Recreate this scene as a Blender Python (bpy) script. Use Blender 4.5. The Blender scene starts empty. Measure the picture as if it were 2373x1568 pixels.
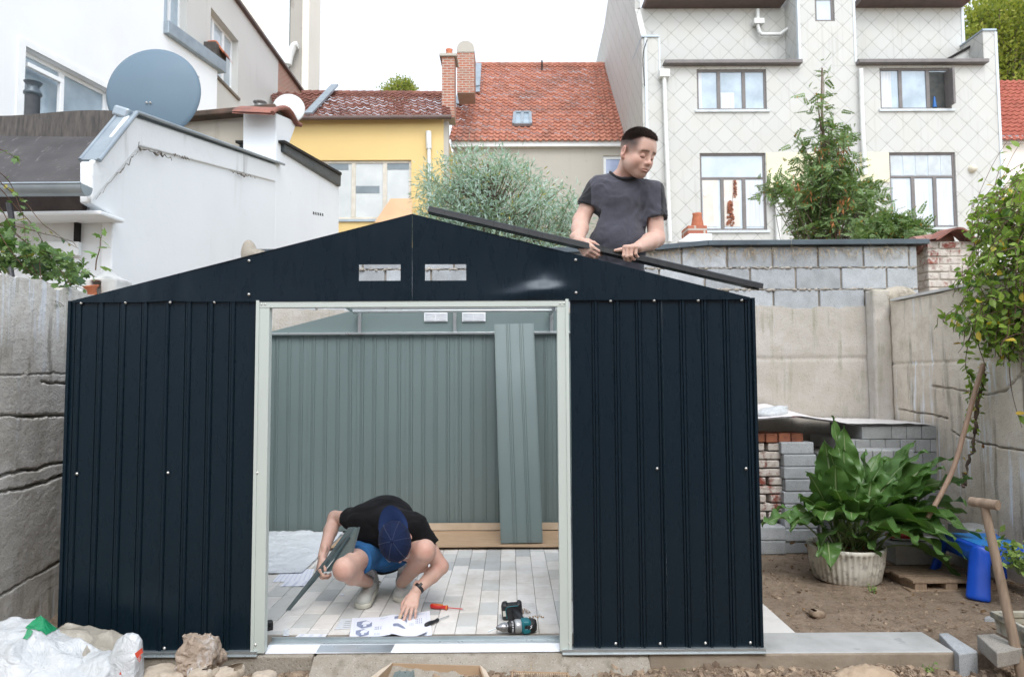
import bpy, math, random
import numpy as np
from mathutils import Vector, Matrix

# ------------------------------------------------------------ camera, world, sun
SC = bpy.context.scene
FPX, CX, CY = 1582.0, 1186.5, 784.0            # measured on a 2373 px wide view
PITCH, ROLL, YAW, HC = 0.0572, -0.005, 0.0035, 1.3177
_F = np.array([math.sin(YAW)*math.cos(PITCH), math.cos(YAW)*math.cos(PITCH), math.sin(PITCH)])
_r = np.array([math.cos(YAW), -math.sin(YAW), 0.0]); _u = np.cross(_r, _F)
_R = _r*math.cos(ROLL)+_u*math.sin(ROLL); _U = -_r*math.sin(ROLL)+_u*math.cos(ROLL)
cam_d = bpy.data.cameras.new('camera'); cam = bpy.data.objects.new('camera', cam_d)
SC.collection.objects.link(cam); SC.camera = cam
cam.matrix_world = Matrix(((_R[0], _U[0], -_F[0], 0), (_R[1], _U[1], -_F[1], 0), (_R[2], _U[2], -_F[2], HC), (0, 0, 0, 1)))
cam_d.sensor_width = 36; cam_d.lens = 36*FPX/2373.0; cam_d.clip_end = 500; cam_d.clip_start = 0.05
cam_d.dof.use_dof = True; cam_d.dof.focus_distance = 3.75; cam_d.dof.aperture_fstop = 4.5

SUN_EL, SUN_AZ = math.radians(52), math.radians(172)    # azimuth from +Y, clockwise: behind the camera, right
W = bpy.data.worlds.new('World'); SC.world = W; W.use_nodes = True
nt = W.node_tree; nt.nodes.clear()
sky = nt.nodes.new('ShaderNodeTexSky'); sky.sky_type = 'NISHITA'; sky.sun_disc = False
sky.sun_elevation = SUN_EL; sky.sun_rotation = SUN_AZ; sky.air_density = 1.0; sky.dust_density = 1.0; sky.ozone_density = 1.0
hs = nt.nodes.new('ShaderNodeHueSaturation'); hs.inputs['Saturation'].default_value = 0.32; hs.inputs['Value'].default_value = 1.0
bg = nt.nodes.new('ShaderNodeBackground'); bg.inputs['Strength'].default_value = 0.15
wo = nt.nodes.new('ShaderNodeOutputWorld')
nt.links.new(sky.outputs[0], hs.inputs['Color']); nt.links.new(hs.outputs[0], bg.inputs[0]); nt.links.new(bg.outputs[0], wo.inputs[0])
sl = bpy.data.lights.new('sun', 'SUN'); sl.energy = 0.5; sl.angle = math.radians(28); sl.color = (1.0, 0.975, 0.945)
so = bpy.data.objects.new('sun', sl); SC.collection.objects.link(so)
_sd = Vector((math.sin(SUN_AZ)*math.cos(SUN_EL), math.cos(SUN_AZ)*math.cos(SUN_EL), math.sin(SUN_EL)))
so.rotation_euler = _sd.to_track_quat('Z', 'Y').to_euler()
SC.view_settings.view_transform = 'Standard'; SC.view_settings.look = 'None'
SC.view_settings.exposure = 1.56; SC.view_settings.gamma = 1.0

# ------------------------------------------------------------ helpers
rng = np.random.default_rng(7); random.seed(7)
def ray(x, y):
    return _F + _R*((x-CX)/FPX) + _U*((CY-y)/FPX)
O3 = np.array([0, 0, HC])
def at(x, y, Y): d = ray(x, y); return O3 + d*(Y/d[1])
def atz(x, y, z): d = ray(x, y); return O3 + d*((z-HC)/d[2])
def atx(x, y, X): d = ray(x, y); return O3 + d*(X/d[0])

class MB:
    def __init__(s): s.v = []; s.f = []; s.m = []; s.n = 0; s.mi = 0; s.sm = []; s.smooth = False
    def add(s, V, F, mi=None):
        V = np.asarray(V, float).reshape(-1, 3); s.v.append(V)
        k = s.n; mi = s.mi if mi is None else mi
        for f in F: s.f.append(tuple(int(i)+k for i in f))
        s.m += [mi]*len(F); s.sm += [s.smooth]*len(F); s.n += len(V); return s
    def box(s, x0, x1, y0, y1, z0, z1, mi=None):
        V = [(x, y, z) for z in (z0, z1) for y in (y0, y1) for x in (x0, x1)]
        return s.add(V, [(0, 2, 3, 1), (4, 5, 7, 6), (0, 1, 5, 4), (2, 6, 7, 3), (0, 4, 6, 2), (1, 3, 7, 5)], mi)
    def obox(s, c, h, R=None, mi=None, taper=1.0):
        R = np.eye(3) if R is None else np.asarray(R)
        V = []
        for z in (-1, 1):
            t = taper if z > 0 else 1.0
            for y in (-1, 1):
                for x in (-1, 1): V.append(np.asarray(c)+R@np.array([x*h[0]*t, y*h[1]*t, z*h[2]]))
        return s.add(V, [(0, 2, 3, 1), (4, 5, 7, 6), (0, 1, 5, 4), (2, 6, 7, 3), (0, 4, 6, 2), (1, 3, 7, 5)], mi)
    def bar(s, a, b, w, h, mi=None, up=(0, 0, 1)):
        a = np.asarray(a, float); b = np.asarray(b, float); d = b-a; L = np.linalg.norm(d); d = d/L
        x = np.cross(d, up)
        if np.linalg.norm(x) < 1e-4: x = np.cross(d, (0, 1, 0))
        x /= np.linalg.norm(x); z = np.cross(x, d)
        return s.obox((a+b)/2, (w/2, L/2, h/2), np.array([x, d, z]).T, mi)
    def prism(s, poly, d, mi=None):
        P = np.asarray(poly, float); n = len(P); V = np.vstack([P, P+np.asarray(d, float)])
        F = [tuple(range(n))[::-1], tuple(range(n, 2*n))]+[(i, (i+1) % n, n+(i+1) % n, n+i) for i in range(n)]
        return s.add(V, F, mi)
    def tube(s, pts, r, n=8, mi=None, caps=True, flat=1.0):
        P = np.asarray(pts, float); m = len(P); r = np.broadcast_to(np.asarray(r, float), (m,))
        T = np.gradient(P, axis=0); T /= np.linalg.norm(T, axis=1)[:, None]+1e-12
        up = np.array([0, 0, 1.0]) if abs(T[0][2]) < .9 else np.array([0, 1.0, 0])
        x = np.cross(up, T[0]); x /= np.linalg.norm(x); V = []
        for i in range(m):
            x = x-T[i]*(x@T[i]); x /= np.linalg.norm(x); y = np.cross(T[i], x)
            for k in range(n):
                a = 2*math.pi*k/n; V.append(P[i]+r[i]*(x*math.cos(a)+y*math.sin(a)*flat))
        F = [(i*n+k, i*n+(k+1) % n, (i+1)*n+(k+1) % n, (i+1)*n+k) for i in range(m-1) for k in range(n)]
        o = s.smooth; s.smooth = True; s.add(V, F, mi); s.smooth = False
        if caps:
            s.add(V[:n], [tuple(range(n))[::-1]], mi); s.add(V[-n:], [tuple(range(n))], mi)
        s.smooth = o; return s
    def lathe(s, c, prof, n=32, axis=(0, 0, 1), mi=None, caps=False, rfn=None, smooth=True):
        ax = np.asarray(axis, float); ax /= np.linalg.norm(ax)
        x = np.cross(ax, (0, 0, 1) if abs(ax[2]) < .9 else (1, 0, 0)); x /= np.linalg.norm(x); y = np.cross(ax, x); V = []
        for (r, h) in prof:
            for k in range(n):
                a = 2*math.pi*k/n; rr = r*(rfn(a, h) if rfn else 1)
                V.append(np.asarray(c)+ax*h+rr*(x*math.cos(a)+y*math.sin(a)))
        m = len(prof)
        F = [(i*n+k, i*n+(k+1) % n, (i+1)*n+(k+1) % n, (i+1)*n+k) for i in range(m-1) for k in range(n)]
        o = s.smooth; s.smooth = smooth; s.add(V, F, mi); s.smooth = o
        if caps: s.add(V[:n], [tuple(range(n))[::-1]], mi); s.add(V[-n:], [tuple(range(n))], mi)
        return s
    def grid(s, P, mi=None, smooth=True, skip=None):
        P = np.asarray(P, float); a, b = P.shape[:2]
        F = [(i*b+j, i*b+j+1, (i+1)*b+j+1, (i+1)*b+j) for i in range(a-1) for j in range(b-1) if not (skip and skip(i, j))]
        o = s.smooth; s.smooth = smooth; s.add(P.reshape(-1, 3), F, mi); s.smooth = o; return s
    def verts(s): return np.vstack(s.v) if s.v else np.zeros((0, 3))

def newmesh(name, V, F, mi=None, smooth=None):
    me = bpy.data.meshes.new(name); nV = len(V); nF = len(F)
    me.vertices.add(nV); me.vertices.foreach_set('co', np.asarray(V, np.float32).ravel())
    if isinstance(F, np.ndarray):
        li = F.ravel(); tot = np.full(nF, F.shape[1])
    else:
        tot = np.array([len(f) for f in F]); li = np.fromiter((i for f in F for i in f), np.int32, int(tot.sum()))
    me.loops.add(len(li)); me.loops.foreach_set('vertex_index', li.astype(np.int32))
    me.polygons.add(nF); st = np.concatenate([[0], np.cumsum(tot)[:-1]])
    me.polygons.foreach_set('loop_start', st.astype(np.int32)); me.polygons.foreach_set('loop_total', tot.astype(np.int32))
    if mi is not None: me.polygons.foreach_set('material_index', np.asarray(mi, np.int32))
    if smooth is not None:
        sm = np.full(nF, smooth) if isinstance(smooth, bool) else np.asarray(smooth)
        me.polygons.foreach_set('use_smooth', sm.astype(bool))
    me.update(calc_edges=True); me.validate(); return me

ORG = {}
def link(name, me, mats, parent=None, org=None, bevel=0, seg=2):
    o = bpy.data.objects.new(name, me); SC.collection.objects.link(o)
    for m in (mats if isinstance(mats, (list, tuple)) else [mats]): me.materials.append(m)
    if parent is not None: o.parent = parent; ORG[o] = ORG[parent]
    else: o.location = org; ORG[o] = np.asarray(org, float)
    if bevel:
        b = o.modifiers.new('bevel', 'BEVEL'); b.width = bevel; b.segments = seg; b.limit_method = 'ANGLE'; b.angle_limit = math.radians(40)
    return o
def tag(o, label=None, cat=None, group=None, kind=None):
    for k, v in (('label', label), ('category', cat), ('group', group), ('kind', kind)):
        if v: o[k] = v
    return o
def thing(name, label, cat, loc, group=None):
    o = bpy.data.objects.new(name, None); SC.collection.objects.link(o); o.location = loc; ORG[o] = np.asarray(loc, float)
    o.empty_display_size = .1
    return tag(o, label, cat, group)
def part(name, mb, mat, parent, bevel=0, label=None, seg=2):
    V = mb.verts()-ORG[parent]
    o = link(name, newmesh(name, V, mb.f, mb.m, mb.sm), mat, parent, bevel=bevel, seg=seg)
    if label: o['label'] = label
    return o
def solo(name, mb, mat, label=None, cat=None, group=None, kind=None, bevel=0, org=None):
    V = mb.verts()
    if org is None: org = np.array([(V[:, 0].min()+V[:, 0].max())/2, (V[:, 1].min()+V[:, 1].max())/2, V[:, 2].min()])
    o = link(name, newmesh(name, V-org, mb.f, mb.m, mb.sm), mat, None, org, bevel)
    return tag(o, label, cat, group, kind)
def struct(name, mb, mat, **k): return solo(name, mb, mat, kind='structure', **k)

def rotm(ax, a):
    return np.array(Matrix.Rotation(a, 3, Vector(ax) if not isinstance(ax, str) else ax))
def frame_from(d, up=(0, 0, 1)):
    d = np.asarray(d, float); d /= np.linalg.norm(d); x = np.cross(d, up); x /= np.linalg.norm(x)+1e-12
    return np.array([x, d, np.cross(x, d)]).T       # local y = d
def spline(P, n):
    P = np.asarray(P, float); m = len(P); Q = np.vstack([2*P[0]-P[1], P, 2*P[-1]-P[-2]]); t = np.linspace(0, m-1-1e-9, n); out = []
    for u in t:
        i = int(u); f = u-i; a, b, c, d = Q[i:i+4]
        out.append(.5*((2*b)+(-a+c)*f+(2*a-5*b+4*c-d)*f*f+(-a+3*b-3*c+d)*f**3))
    return np.array(out)
def vnoise(P, sc=1.0, seed=0, octs=3):
    """smooth value noise on (n,3) points, about -1..1"""
    P = np.asarray(P, float); shp = P.shape[:-1]; P = P.reshape(-1, 3)*sc+seed*17.31; out = np.zeros(len(P)); amp = 1.; tot = 0
    def h(i):
        n = (i[:, 0]*374761393+i[:, 1]*668265263+i[:, 2]*2147483647+seed*1442695) & 0xffffffff
        n = ((n ^ (n >> 13))*1274126177) & 0xffffffff; n = n ^ (n >> 16); return (n & 0xffff)/32767.5-1
    for o in range(octs):
        i = np.floor(P).astype(np.int64); f = P-i; f = f*f*(3-2*f); r = 0
        for dx in (0, 1):
            for dy in (0, 1):
                for dz in (0, 1):
                    w = (f[:, 0] if dx else 1-f[:, 0])*(f[:, 1] if dy else 1-f[:, 1])*(f[:, 2] if dz else 1-f[:, 2])
                    r = r+w*h(i+np.array([dx, dy, dz]))
        out += amp*r; tot += amp; amp *= .5; P = P*2.03+5.7
    return (out/tot).reshape(shp)

# ------------------------------------------------------------ signed-distance sculpting with surface nets
class SDF:
    def __init__(s, lo, hi, h):
        s.lo = np.asarray(lo, float); s.h = h; s.n = np.ceil((np.asarray(hi)-s.lo)/h).astype(int)+1
        s.F = np.full(s.n, .25, np.float32); s.ax = [s.lo[i]+h*np.arange(s.n[i]) for i in range(3)]
    def _sub(s, lo, hi):
        a = np.clip(np.floor((lo-s.lo)/s.h).astype(int), 0, s.n-1); b = np.clip(np.ceil((hi-s.lo)/s.h).astype(int)+1, 1, s.n)
        sl_ = tuple(slice(a[i], max(b[i], a[i]+1)) for i in range(3))
        P = np.stack(np.meshgrid(*[s.ax[i][sl_[i]] for i in range(3)], indexing='ij'), -1).astype(np.float32)
        return sl_, P
    def op(s, lo, hi, fn, k=.02, mode='u'):
        pad = max(k, .02)+3*s.h; sl_, P = s._sub(np.asarray(lo, float)-pad, np.asarray(hi, float)+pad)
        d = fn(P); A = s.F[sl_]
        if mode == 'u':
            hh = np.maximum(k-np.abs(A-d), 0)/k if k > 0 else 0; s.F[sl_] = np.minimum(A, d)-hh*hh*k/4
        elif mode == 's':
            d = -d; hh = np.maximum(k-np.abs(A-d), 0)/k if k > 0 else 0; s.F[sl_] = np.maximum(A, d)+hh*hh*k/4
        return s
    def cone(s, a, b, r1, r2, k=.02, mode='u', flat=None):
        a = np.asarray(a, float); b = np.asarray(b, float); R = max(r1, r2)
        def fn(P):
            d = b-a; L2 = d@d+1e-12; t = np.clip(((P-a)@d)/L2, 0, 1); q = P-a-t[..., None]*d
            if flat is not None:
                fa, ff = flat; fa = np.asarray(fa, float); fa = fa/np.linalg.norm(fa); c = q@fa; q = q+(c*(ff-1))[..., None]*fa
            return np.sqrt((q*q).sum(-1))-(r1+(r2-r1)*t)
        return s.op(np.minimum(a, b)-R*1.0, np.maximum(a, b)+R*1.0, fn, k, mode)
    def ell(s, c, r, R=None, k=.02, mode='u'):
        c = np.asarray(c, float); r = np.asarray(r, float); R = np.eye(3) if R is None else np.asarray(R)
        def fn(P):
            q = (P-c)@R; k0 = np.sqrt(((q/r)**2).sum(-1)); k1 = np.sqrt(((q/(r*r))**2).sum(-1))+1e-9; return k0*(k0-1)/k1
        m = r.max(); return s.op(c-m, c+m, fn, k, mode)
    def box(s, c, hf, R=None, rad=.01, k=.01, mode='u'):
        c = np.asarray(c, float); hf = np.asarray(hf, float); R = np.eye(3) if R is None else np.asarray(R)
        def fn(P):
            q = np.abs((P-c)@R)-(hf-rad); return np.sqrt((np.maximum(q, 0)**2).sum(-1))+np.minimum(q.max(-1), 0)-rad
        m = np.linalg.norm(hf); return s.op(c-m, c+m, fn, k, mode)
    def cut(s, p, n, k=.004):
        """remove the side the normal points to"""
        n = np.asarray(n, float); n /= np.linalg.norm(n); P = np.stack(np.meshgrid(*s.ax, indexing='ij'), -1).astype(np.float32)
        s.F = np.maximum(s.F, (P-np.asarray(p))@n); return s
    def disp(s, fn):
        P = np.stack(np.meshgrid(*s.ax, indexing='ij'), -1).astype(np.float32); m = np.abs(s.F) < .04; s.F[m] += fn(P[m]).astype(np.float32); return s
    def mesh(s, relax=1):
        F = s.F; S = F < 0; nx, ny, nz = F.shape
        c = np.zeros((nx-1, ny-1, nz-1), int)
        for dx in (0, 1):
            for dy in (0, 1):
                for dz in (0, 1): c += S[dx:nx-1+dx, dy:ny-1+dy, dz:nz-1+dz]
        act = (c > 0) & (c < 8); ids = np.full(act.shape, -1); I = np.argwhere(act); ids[act] = np.arange(len(I))
        acc = np.zeros((len(I), 3)); cnt = np.zeros(len(I))
        for ax in range(3):
            o1, o2 = [q for q in range(3) if q != ax]
            for da in (0, 1):
                for db in (0, 1):
                    off = np.zeros(3, int); off[o1] = da; off[o2] = db; p = I+off; q = p.copy(); q[:, ax] += 1
                    fa = F[tuple(p.T)]; fb = F[tuple(q.T)]; m = (fa < 0) != (fb < 0); t = np.where(m, fa/(fa-fb+1e-12), 0)
                    pt = off[None, :].astype(float).repeat(len(I), 0); pt[:, ax] = t; acc[m] += pt[m]; cnt[m] += 1
        V = s.lo+s.h*(I+acc/np.maximum(cnt, 1)[:, None]); Q = []
        for ax in range(3):
            o1, o2 = [(1, 2), (2, 0), (0, 1)][ax]; sl0 = [slice(None)]*3; sl1 = [slice(None)]*3; sl0[ax] = slice(0, -1); sl1[ax] = slice(1, None)
            A = S[tuple(sl0)]; B = S[tuple(sl1)]; m = A != B; E = np.argwhere(m); flip = A[m]
            ok = (E[:, o1] > 0) & (E[:, o2] > 0) & (E[:, o1] < F.shape[o1]-1) & (E[:, o2] < F.shape[o2]-1); E = E[ok]; flip = flip[ok]; qs = []
            for (a, b) in ((1, 1), (0, 1), (0, 0), (1, 0)):
                p = E.copy(); p[:, o1] -= a; p[:, o2] -= b; qs.append(ids[tuple(p.T)])
            q = np.stack(qs, 1); q[~flip] = q[~flip][:, ::-1]; Q.append(q)
        Q = np.vstack(Q); Q = Q[(Q >= 0).all(1)]
        for _ in range(relax):
            A = np.zeros_like(V); n = np.zeros(len(V))
            for i in range(4):
                for j in ((i+1) % 4, (i+3) % 4): np.add.at(A, Q[:, i], V[Q[:, j]]); np.add.at(n, Q[:, i], 1)
            V = V*.5+.5*A/np.maximum(n, 1)[:, None]
        return V, Q
    def obj(s, name, mat, parent=None, col=None, relax=1, **k):
        V, Q = s.mesh(relax)
        if parent is not None: o = link(name, newmesh(name, V-ORG[parent], Q, None, True), mat, parent)
        else:
            org = np.array([V[:, 0].mean(), V[:, 1].mean(), V[:, 2].min()]); o = link(name, newmesh(name, V-org, Q, None, True), mat, None, org)
        if col is not None:
            a = o.data.color_attributes.new('Col', 'FLOAT_COLOR', 'POINT'); C = np.ones((len(V), 4), np.float32); C[:, :3] = col(V); a.data.foreach_set('color', C.ravel())
        return tag(o, **k)

# ------------------------------------------------------------ materials
def _n(nt, t, **k):
    n = nt.nodes.new(t)
    for a, b in k.items(): setattr(n, a, b)
    return n
class NG:
    """small node-graph helper"""
    def __init__(s, name):
        s.m = bpy.data.materials.new(name); s.m.use_nodes = True; s.nt = s.m.node_tree; s.nt.nodes.clear()
        s.out = _n(s.nt, 'ShaderNodeOutputMaterial'); s.b = _n(s.nt, 'ShaderNodeBsdfPrincipled'); s.L(s.b.outputs[0], s.out.inputs[0])
        s.tc = _n(s.nt, 'ShaderNodeTexCoord')
    def L(s, a, b): s.nt.links.new(a, b)
    def put(s, sock, v):
        if hasattr(v, 'is_output') or hasattr(v, 'links'): s.L(v, sock)
        elif v is not None: sock.default_value = (tuple(v)+(1,)) if hasattr(v, '__len__') and len(v) == 3 and len(sock.default_value) == 4 else v
    def obj(s, scale=(1, 1, 1), rot=(0, 0, 0)):
        mp = _n(s.nt, 'ShaderNodeMapping'); s.L(s.tc.outputs['Object'], mp.inputs[0]); mp.inputs['Scale'].default_value = scale; mp.inputs['Rotation'].default_value = rot; return mp.outputs[0]
    def noise(s, scale, detail=4, vec=None, rough=.55, out=0, dist=0):
        n = _n(s.nt, 'ShaderNodeTexNoise'); n.inputs['Scale'].default_value = scale; n.inputs['Detail'].default_value = detail; n.inputs['Roughness'].default_value = rough; n.inputs['Distortion'].default_value = dist
        s.L(vec if vec is not None else s.tc.outputs['Object'], n.inputs['Vector']); return n.outputs[out]
    def vor(s, scale, vec=None, feature='F1', out=0):
        n = _n(s.nt, 'ShaderNodeTexVoronoi'); n.feature = feature; n.inputs['Scale'].default_value = scale
        s.L(vec if vec is not None else s.tc.outputs['Object'], n.inputs['Vector']); return n.outputs[out]
    def ramp(s, f, lo, hi, a=0., b=1.):
        n = _n(s.nt, 'ShaderNodeMapRange'); s.L(f, n.inputs[0]); n.inputs[1].default_value = lo; n.inputs[2].default_value = hi; n.inputs[3].default_value = a; n.inputs[4].default_value = b; return n.outputs[0]
    def mix(s, f, a, b, mode='MIX'):
        n = _n(s.nt, 'ShaderNodeMix'); n.data_type = 'RGBA'; n.blend_type = mode; s.put(n.inputs[0], f); s.put(n.inputs[6], a); s.put(n.inputs[7], b); return n.outputs[2]
    def math(s, op, a, b=0., c=None, clamp=False):
        n = _n(s.nt, 'ShaderNodeMath'); n.operation = op; n.use_clamp = clamp; s.put(n.inputs[0], a); s.put(n.inputs[1], b)
        if c is not None: s.put(n.inputs[2], c)
        return n.outputs[0]
    def sep(s, v): n = _n(s.nt, 'ShaderNodeSeparateXYZ'); s.L(v, n.inputs[0]); return n.outputs
    def com(s, x, y, z):
        n = _n(s.nt, 'ShaderNodeCombineXYZ'); s.put(n.inputs[0], x); s.put(n.inputs[1], y); s.put(n.inputs[2], z); return n.outputs[0]
    def island(s): return _n(s.nt, 'ShaderNodeNewGeometry').outputs['Random Per Island']
    def attr(s, name='Col'): n = _n(s.nt, 'ShaderNodeAttribute'); n.attribute_name = name; return n.outputs[0]
    def bump(s, h, strength, dist=.01, prev=None):
        n = _n(s.nt, 'ShaderNodeBump'); n.inputs['Strength'].default_value = strength; n.inputs['Distance'].default_value = dist; s.L(h, n.inputs['Height'])
        if prev is not None: s.L(prev, n.inputs['Normal'])
        return n.outputs[0]
    def done(s, color=None, rough=.7, metal=0., spec=.5, normal=None, **k):
        s.put(s.b.inputs['Base Color'], color); s.put(s.b.inputs['Roughness'], rough); s.put(s.b.inputs['Metallic'], metal); s.put(s.b.inputs['Specular IOR Level'], spec)
        if normal is not None: s.L(normal, s.b.inputs['Normal'])
        for a, v in k.items(): s.put(s.b.inputs[a.replace('_', ' ')], v)
        return s.m
def M(name, c1, c2=None, scale=6, rough=.7, metal=0, spec=.5, bump=0, bscale=60, bdist=.004, island=0, speck=0, spscale=150, stretch=(1, 1, 1), rvar=0.1, **k):
    g = NG(name); v = g.obj(stretch); col = tuple(c1)+(1,)
    col = g.mix(g.ramp(g.noise(scale, 6, v), .35, .65), c1, c2 if c2 is not None else tuple(x*.8 for x in c1))
    if speck: col = g.mix(g.math('MULTIPLY', g.ramp(g.noise(spscale, 2), .5, .7), speck), col, tuple(x*.25 for x in c1))
    if island:
        r = g.island(); col = g.mix(1.0, col, g.com(*[g.ramp(r, 0, 1, 1-island, 1+island)]*3), 'MULTIPLY')
    nrm = g.bump(g.noise(bscale, 6, v), bump, bdist) if bump else None
    return g.done(col, g.ramp(g.noise(scale*2.3, 3), .3, .7, rough-rvar*rough, min(1, rough+rvar*rough)), metal, spec, nrm, **k)

def wall_holes(mb, fn, u0, u1, v0, v1, holes, depth=.12, mi=0, rmi=None):
    """wall in (u,v) with rectangular holes and reveals; fn(u,v,w) -> world, w>0 goes inward"""
    us = sorted({u0, u1, *[h[0] for h in holes], *[h[1] for h in holes]}); vs = sorted({v0, v1, *[h[2] for h in holes], *[h[3] for h in holes]})
    for i in range(len(us)-1):
        for j in range(len(vs)-1):
            cu = (us[i]+us[i+1])/2; cv = (vs[j]+vs[j+1])/2
            if any(h[0] < cu < h[1] and h[2] < cv < h[3] for h in holes): continue
            mb.add([fn(us[i], vs[j], 0), fn(us[i+1], vs[j], 0), fn(us[i+1], vs[j+1], 0), fn(us[i], vs[j+1], 0)], [(0, 1, 2, 3)], mi)
    for (a, b, c, d) in holes:
        for (p, q) in (((a, c), (b, c)), ((b, c), (b, d)), ((b, d), (a, d)), ((a, d), (a, c))):
            mb.add([fn(*p, 0), fn(*q, 0), fn(*q, depth), fn(*p, depth)], [(0, 1, 2, 3)], mi if rmi is None else rmi)
    return mb
def leaves(tmpl, faces, P, R, S):
    """instances of a leaf template merged into one vertex array"""
    T = np.asarray(tmpl, float); m = len(P); n = len(T)
    V = np.einsum('mij,nj->mni', R, T)*np.asarray(S).reshape(-1, 1, 1)+np.asarray(P)[:, None, :]
    F = (np.asarray(faces)[None]+(np.arange(m)*n)[:, None, None]).reshape(-1, len(faces[0])); return V.reshape(-1, 3), F
def rand_rot(m, dirs=None, spread=1.0, r=rng):
    """random frames; local y points along dirs (plus spread)"""
    d = r.normal(size=(m, 3)) if dirs is None else np.asarray(dirs)+spread*r.normal(size=(m, 3))
    d /= np.linalg.norm(d, axis=1)[:, None]; u = r.normal(size=(m, 3))*.6+np.array([0, 0, 1.]); x = np.cross(d, u); x /= np.linalg.norm(x, axis=1)[:, None]+1e-9
    return np.stack([x, d, np.cross(x, d)], -1)
def arrobj(name, V, F, mat, parent=None, smooth=False, **k):
    if parent is not None: o = link(name, newmesh(name, V-ORG[parent], F, None, smooth), mat, parent)
    else:
        org = np.array([V[:, 0].mean(), V[:, 1].mean(), V[:, 2].min()]); o = link(name, newmesh(name, V-org, F, None, smooth), mat, None, org)
    return tag(o, **k)
LEAF_T = [(0, 0, 0), (.28, .35, .06), (.22, .75, .02), (0, 1, -.08), (-.22, .75, .02), (-.28, .35, .06), (0, .4, -.02)]
LEAF_F = [(0, 1, 6), (1, 2, 6), (2, 3, 6), (3, 4, 6), (4, 5, 6), (5, 0, 6)]

# ------------------------------------------------------------ shared materials
def paint_metal(name, c, rough=.42, spec=.4, wav=.25):
    g = NG(name); v = g.obj((3, 3, .8)); col = g.mix(g.ramp(g.noise(1.2, 3), .3, .7), c, tuple(x*.93 for x in c))
    col = g.mix(g.math('MULTIPLY', g.ramp(g.noise(260, 2), .72, .78), .15), col, (.35, .35, .33))
    n = g.bump(g.noise(2.2, 1, v), wav, .02)
    r = g.ramp(g.noise(9, 5, v), .3, .7, rough*.85, rough*1.15)
    return g.done(col, r, 0, spec, n)
m_navy = paint_metal('navy_painted_steel', (.0056, .0140, .0220), .29, .36, .35); m_navy.node_tree.nodes['Principled BSDF'].inputs['Specular Tint'].default_value = (.80, .90, 1.0, 1)
m_grey = paint_metal('grey_green_painted_steel', (.165, .215, .212), .36, .4, .3)
m_frame = paint_metal('pale_grey_green_paint', (.55, .61, .57), .45, .35, .05)
m_galv = M('galvanised_steel', (.60, .66, .68), (.54, .60, .62), 9, .30, metal=.8, stretch=(1, 3, 3))
m_plate = M('bright_plate', (.86, .88, .92), (.80, .84, .88), 3, .35, spec=.6)
m_white_pl = M('white_plastic', (.82, .84, .86), (.76, .79, .82), 8, .5)
m_screw = M('screw_head', (.75, .74, .70), (.5, .48, .44), 300, .3, metal=.8)
m_black = M('black_plastic', (.012, .013, .015), (.02, .021, .024), 60, .45)
m_dark = M('dark_gap', (.01, .009, .008), None, 5, .9)
m_wood = M('grey_wood', (.34, .25, .17), (.22, .16, .11), 8, .75, stretch=(8, 8, .7), bump=.4, bscale=18)
m_terra = M('terracotta', (.50, .17, .08), (.40, .13, .07), 12, .8, speck=.3, spscale=60)
m_zinc = M('zinc_sheet', (.34, .40, .44), (.27, .32, .36), 4, .45, metal=.5, bump=.1)
m_dzinc = M('dark_zinc', (.10, .13, .15), (.07, .09, .105), 5, .45, metal=.3)
m_pipe = M('white_pipe', (.70, .72, .70), (.60, .62, .60), 5, .6)

def rough_concrete(name, c1, c2, c3, stain=(.08, .075, .04), lime=.5, gravel=1.0, sc=1.0):
    g = NG(name); col = g.mix(g.ramp(g.noise(1.3*sc, 8), .35, .65), c1, c2)
    col = g.mix(g.math('MULTIPLY', g.ramp(g.noise(7*sc, 8, rough=.7), .45, .7), .6), col, c3)
    sp = g.ramp(g.vor(75*sc), .10, .22, 1, 0); sp = g.math('MULTIPLY', sp, g.ramp(g.noise(22*sc, 3), .38, .55)); col = g.mix(g.math('MULTIPLY', sp, .85*gravel), col, (.07, .065, .06))
    sp2 = g.ramp(g.noise(160*sc, 3), .6, .72); col = g.mix(g.math('MULTIPLY', sp2, .5*gravel), col, (.62, .60, .56))
    vs = g.obj((6, 6, .55)); st = g.math('MULTIPLY', g.ramp(g.noise(2.3*sc, 5, vs), .54, .68), g.ramp(g.noise(2, 3), .4, .6)); col = g.mix(g.math('MULTIPLY', st, .75), col, stain)
    vl = g.obj((11, 11, .7)); ll = g.math('MULTIPLY', g.ramp(g.noise(1.6*sc, 7, vl, .65), .545, .61), g.ramp(g.noise(1.7, 3), .44, .56)); col = g.mix(g.math('MULTIPLY', ll, lime), col, (.72, .76, .80))
    n = g.bump(g.noise(34*sc, 10, rough=.75), .55, .006); n = g.bump(g.vor(75*sc), .35*gravel, .004, n)
    return g.done(col, .92, 0, .2, n)
m_conc = rough_concrete('weathered_concrete', (.74, .73, .68), (.58, .56, .50), (.40, .36, .29), lime=.8)
m_conc_r = rough_concrete('weathered_concrete_right', (.72, .66, .56), (.60, .54, .45), (.45, .38, .29), lime=.9)
m_conc_b = rough_concrete('pale_weathered_concrete', (.56, .53, .49), (.46, .43, .38), (.40, .37, .29), stain=(.22, .22, .12), lime=.08)
m_found = rough_concrete('footing_concrete', (.36, .33, .28), (.29, .26, .21), (.24, .20, .15), lime=.1, gravel=1.2)
m_ledge = M('smooth_concrete_top', (.50, .51, .50), (.40, .41, .40), 4, .85, bump=.3, speck=.25, spscale=90)
m_brickr = M('red_brick', (.33, .10, .06), (.22, .07, .045), 9, .9, bump=.5, bscale=50, island=.3)
m_brickw = M('limewashed_brick', (.50, .40, .33), (.28, .10, .08), 9, .9, bump=.7, bscale=45, island=.25)
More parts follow.
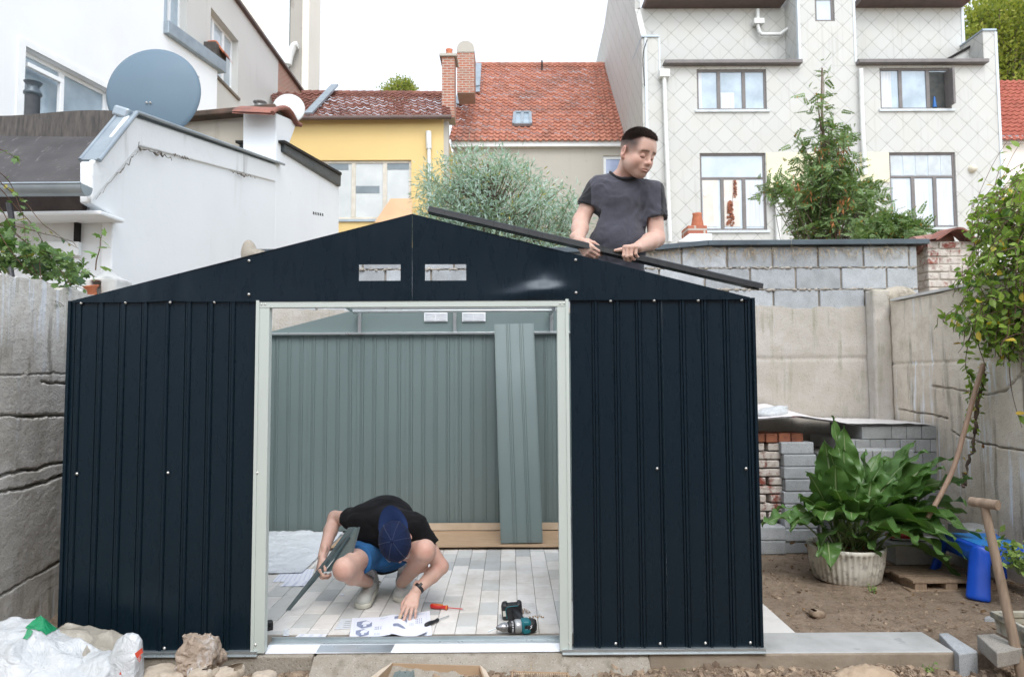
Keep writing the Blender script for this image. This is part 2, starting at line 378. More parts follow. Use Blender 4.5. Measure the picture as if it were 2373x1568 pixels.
m_mortar = M('mortar', (.30, .27, .23), (.20, .18, .15), 12, .95, bump=.6, bscale=60)
def blockm(name, c, isl=.16):
    return M(name, c, tuple(x*.82 for x in c), 10, .92, bump=.6, bscale=120, bdist=.003, island=isl, speck=.55, spscale=210, spec=.2)
m_block = blockm('concrete_block', (.47, .50, .52))
m_slab = blockm('grey_paving_slab', (.47, .485, .48))
def white_wall(name, c, dirt, stain=.4, bump=.25):
    g = NG(name); col = g.mix(g.ramp(g.noise(.6, 6), .35, .7), c, tuple(x*.94 for x in c))
    v = g.obj((5, 5, .5)); s = g.math('MULTIPLY', g.ramp(g.noise(1.2, 6, v), .56, .72), g.ramp(g.noise(.7, 4), .45, .62)); col = g.mix(g.math('MULTIPLY', s, stain), col, dirt)
    col = g.mix(g.math('MULTIPLY', g.ramp(g.noise(3.1, 10, rough=.75), .63, .70), stain*.7), col, dirt)
    n = g.bump(g.noise(9, 7), bump, .012); n = g.bump(g.noise(110, 3), bump*.5, .002, n); return g.done(col, .85, 0, .25, n)
m_wh = white_wall('white_render', (.80, .835, .85), (.50, .50, .48), .25)
m_wh2 = white_wall('white_render_far', (.80, .82, .83), (.60, .60, .57), .15, .1)
m_cream = white_wall('cream_render', (.72, .68, .60), (.50, .47, .42), .3, .1)
m_beige = white_wall('beige_grey_render', (.60, .60, .57), (.36, .35, .32), .5, .15)
m_beige2 = white_wall('stained_beige_render', (.42, .39, .33), (.14, .12, .09), .8, .3)
m_yellow = white_wall('yellow_render', (.68, .51, .23), (.58, .46, .27), .3, .12)
m_greyren = white_wall('grey_cement_render', (.43, .41, .36), (.28, .26, .22), .8, .3)
m_tower = white_wall('stained_tower_concrete', (.36, .345, .31), (.16, .14, .12), .9, .3)
def tilem(name, c1, c2, dark):
    g = NG(name); r = g.island(); col = g.mix(r, c1, c2); col = g.mix(g.math('MULTIPLY', g.ramp(g.noise(1.1, 6), .50, .66), .55), col, dark)
    col = g.mix(g.math('MULTIPLY', g.ramp(g.noise(14, 5), .55, .7), .4), col, dark); return g.done(col, .95, 0, .06, g.bump(g.noise(40, 4), .3, .01))
m_tile_o = tilem('orange_clay_tiles', (.47, .215, .15), (.36, .155, .11), (.20, .125, .105))
m_tile_r = tilem('dark_red_clay_tiles', (.26, .125, .095), (.20, .095, .08), (.12, .07, .06))
m_glass = M('window_glass', (.38, .47, .54), (.24, .31, .36), 1.6, .06, spec=1.0, bump=0)  # opaque pane, sky reflection put into its pale blue-grey colour
m_glass_b = M('curtain_and_sky_toned_glass', (.46, .52, .56), (.34, .41, .45), 1.2, .08, spec=1.0)  # curtains and reflected sky both put into the pale pane colour
m_brown = M('brown_grey_window_frame', (.16, .145, .14), (.13, .12, .115), 5, .55)
m_whf = M('white_window_frame', (.80, .82, .82), (.74, .77, .77), 5, .5)
m_fascia = M('brown_fascia', (.13, .085, .075), (.10, .07, .06), 3, .6)
def shingle():
    g = NG('diamond_shingle_cladding'); x, y, z = g.sep(g.tc.outputs['Object'])[:3]; h = g.math('ADD', x, y); s = .545
    a = g.math('DIVIDE', g.math('ADD', h, z), s); b = g.math('DIVIDE', g.math('SUBTRACT', h, z), s)
    wob = g.noise(1.3, 2)
    a = g.math('ADD', a, g.math('MULTIPLY', wob, .06)); fa = g.math('FRACT', a); fb = g.math('FRACT', b)
    ia = g.math('FLOOR', a); ib = g.math('FLOOR', b)
    wn = _n(g.nt, 'ShaderNodeTexWhiteNoise'); g.L(g.com(ia, ib, 0), wn.inputs[0])
    col = g.mix(wn.outputs[0], (.52, .53, .51), (.495, .505, .485))
    col = g.mix(g.math('MULTIPLY', g.ramp(g.noise(1.0, 5), .45, .7), .35), col, (.50, .48, .41))
    # soot that collects at the lower tips and runs down from them
    tip = g.math('MULTIPLY', g.ramp(fa, .0, .28, 1, 0), g.ramp(fb, .72, 1., 0, 1)); col = g.mix(g.math('MULTIPLY', tip, g.ramp(g.noise(.9, 4), .35, .7, .15, .8)), col, (.20, .19, .16))
    v = g.obj((7, 7, .35)); col = g.mix(g.math('MULTIPLY', g.ramp(g.noise(1.5, 5, v), .55, .72), .3), col, (.30, .29, .25))
    e1 = g.ramp(fa, .012, .055, 1, 0); e2 = g.ramp(fb, .945, .988, 0, 1); e = g.math('MAXIMUM', e1, e2); col = g.mix(g.math('MULTIPLY', e, g.ramp(g.noise(2.2, 4), .3, .7, .45, .9)), col, (.22, .22, .195))
    hgt = g.math('SUBTRACT', fa, fb); return g.done(col, .7, 0, .3, g.bump(hgt, .5, .04))
m_shingle = shingle()
def limebrick(name, amt=.5):
    g = NG(name); r = g.island(); c = g.mix(r, (.30, .085, .06), (.20, .065, .05)); c = g.mix(g.ramp(g.noise(6.5, 8, rough=.7), amt-.03, amt+.05, 1, 0), c, (.60, .56, .51)); c = g.mix(g.math('MULTIPLY', g.ramp(g.noise(22, 6), .5, .65), .6), c, (.34, .28, .24)); return g.done(c, .92, 0, .2, g.bump(g.noise(38, 8, rough=.7), 1., .008))
m_pier = limebrick('limewashed_pier_brick', .57); m_brickw = limebrick('limewashed_old_brick', .53)
def brickwall():
    g = NG('small_brickwork'); x, y, z = g.sep(g.tc.outputs['Object'])[:3]; n = _n(g.nt, 'ShaderNodeTexBrick'); g.L(g.com(g.math('ADD', x, y), z, 0), n.inputs['Vector'])
    n.inputs['Scale'].default_value = 1; n.inputs['Brick Width'].default_value = .22; n.inputs['Row Height'].default_value = .075; n.inputs['Mortar Size'].default_value = .012
    n.inputs['Color1'].default_value = (.42, .15, .09, 1); n.inputs['Color2'].default_value = (.30, .11, .075, 1); n.inputs['Mortar'].default_value = (.42, .38, .33, 1)
    col = g.mix(g.math('MULTIPLY', g.ramp(g.noise(3, 6), .45, .7), .5), n.outputs[0], (.32, .25, .20)); return g.done(col, .9, 0, .2, g.bump(n.outputs[1], -.5, .01))
m_bw = brickwall()
def soil():
    g = NG('dry_soil'); col = g.mix(g.ramp(g.noise(1.6, 8, rough=.65), .35, .65), (.29, .225, .165), (.39, .31, .235))
    col = g.mix(g.math('MULTIPLY', g.ramp(g.noise(14, 8, rough=.75), .45, .65), .7), col, (.17, .12, .08))
    col = g.mix(g.math('MULTIPLY', g.ramp(g.noise(70, 5, rough=.7), .56, .68), .8), col, (.46, .38, .30))
    col = g.mix(g.math('MULTIPLY', g.ramp(g.vor(120), .1, .2, 1, 0), .5), col, (.09, .065, .045))
    n = g.bump(g.noise(45, 10, rough=.75), 1, .02); n = g.bump(g.vor(90), .5, .006, n); return g.done(col, .96, 0, .12, n)
m_soil = soil()
def paver():
    g = NG('pale_stone_pavers'); r = g.island(); c = g.mix(g.ramp(r, .25, .30), (.72, .70, .66), (.71, .70, .67)); c = g.mix(g.ramp(r, .66, .70), c, (.57, .58, .56)); c = g.mix(g.ramp(r, .88, .90), c, (.46, .48, .48))
    c = g.mix(g.math('MULTIPLY', g.ramp(g.noise(5, 8, rough=.7), .45, .68), .35), c, (.36, .32, .26)); c = g.mix(g.math('MULTIPLY', g.ramp(g.noise(2.2, 5), .55, .7), .35), c, (.42, .38, .31))
    c = g.mix(g.math('MULTIPLY', g.ramp(g.noise(200, 3), .6, .75), .3), c, (.2, .18, .15)); return g.done(c, .88, 0, .25, g.bump(g.noise(90, 6), .35, .004))
m_paver = paver()
def bitumen():
    g = NG('bitumen_roofing'); v = g.obj((1, 1, 1)); c = g.mix(g.ramp(g.noise(2, 6), .35, .7), (.045, .043, .045), (.080, .076, .077)); c = g.mix(g.math('MULTIPLY', g.ramp(g.noise(6, 9, g.obj((3, .6, 1)), .75), .58, .66), .35), c, (.32, .31, .31)); return g.done(c, .75, 0, .4, g.bump(g.noise(24, 6), .4, .01))
m_bit = bitumen()
m_dish = M('blue_grey_dish_paint', (.13, .195, .25), (.12, .18, .23), 1.4, .55, spec=.35)
m_dish2 = M('white_dish_paint', (.50, .53, .52), (.62, .64, .62), 2, .5)

# ------------------------------------------------------------ ground and footing
def ground_z(x, y):
    z = np.where(y < 3.4, -.085-.03*(3.4-y), -.04)
    z = z+np.where((y < 3.4), .012*np.sin(x*1.7+.4), 0)
    z = np.where((x > -2.25) & (x < 1.24) & (y > 3.4) & (y < 6.0), -.12, z)
    P = np.stack([x, y, 0*x], -1); return z+.016*vnoise(P, 5, 3, 4)*(1+.6*(y < 3.4))+.012*np.maximum(0, vnoise(P, 22, 5, 3))+np.where(y < 3.4, .012*np.maximum(0, vnoise(P, 45, 8, 2)), 0)
gx = np.unique(np.concatenate([-np.geomspace(4, 160, 22), np.arange(-4, 4.01, .028), np.geomspace(4.05, 160, 22)]))
gy = np.unique(np.concatenate([np.linspace(-60, 1.8, 12), np.arange(1.9, 6.4, .026), np.geomspace(6.5, 240, 24)]))
GX, GY = np.meshgrid(gx, gy, indexing='ij'); g_ = MB(); g_.grid(np.stack([GX, GY, ground_z(GX, GY)], -1)); g_.f = [f[::-1] for f in g_.f]
struct('ground', g_, m_soil, org=(0, 0, 0))

X0, Y0, DEP, WID, HT, ZAP = -2.1834, 3.385, 2.573, 3.4, 1.709, 2.1363
XC = X0+WID/2; YB = Y0+DEP
# clods and pebbles strewn over the soil: uncountable
def rubble(n, xr, yr, smin, smax, seed, dens=None):
    r = np.random.default_rng(seed); x = r.uniform(*xr, n*3); y = r.uniform(*yr, n*3)
    if dens is not None:
        k = r.random(n*3) < dens(x, y); x, y = x[k], y[k]
    x, y = x[:n], y[:n]; m = len(x); s = smin*(smax/smin)**(r.random(m)**2.2)
    t = (1+5**.5)/2; ico = np.array([(-1, t, 0), (1, t, 0), (-1, -t, 0), (1, -t, 0), (0, -1, t), (0, 1, t), (0, -1, -t), (0, 1, -t), (t, 0, -1), (t, 0, 1), (-t, 0, -1), (-t, 0, 1)])/1.9
    F = np.array([(0, 11, 5), (0, 5, 1), (0, 1, 7), (0, 7, 10), (0, 10, 11), (1, 5, 9), (5, 11, 4), (11, 10, 2), (10, 7, 6), (7, 1, 8), (3, 9, 4), (3, 4, 2), (3, 2, 6), (3, 6, 8), (3, 8, 9), (4, 9, 5), (2, 4, 11), (6, 2, 10), (8, 6, 7), (9, 8, 1)])
    V = ico[None]*(1+.3*r.normal(size=(m, 12, 1)))*np.stack([1+.3*r.random(m), 1+.3*r.random(m), .6+.3*r.random(m)], -1)[:, None]*s[:, None, None]
    R = rand_rot(m, r=r); V = np.einsum('mij,mnj->mni', R, V); V += np.stack([x, y, ground_z(x, y)+.15*s], -1)[:, None]
    return V.reshape(-1, 3), (F[None]+(np.arange(m)*12)[:, None, None]).reshape(-1, 3)
m_clod = M('soil_clods', (.36, .28, .20), (.20, .145, .10), 20, .95, bump=.6, island=.35)
V, F = rubble(5200, (-2.3, 2.6), (2.85, 3.36), .004, .02, 1, lambda x, y: np.clip(.25+vnoise(np.stack([x, y, 0*x], -1), 4, 2)*1.2+.5*(y > 3.2), .05, 1))
arrobj('soil_clods', V, F, m_clod, kind='stuff')
V, F = rubble(2600, (1.3, 3.35), (3.7, 5.6), .003, .010, 2, lambda x, y: np.clip(.35+vnoise(np.stack([x, y, 0*x], -1), 3, 2), .05, 1))
arrobj('pebbles', V, F, m_clod, kind='stuff')
m_litter = M('dry_leaf_litter', (.30, .19, .09), (.13, .07, .035), 40, .9, island=.5)
r_ = np.random.default_rng(12); n_ = 420; lx = r_.uniform(1.3, 3.3, n_); ly = r_.uniform(3.4, 5.3, n_); k_ = r_.random(n_) < np.clip(.15+.45*(lx-1.2)/2, 0, 1); lx, ly = lx[k_], ly[k_]
Rr = rand_rot(len(lx), np.stack([r_.normal(size=len(lx)), r_.normal(size=len(lx)), .1*r_.normal(size=len(lx))], -1), .1, r_)
V, F = leaves(LEAF_T, LEAF_F, np.stack([lx, ly, ground_z(lx, ly)+.008], -1), Rr, r_.uniform(.012, .04, len(lx))); arrobj('leaf_litter', V, F, m_litter, kind='stuff')

fo = MB(); fo.box(-2.32, -.955, 3.368, 3.6, -.3, -.013); fo.box(-.945, .655, 3.374, 3.6, -.3, -.016)
solo('concrete_footing', fo, m_found, 'low weathered concrete footing strip running under the front of the dark shed', 'footing', bevel=.008)
f2 = MB(); f2.box(.662, 2.145, 3.368, 3.638, -.3, -.012); o = solo('concrete_kerb', f2, [m_ledge], 'long pale concrete kerb reaching past the shed to the right, dusty brown on its front', 'kerb', bevel=.012)
g = NG('kerb_concrete'); zz = g.sep(g.tc.outputs['Object'])[2]; c = g.mix(g.ramp(g.noise(5, 6), .35, .65), (.46, .47, .46), (.36, .37, .36)); n_up = _n(g.nt, 'ShaderNodeNewGeometry').outputs['Normal']
c2 = g.mix(g.ramp(g.noise(7, 7, g.obj((1, 1, 2))), .35, .65), (.37, .32, .255), (.28, .235, .18)); c = g.mix(g.ramp(g.sep(n_up)[2], .4, .8), c2, c); c = g.mix(g.math('MULTIPLY', g.ramp(g.noise(6, 3), .62, .66), .4), c, (.2, .21, .22))
o.data.materials[0] = g.done(c, .9, 0, .2, g.bump(g.noise(80, 8, rough=.7), .6, .005))
# gravelly concrete spill in the middle
sp = MB(); us = np.linspace(-.95, .66, 120); ws = np.linspace(0, 1, 12)
P = np.array([[(u, 3.376-.10*w-.02*w*w, -.018-.075*w) for w in ws] for u in us]); P[:, 1:, 2] += .016*vnoise(P[:, 1:], 30, 4, 4); P[:, 1:, 1] += .012*vnoise(P[:, 1:], 22, 9, 4); sp.grid(P); sp.f = [f[::-1] for f in sp.f]
struct('gravel_concrete', sp, m_found)

# ------------------------------------------------------------ floor pavers inside the shed
pv = MB(); r_ = np.random.default_rng(5); PW, PL = .1095, .22
cx = X0+.03; ci = 0
while cx < X0+WID-.05:
    yy = 3.515-(r_.random()*PL if True else 0); off = 0
    y = 3.612; first = PL*r_.uniform(.15, .95)
    while y < YB-.02:
        L = first if y == 3.612 else PL
        y2 = min(y+L, YB-.02); dz = r_.uniform(-.0012, .0012)
        if y2-y > .02: pv.box(cx+.0012, min(cx+PW, X0+WID-.03)-.0012, y+.0012, y2-.0012, -.06, dz)
        y = y2; 
    cx += PW
pv.box(X0+WID+.02, X0+WID+.27, 3.645, 5.2, -.08, -.018)
solo('paved_floor', pv, m_paver, kind='structure', bevel=.0025)
sd = MB(); sd.box(X0+.02, X0+WID-.02, 3.60, YB, -.09, -.008); sd.box(X0+.04, X0+WID-.04, 3.47, 3.610, -.09, -.003)
struct('mortar_bed', sd, m_mortar)

# ------------------------------------------------------------ the shed
SH = thing('garden_shed', 'dark navy metal garden shed without its roof, open doorway with pale frame', 'shed', (XC, Y0, -.012))
RIB = [(-.0185, 0), (-.0180, -.0045), (-.0140, -.0045), (-.0125, .004), (-.0045, .004), (-.0040, -.001), (-.0020, -.001), (-.0010, .009), (.0090, .009), (.0125, .003), (.0130, -.0025), (.0155, -.0025), (.0165, 0)]
def ribbed(x0, x1, z0, z1, ribs, fn, mats, name, parent, nz=10, zf=None, amp=.0011, t=.0012, smooth=False):
    pr = [(x0, 0)]
    for r in ribs:
        for dx, o in RIB:
            if x0 < r+dx < x1: pr.append((r+dx, o))
    pr.append((x1, 0)); pr.sort(); mb = MB()
    for side, mi in ((0, 0), (1, 1)):
        P = []
        for i in range(nz+1):
            row = []
            for (x, o) in pr:
                zt = z1 if zf is None else zf(x); z = z0+(zt-z0)*i/nz
                row.append(fn(x, o+(amp*2.2*float(vnoise(np.array([[x*1.0, z, 0]]), 2.3, 4, 2)[0]))-t*side, z))
            P.append(row)
        k = len(mb.f); mb.grid(np.array(P), mi, smooth=smooth)
        if side: mb.f[k:] = [f[::-1] for f in mb.f[k:]]
    return part(name, mb, mats, parent)
ff = lambda x, o, z: (x, Y0-o, z)
RP = .109
xl1 = X0+.935; xr0 = X0+2.485
left_ribs = [X0+.028+.018+RP*i for i in range(0, 9) if X0+.046+RP*i < xl1-.02]
right_ribs = [X0+WID-.03-RP*i for i in range(0, 9) if X0+WID-.03-RP*i > xr0+.03]
ribbed(X0, (X0+xl1)/2, .012, HT, [r for r in left_ribs if r < (X0+xl1)/2-.02], ff, [m_navy, m_grey], 'wall_panel', SH)
ribbed((X0+xl1)/2+.0005, xl1, .012, HT, [r for r in left_ribs if r > (X0+xl1)/2-.02], ff, [m_navy, m_grey], 'wall_panel', SH)
ribbed(xr0, (X0+WID+xr0)/2, .012, HT, [r for r in right_ribs if r < (X0+WID+xr0)/2+.02], ff, [m_navy, m_grey], 'wall_panel', SH)
ribbed((X0+WID+xr0)/2+.0005, X0+WID, .012, HT, [r for r in right_ribs if r > (X0+WID+xr0)/2+.02], ff, [m_navy, m_grey], 'wall_panel', SH)
for i in range(8):      # back wall, inner face turned to the viewer
    a = X0+i*.425; fbk = lambda x, o, z: (x, YB-o*.8, z)
    ribbed(a+.0006, a+.4244, .012, HT, [a+.0+RP*.98*k+.05 for k in range(4)], fbk, [m_grey, m_navy], 'back_panel', SH, smooth=False)
for sx in (0, 1):       # side walls
    for i in range(3):
        y0 = Y0+.01+i*.851; X = X0+sx*WID; sg = -1 if sx == 0 else 1
        fsd = lambda y, o, z: (X+sg*(o-.012), y, z)
        ribbed(y0, y0+.85, .012, HT, [y0+.05+RP*k for k in range(8)], fsd, [m_navy, m_grey] if sx else [m_navy, m_grey], 'side_panel', SH, nz=4)
def gable(Y, holes, inner_first, dents, name):
    def bulge(x, z):
        d = 0.0006*math.sin(x*3.1+z*2)
        for (cx_, cz_, rx, rz, a) in dents:
            q = ((x-cx_)/rx)**2+((z-cz_)/rz)**2
            if q < 9: d += a*math.exp(-q*1.2)
        return d
    for half in (0, 1):
        xa, xb = (X0+.02, XC-.0004) if half == 0 else (XC+.0004, X0+WID-.02)
        hs = [h for h in holes if xa < h[0] < xb]
        xs = sorted(set(list(np.linspace(xa, xb, 70))+[q for h in hs for q in h[:2]])); z0 = HT-.004
        zs = sorted(set(list(np.linspace(z0, ZAP, 26))+[q for h in hs for q in h[2:]]))
        top = lambda x: z0+.004+(ZAP-z0-.004)*(1-abs(x-XC)/(WID/2-.02))
        mb = MB()
        for side in (0, 1):
            V = {}; 
            P = np.array([[(x, Y-.014+bulge(x, min(z, top(x)))+.0012*side, min(z, top(x))) for z in zs] for x in xs])
            def skip(i, j):
                if zs[j] >= max(top(xs[i]), top(xs[i+1])): return True
                cx_ = (xs[i]+xs[i+1])/2; cz_ = (zs[j]+zs[j+1])/2
                return any(h[0] < cx_ < h[1] and h[2] < cz_ < h[3] for h in hs)
            k = len(mb.f); mb.grid(P, side, skip=skip)
            if side == 0: pass
            else: mb.f[k:] = [f[::-1] for f in mb.f[k:]]
            mb.f[:] = mb.f
        part(name, mb, [m_navy, m_grey] if not inner_first else [m_grey, m_navy], SH)
vz0, vz1 = at(900, 651, Y0)[2], at(900, 613.5, Y0)[2]; vx = [at(x, 632, Y0)[0] for x in (833, 929, 985.5, 1080.5)]
dd = at(1266, 622, Y0); d2 = at(1205, 682, Y0); d3 = at(1330, 640, Y0)
gable(Y0, [(vx[0], vx[1], vz0, vz1), (vx[2], vx[3], vz0, vz1)], False, [(dd[0], dd[2], .070, .080, .020), (dd[0]-.02, dd[2]-.11, .12, .035, -.016), (d2[0], d2[2]-.01, .12, .03, -.010), (XC+.3, HT+.16, .4, .2, .008), (at(957, 690, Y0)[0], HT, .05, .02, .004), (X0+.95, HT+.12, .5, .15, .007)], 'front_gable_panel')
gable(YB+.014, [], True, [], 'rear_gable_panel')
# gable bottom lip, with a buckled bit over the left panels
lip = MB(); xs = np.linspace(X0+.02, X0+WID-.02, 140)
P = np.array([[(x, Y0-.0165-.004*math.exp(-((x-X0-.50)/.09)**2), HT-.004+dz+.006*math.exp(-((x-X0-.50)/.08)**2)) for dz in (-.006, .0)] for x in xs]); lip.grid(P); lip.f = [f[::-1] for f in lip.f]
P2 = P.copy(); P2[:, :, 1] += .0012; k = len(lip.f); lip.grid(P2)
part('gable_lip', lip, m_navy, SH)
# slope edge returns
for sgn in (-1, 1):
    e = MB(); e.bar((XC, Y0-.004, ZAP-.002), (XC+sgn*(WID/2-.02), Y0-.004, HT-.001), .02, .0025); part('gable_edge', e, m_navy, SH)
# corner posts
for x in (X0-.004, X0+WID-.010):
    c = MB(); c.box(x-.0, x+.014, Y0-.012, Y0+.05, .012, HT-.001); part('corner_post', c, m_navy, SH)
# door frame
jl0, jl1, jr0, jr1 = [at(x, 700, Y0)[0] for x in (598, 626.5, 1290.5, 1318)]
zt = at(900, 693.5, Y0)[2]; zb = at(900, 712, Y0)[2]
fr = MB(); fr.box(jl0, jr1-.012, Y0-.0135, Y0+.028, zb, zt-.006); part('door_head', fr, m_frame, SH, bevel=.0015)
for (a, b, s) in ((jl0+.0, jl1, 1), (jr0, jr1-.006, -1)):
    j = MB(); j.box(a, b, Y0-.0115, Y0-.008, .0, zb); j.box(b-.003 if s > 0 else a, b if s > 0 else a+.003, Y0-.008, Y0+.030, 0, zb)
    q = a if s > 0 else b; j.box(q-.012 if s < 0 else q-.004, q+.004 if s < 0 else q+.012, Y0-.017, Y0-.0117, .004, zt-.004); part('door_jamb', j, m_frame, SH, bevel=.001)
# base rail
for (a, b) in ((X0-.01, jl0+.03), (jr0+.01, X0+WID+.01)):
    br = MB(); br.box(a, b, Y0-.021, Y0+.02, -.010, .011); br.box(a, b, Y0-.032, Y0-.018, -.0115, -.007); part('base_rail', br, m_galv, SH, bevel=.0012)
st = MB(); a, b = jl0+.05, jr1-.045; st.box(a, b, Y0+.082, Y0+.135, -.012, .003); st.box(a, b, Y0+.126, Y0+.135, .003, .022); st.box(a, b, Y0+.082, Y0+.086, .003, .010); st.box(a, b, Y0+.100, Y0+.104, .003, .008)
part('door_track', st, m_galv, SH, bevel=.001)
pl = MB(); A = [atz(614, 1514, -.011), atz(1297, 1509, -.011), atz(1297, 1490, .002), atz(622, 1494, .002)]; pl.prism(A, (0, 0, .0022)); part('threshold_plate', pl, m_plate, SH)
pm_ = MB(); A = [atz(732, 1511, -.0080), atz(905, 1510.5, -.0080), atz(915, 1492.5, .0048), atz(742, 1494, .0048)]; pm_.prism(A, (0, 0, .0012)); part('bare_metal_patch', pm_, m_galv, SH)
# inner top rails, roof beams, struts
tr = MB(); tr.box(X0+.01, X0+WID-.01, YB-.045, YB-.012, HT-.012, HT+.006); part('top_rail', tr, m_galv, SH, bevel=.001)
hr = MB(); hr.box(X0+.02, X0+WID-.02, Y0+.02, Y0+.05, HT-.01, HT+.004); part('top_rail', hr, m_galv, SH)
for x in (833, 1054, 1278):
    b_ = at(x, 768, YB-.03); zt_ = at(x, 712 if x != 1054 else 700, YB-.03)[2]; s_ = MB(); s_.box(b_[0]-.014, b_[0]+.014, YB-.035, YB-.006, HT+.005, zt_+.08 if x != 1278 else zt_+.06); part('gable_strut', s_, m_galv, SH)
bz = at(1000, 722, 4.9)[2]
bm = MB(); bm.box(at(820, 718, 4.9)[0], at(1288, 718, 4.9)[0], 4.87, 4.93, bz-.004, bz+.028); bm.box(at(820, 718, 4.9)[0], at(1288, 718, 4.9)[0], 4.86, 4.87, bz-.008, bz+.008); part('cross_beam', bm, m_galv, SH, bevel=.002)
for (xa, xb) in ((826, 752), (1275, 1300)):
    bm = MB(); bm.bar(at(xa, 724, YB-.05), (at(xb, 700, Y0+.3)[0], Y0+.04, bz+.01), .03, .03); part('roof_beam', bm, m_galv, SH)
for (xa, xb, za, zb_) in ((983, 1037, 745, 722.5), (1071, 1125, 745, 722.5)):
    v = MB(); p0 = at(xa, za, YB-.01); p1 = at(xb, zb_, YB-.01); v.box(p0[0], p1[0], YB-.016, YB-.002, p0[2], p1[2])
    for i in range(7):
        z = p0[2]+.012+(p1[2]-p0[2]-.024)*i/6; 
        for (q0, q1) in ((p0[0]+.008, (p0[0]+p1[0])/2-.004), ((p0[0]+p1[0])/2+.004, p1[0]-.008)): v.obox(((q0+q1)/2, YB-.019, z), ((q1-q0)/2, .004, .0022), rotm('X', .5))
    part('air_vent', v, m_white_pl, SH, bevel=.0008)
# screws
scr = [(188, 702), (291, 701), (394, 700.5), (497, 700), (1415, 697), (1516, 696), (1618, 696), (1719, 695), (178, 1097), (389, 1095), (596, 1095), (1318, 1087), (1523, 1085), (1729, 1085), (381, 1501), (1427, 1490), (1530, 1490), (1635, 1489), (1739, 1488),
       (577, 604), (576.5, 682), (1334, 602), (1335, 678), (1311.5, 697), (592, 1493), (1319, 1489)]
for i, (x, y) in enumerate(scr):
    off = .017 if y < 690 else .0105; p = at(x, y, Y0-off); s_ = MB(); s_.lathe(p, [(.0072, 0), (.0072, .001), (.0058, .0026), (.0048, .003), (.0042, .006), (.001, .0072)], 12, (0, -1, 0)); part('screw', s_, m_screw, SH)
for (x, y) in ((605.5, 705), (614.5, 705), (1298, 703), (1307, 703)):
    p = at(x, y, Y0-.0137); s_ = MB(); s_.lathe(p, [(.005, 0), (.0045, .002), (.001, .003)], 10, (0, -1, 0)); part('screw', s_, m_screw, SH)

# ------------------------------------------------------------ window helper
def ubox(mb, fn, u0, u1, v0, v1, w0, w1, mi=None):
    V = [fn(u, v, w) for w in (w0, w1) for v in (v0, v1) for u in (u0, u1)]
    return mb.add(V, [(0, 2, 3, 1), (4, 5, 7, 6), (0, 1, 5, 4), (2, 6, 7, 3), (0, 4, 6, 2), (1, 3, 7, 5)], mi)
def window(parent, fn, rc, us=(), vs=(), fw=.05, w=.08, mf=m_brown, mg=m_glass, curtains=(), sill=None):
    """rc=(u0,u1,v0,v1); us/vs: positions of mullions and transoms"""
    u0, u1, v0, v1 = rc; f = MB()
    ubox(f, fn, u0, u0+fw, v0, v1, w, w+.05); ubox(f, fn, u1-fw, u1, v0, v1, w, w+.05); ubox(f, fn, u0+fw, u1-fw, v0, v0+fw, w, w+.05); ubox(f, fn, u0+fw, u1-fw, v1-fw, v1, w, w+.05)
    for t in us: 
        a, (lo, hi) = (t[0], t[1]) if isinstance(t, tuple) else (t, (v0, v1)); ubox(f, fn, a-fw*.8, a+fw*.8, lo+fw*(lo == v0), hi-fw*(hi == v1), w-.004, w+.046)
    for t in vs: ubox(f, fn, u0+fw, u1-fw, t-fw*.5, t+fw*.5, w-.002, w+.044)
    wf = part('window', f, mf, parent, bevel=.006)
    g = MB(); ubox(g, fn, u0+fw*.5, u1-fw*.5, v0+fw*.5, v1-fw*.5, w+.025, w+.03); part('pane', g, mg, wf)
    if sill is not None: s = MB(); ubox(s, fn, u0-.06, u1+.06, v0-.07, v0-.006, -.05, w); part('sill', s, sill, wf)
    return wf

# ------------------------------------------------------------ garden walls
def crackwall(name, fn, u0, u1, zt, cracks, mat, label, cat='wall', du=.02, z0=-.3, thick=.12, rough=.006, seams=(), topn=.03, fine=None, dz=.016):
    us = np.arange(u0, u1+du/2, du) if fine is None else np.unique(np.round(np.concatenate([np.arange(u0, fine[0], .08), np.arange(fine[0], fine[1], du), np.arange(fine[1], u1+.01, .08)]), 4)); zz = np.linspace(0, 1, int((zt-z0)/dz)); P = []
    U, T = np.meshgrid(us, zz, indexing='ij'); top = zt+topn*vnoise(np.stack([U, 0*U, 0*U], -1), 6, 11, 4); Z = z0+(top-z0)*T
    d = rough*vnoise(np.stack([U, Z, 0*U], -1), 6, 2, 4)+.0015*vnoise(np.stack([U, Z, 0*U], -1), 50, 2, 2)
    for (pts, dep, wd) in cracks:
        pts = np.array(pts); c = np.interp(U, pts[:, 0], pts[:, 1])+.016*vnoise(np.stack([U, 0*U, 0*U], -1), 9, int(pts[0, 1]*100), 5)+.007*vnoise(np.stack([U, 0*U, 0*U], -1), 55, int(pts[0, 1]*31), 3); m = (U >= pts[0, 0]) & (U <= pts[-1, 0])
        w_ = .58*wd*(1+1.1*vnoise(np.stack([U, 0*U, 0*U], -1), 7, int(pts[0, 1]*77), 3)); q = (Z-c)/np.maximum(w_, .0025); d = d+np.where(m, dep*1.2*np.exp(-q**4), 0)
    for s in seams: d = d+.012*np.exp(-((Z-s)/.012)**2)
    P = np.array([[fn(U[i, j], Z[i, j], d[i, j]) for j in range(U.shape[1])] for i in range(U.shape[0])]); mb = MB(); mb.grid(P)
    Pb = np.array([[fn(U[i, j], Z[i, j], thick) for j in (0, -1)] for i in range(U.shape[0])]); k = len(mb.f); mb.grid(Pb)
    Pt = np.array([[P[i, -1], Pb[i, -1]] for i in range(U.shape[0])]); mb.grid(Pt); return mb
XL = -2.62; XR = 3.33
fl = lambda u, v, w: (XL-w, u, v); fr_ = lambda u, v, w: (XR+w, u, v)
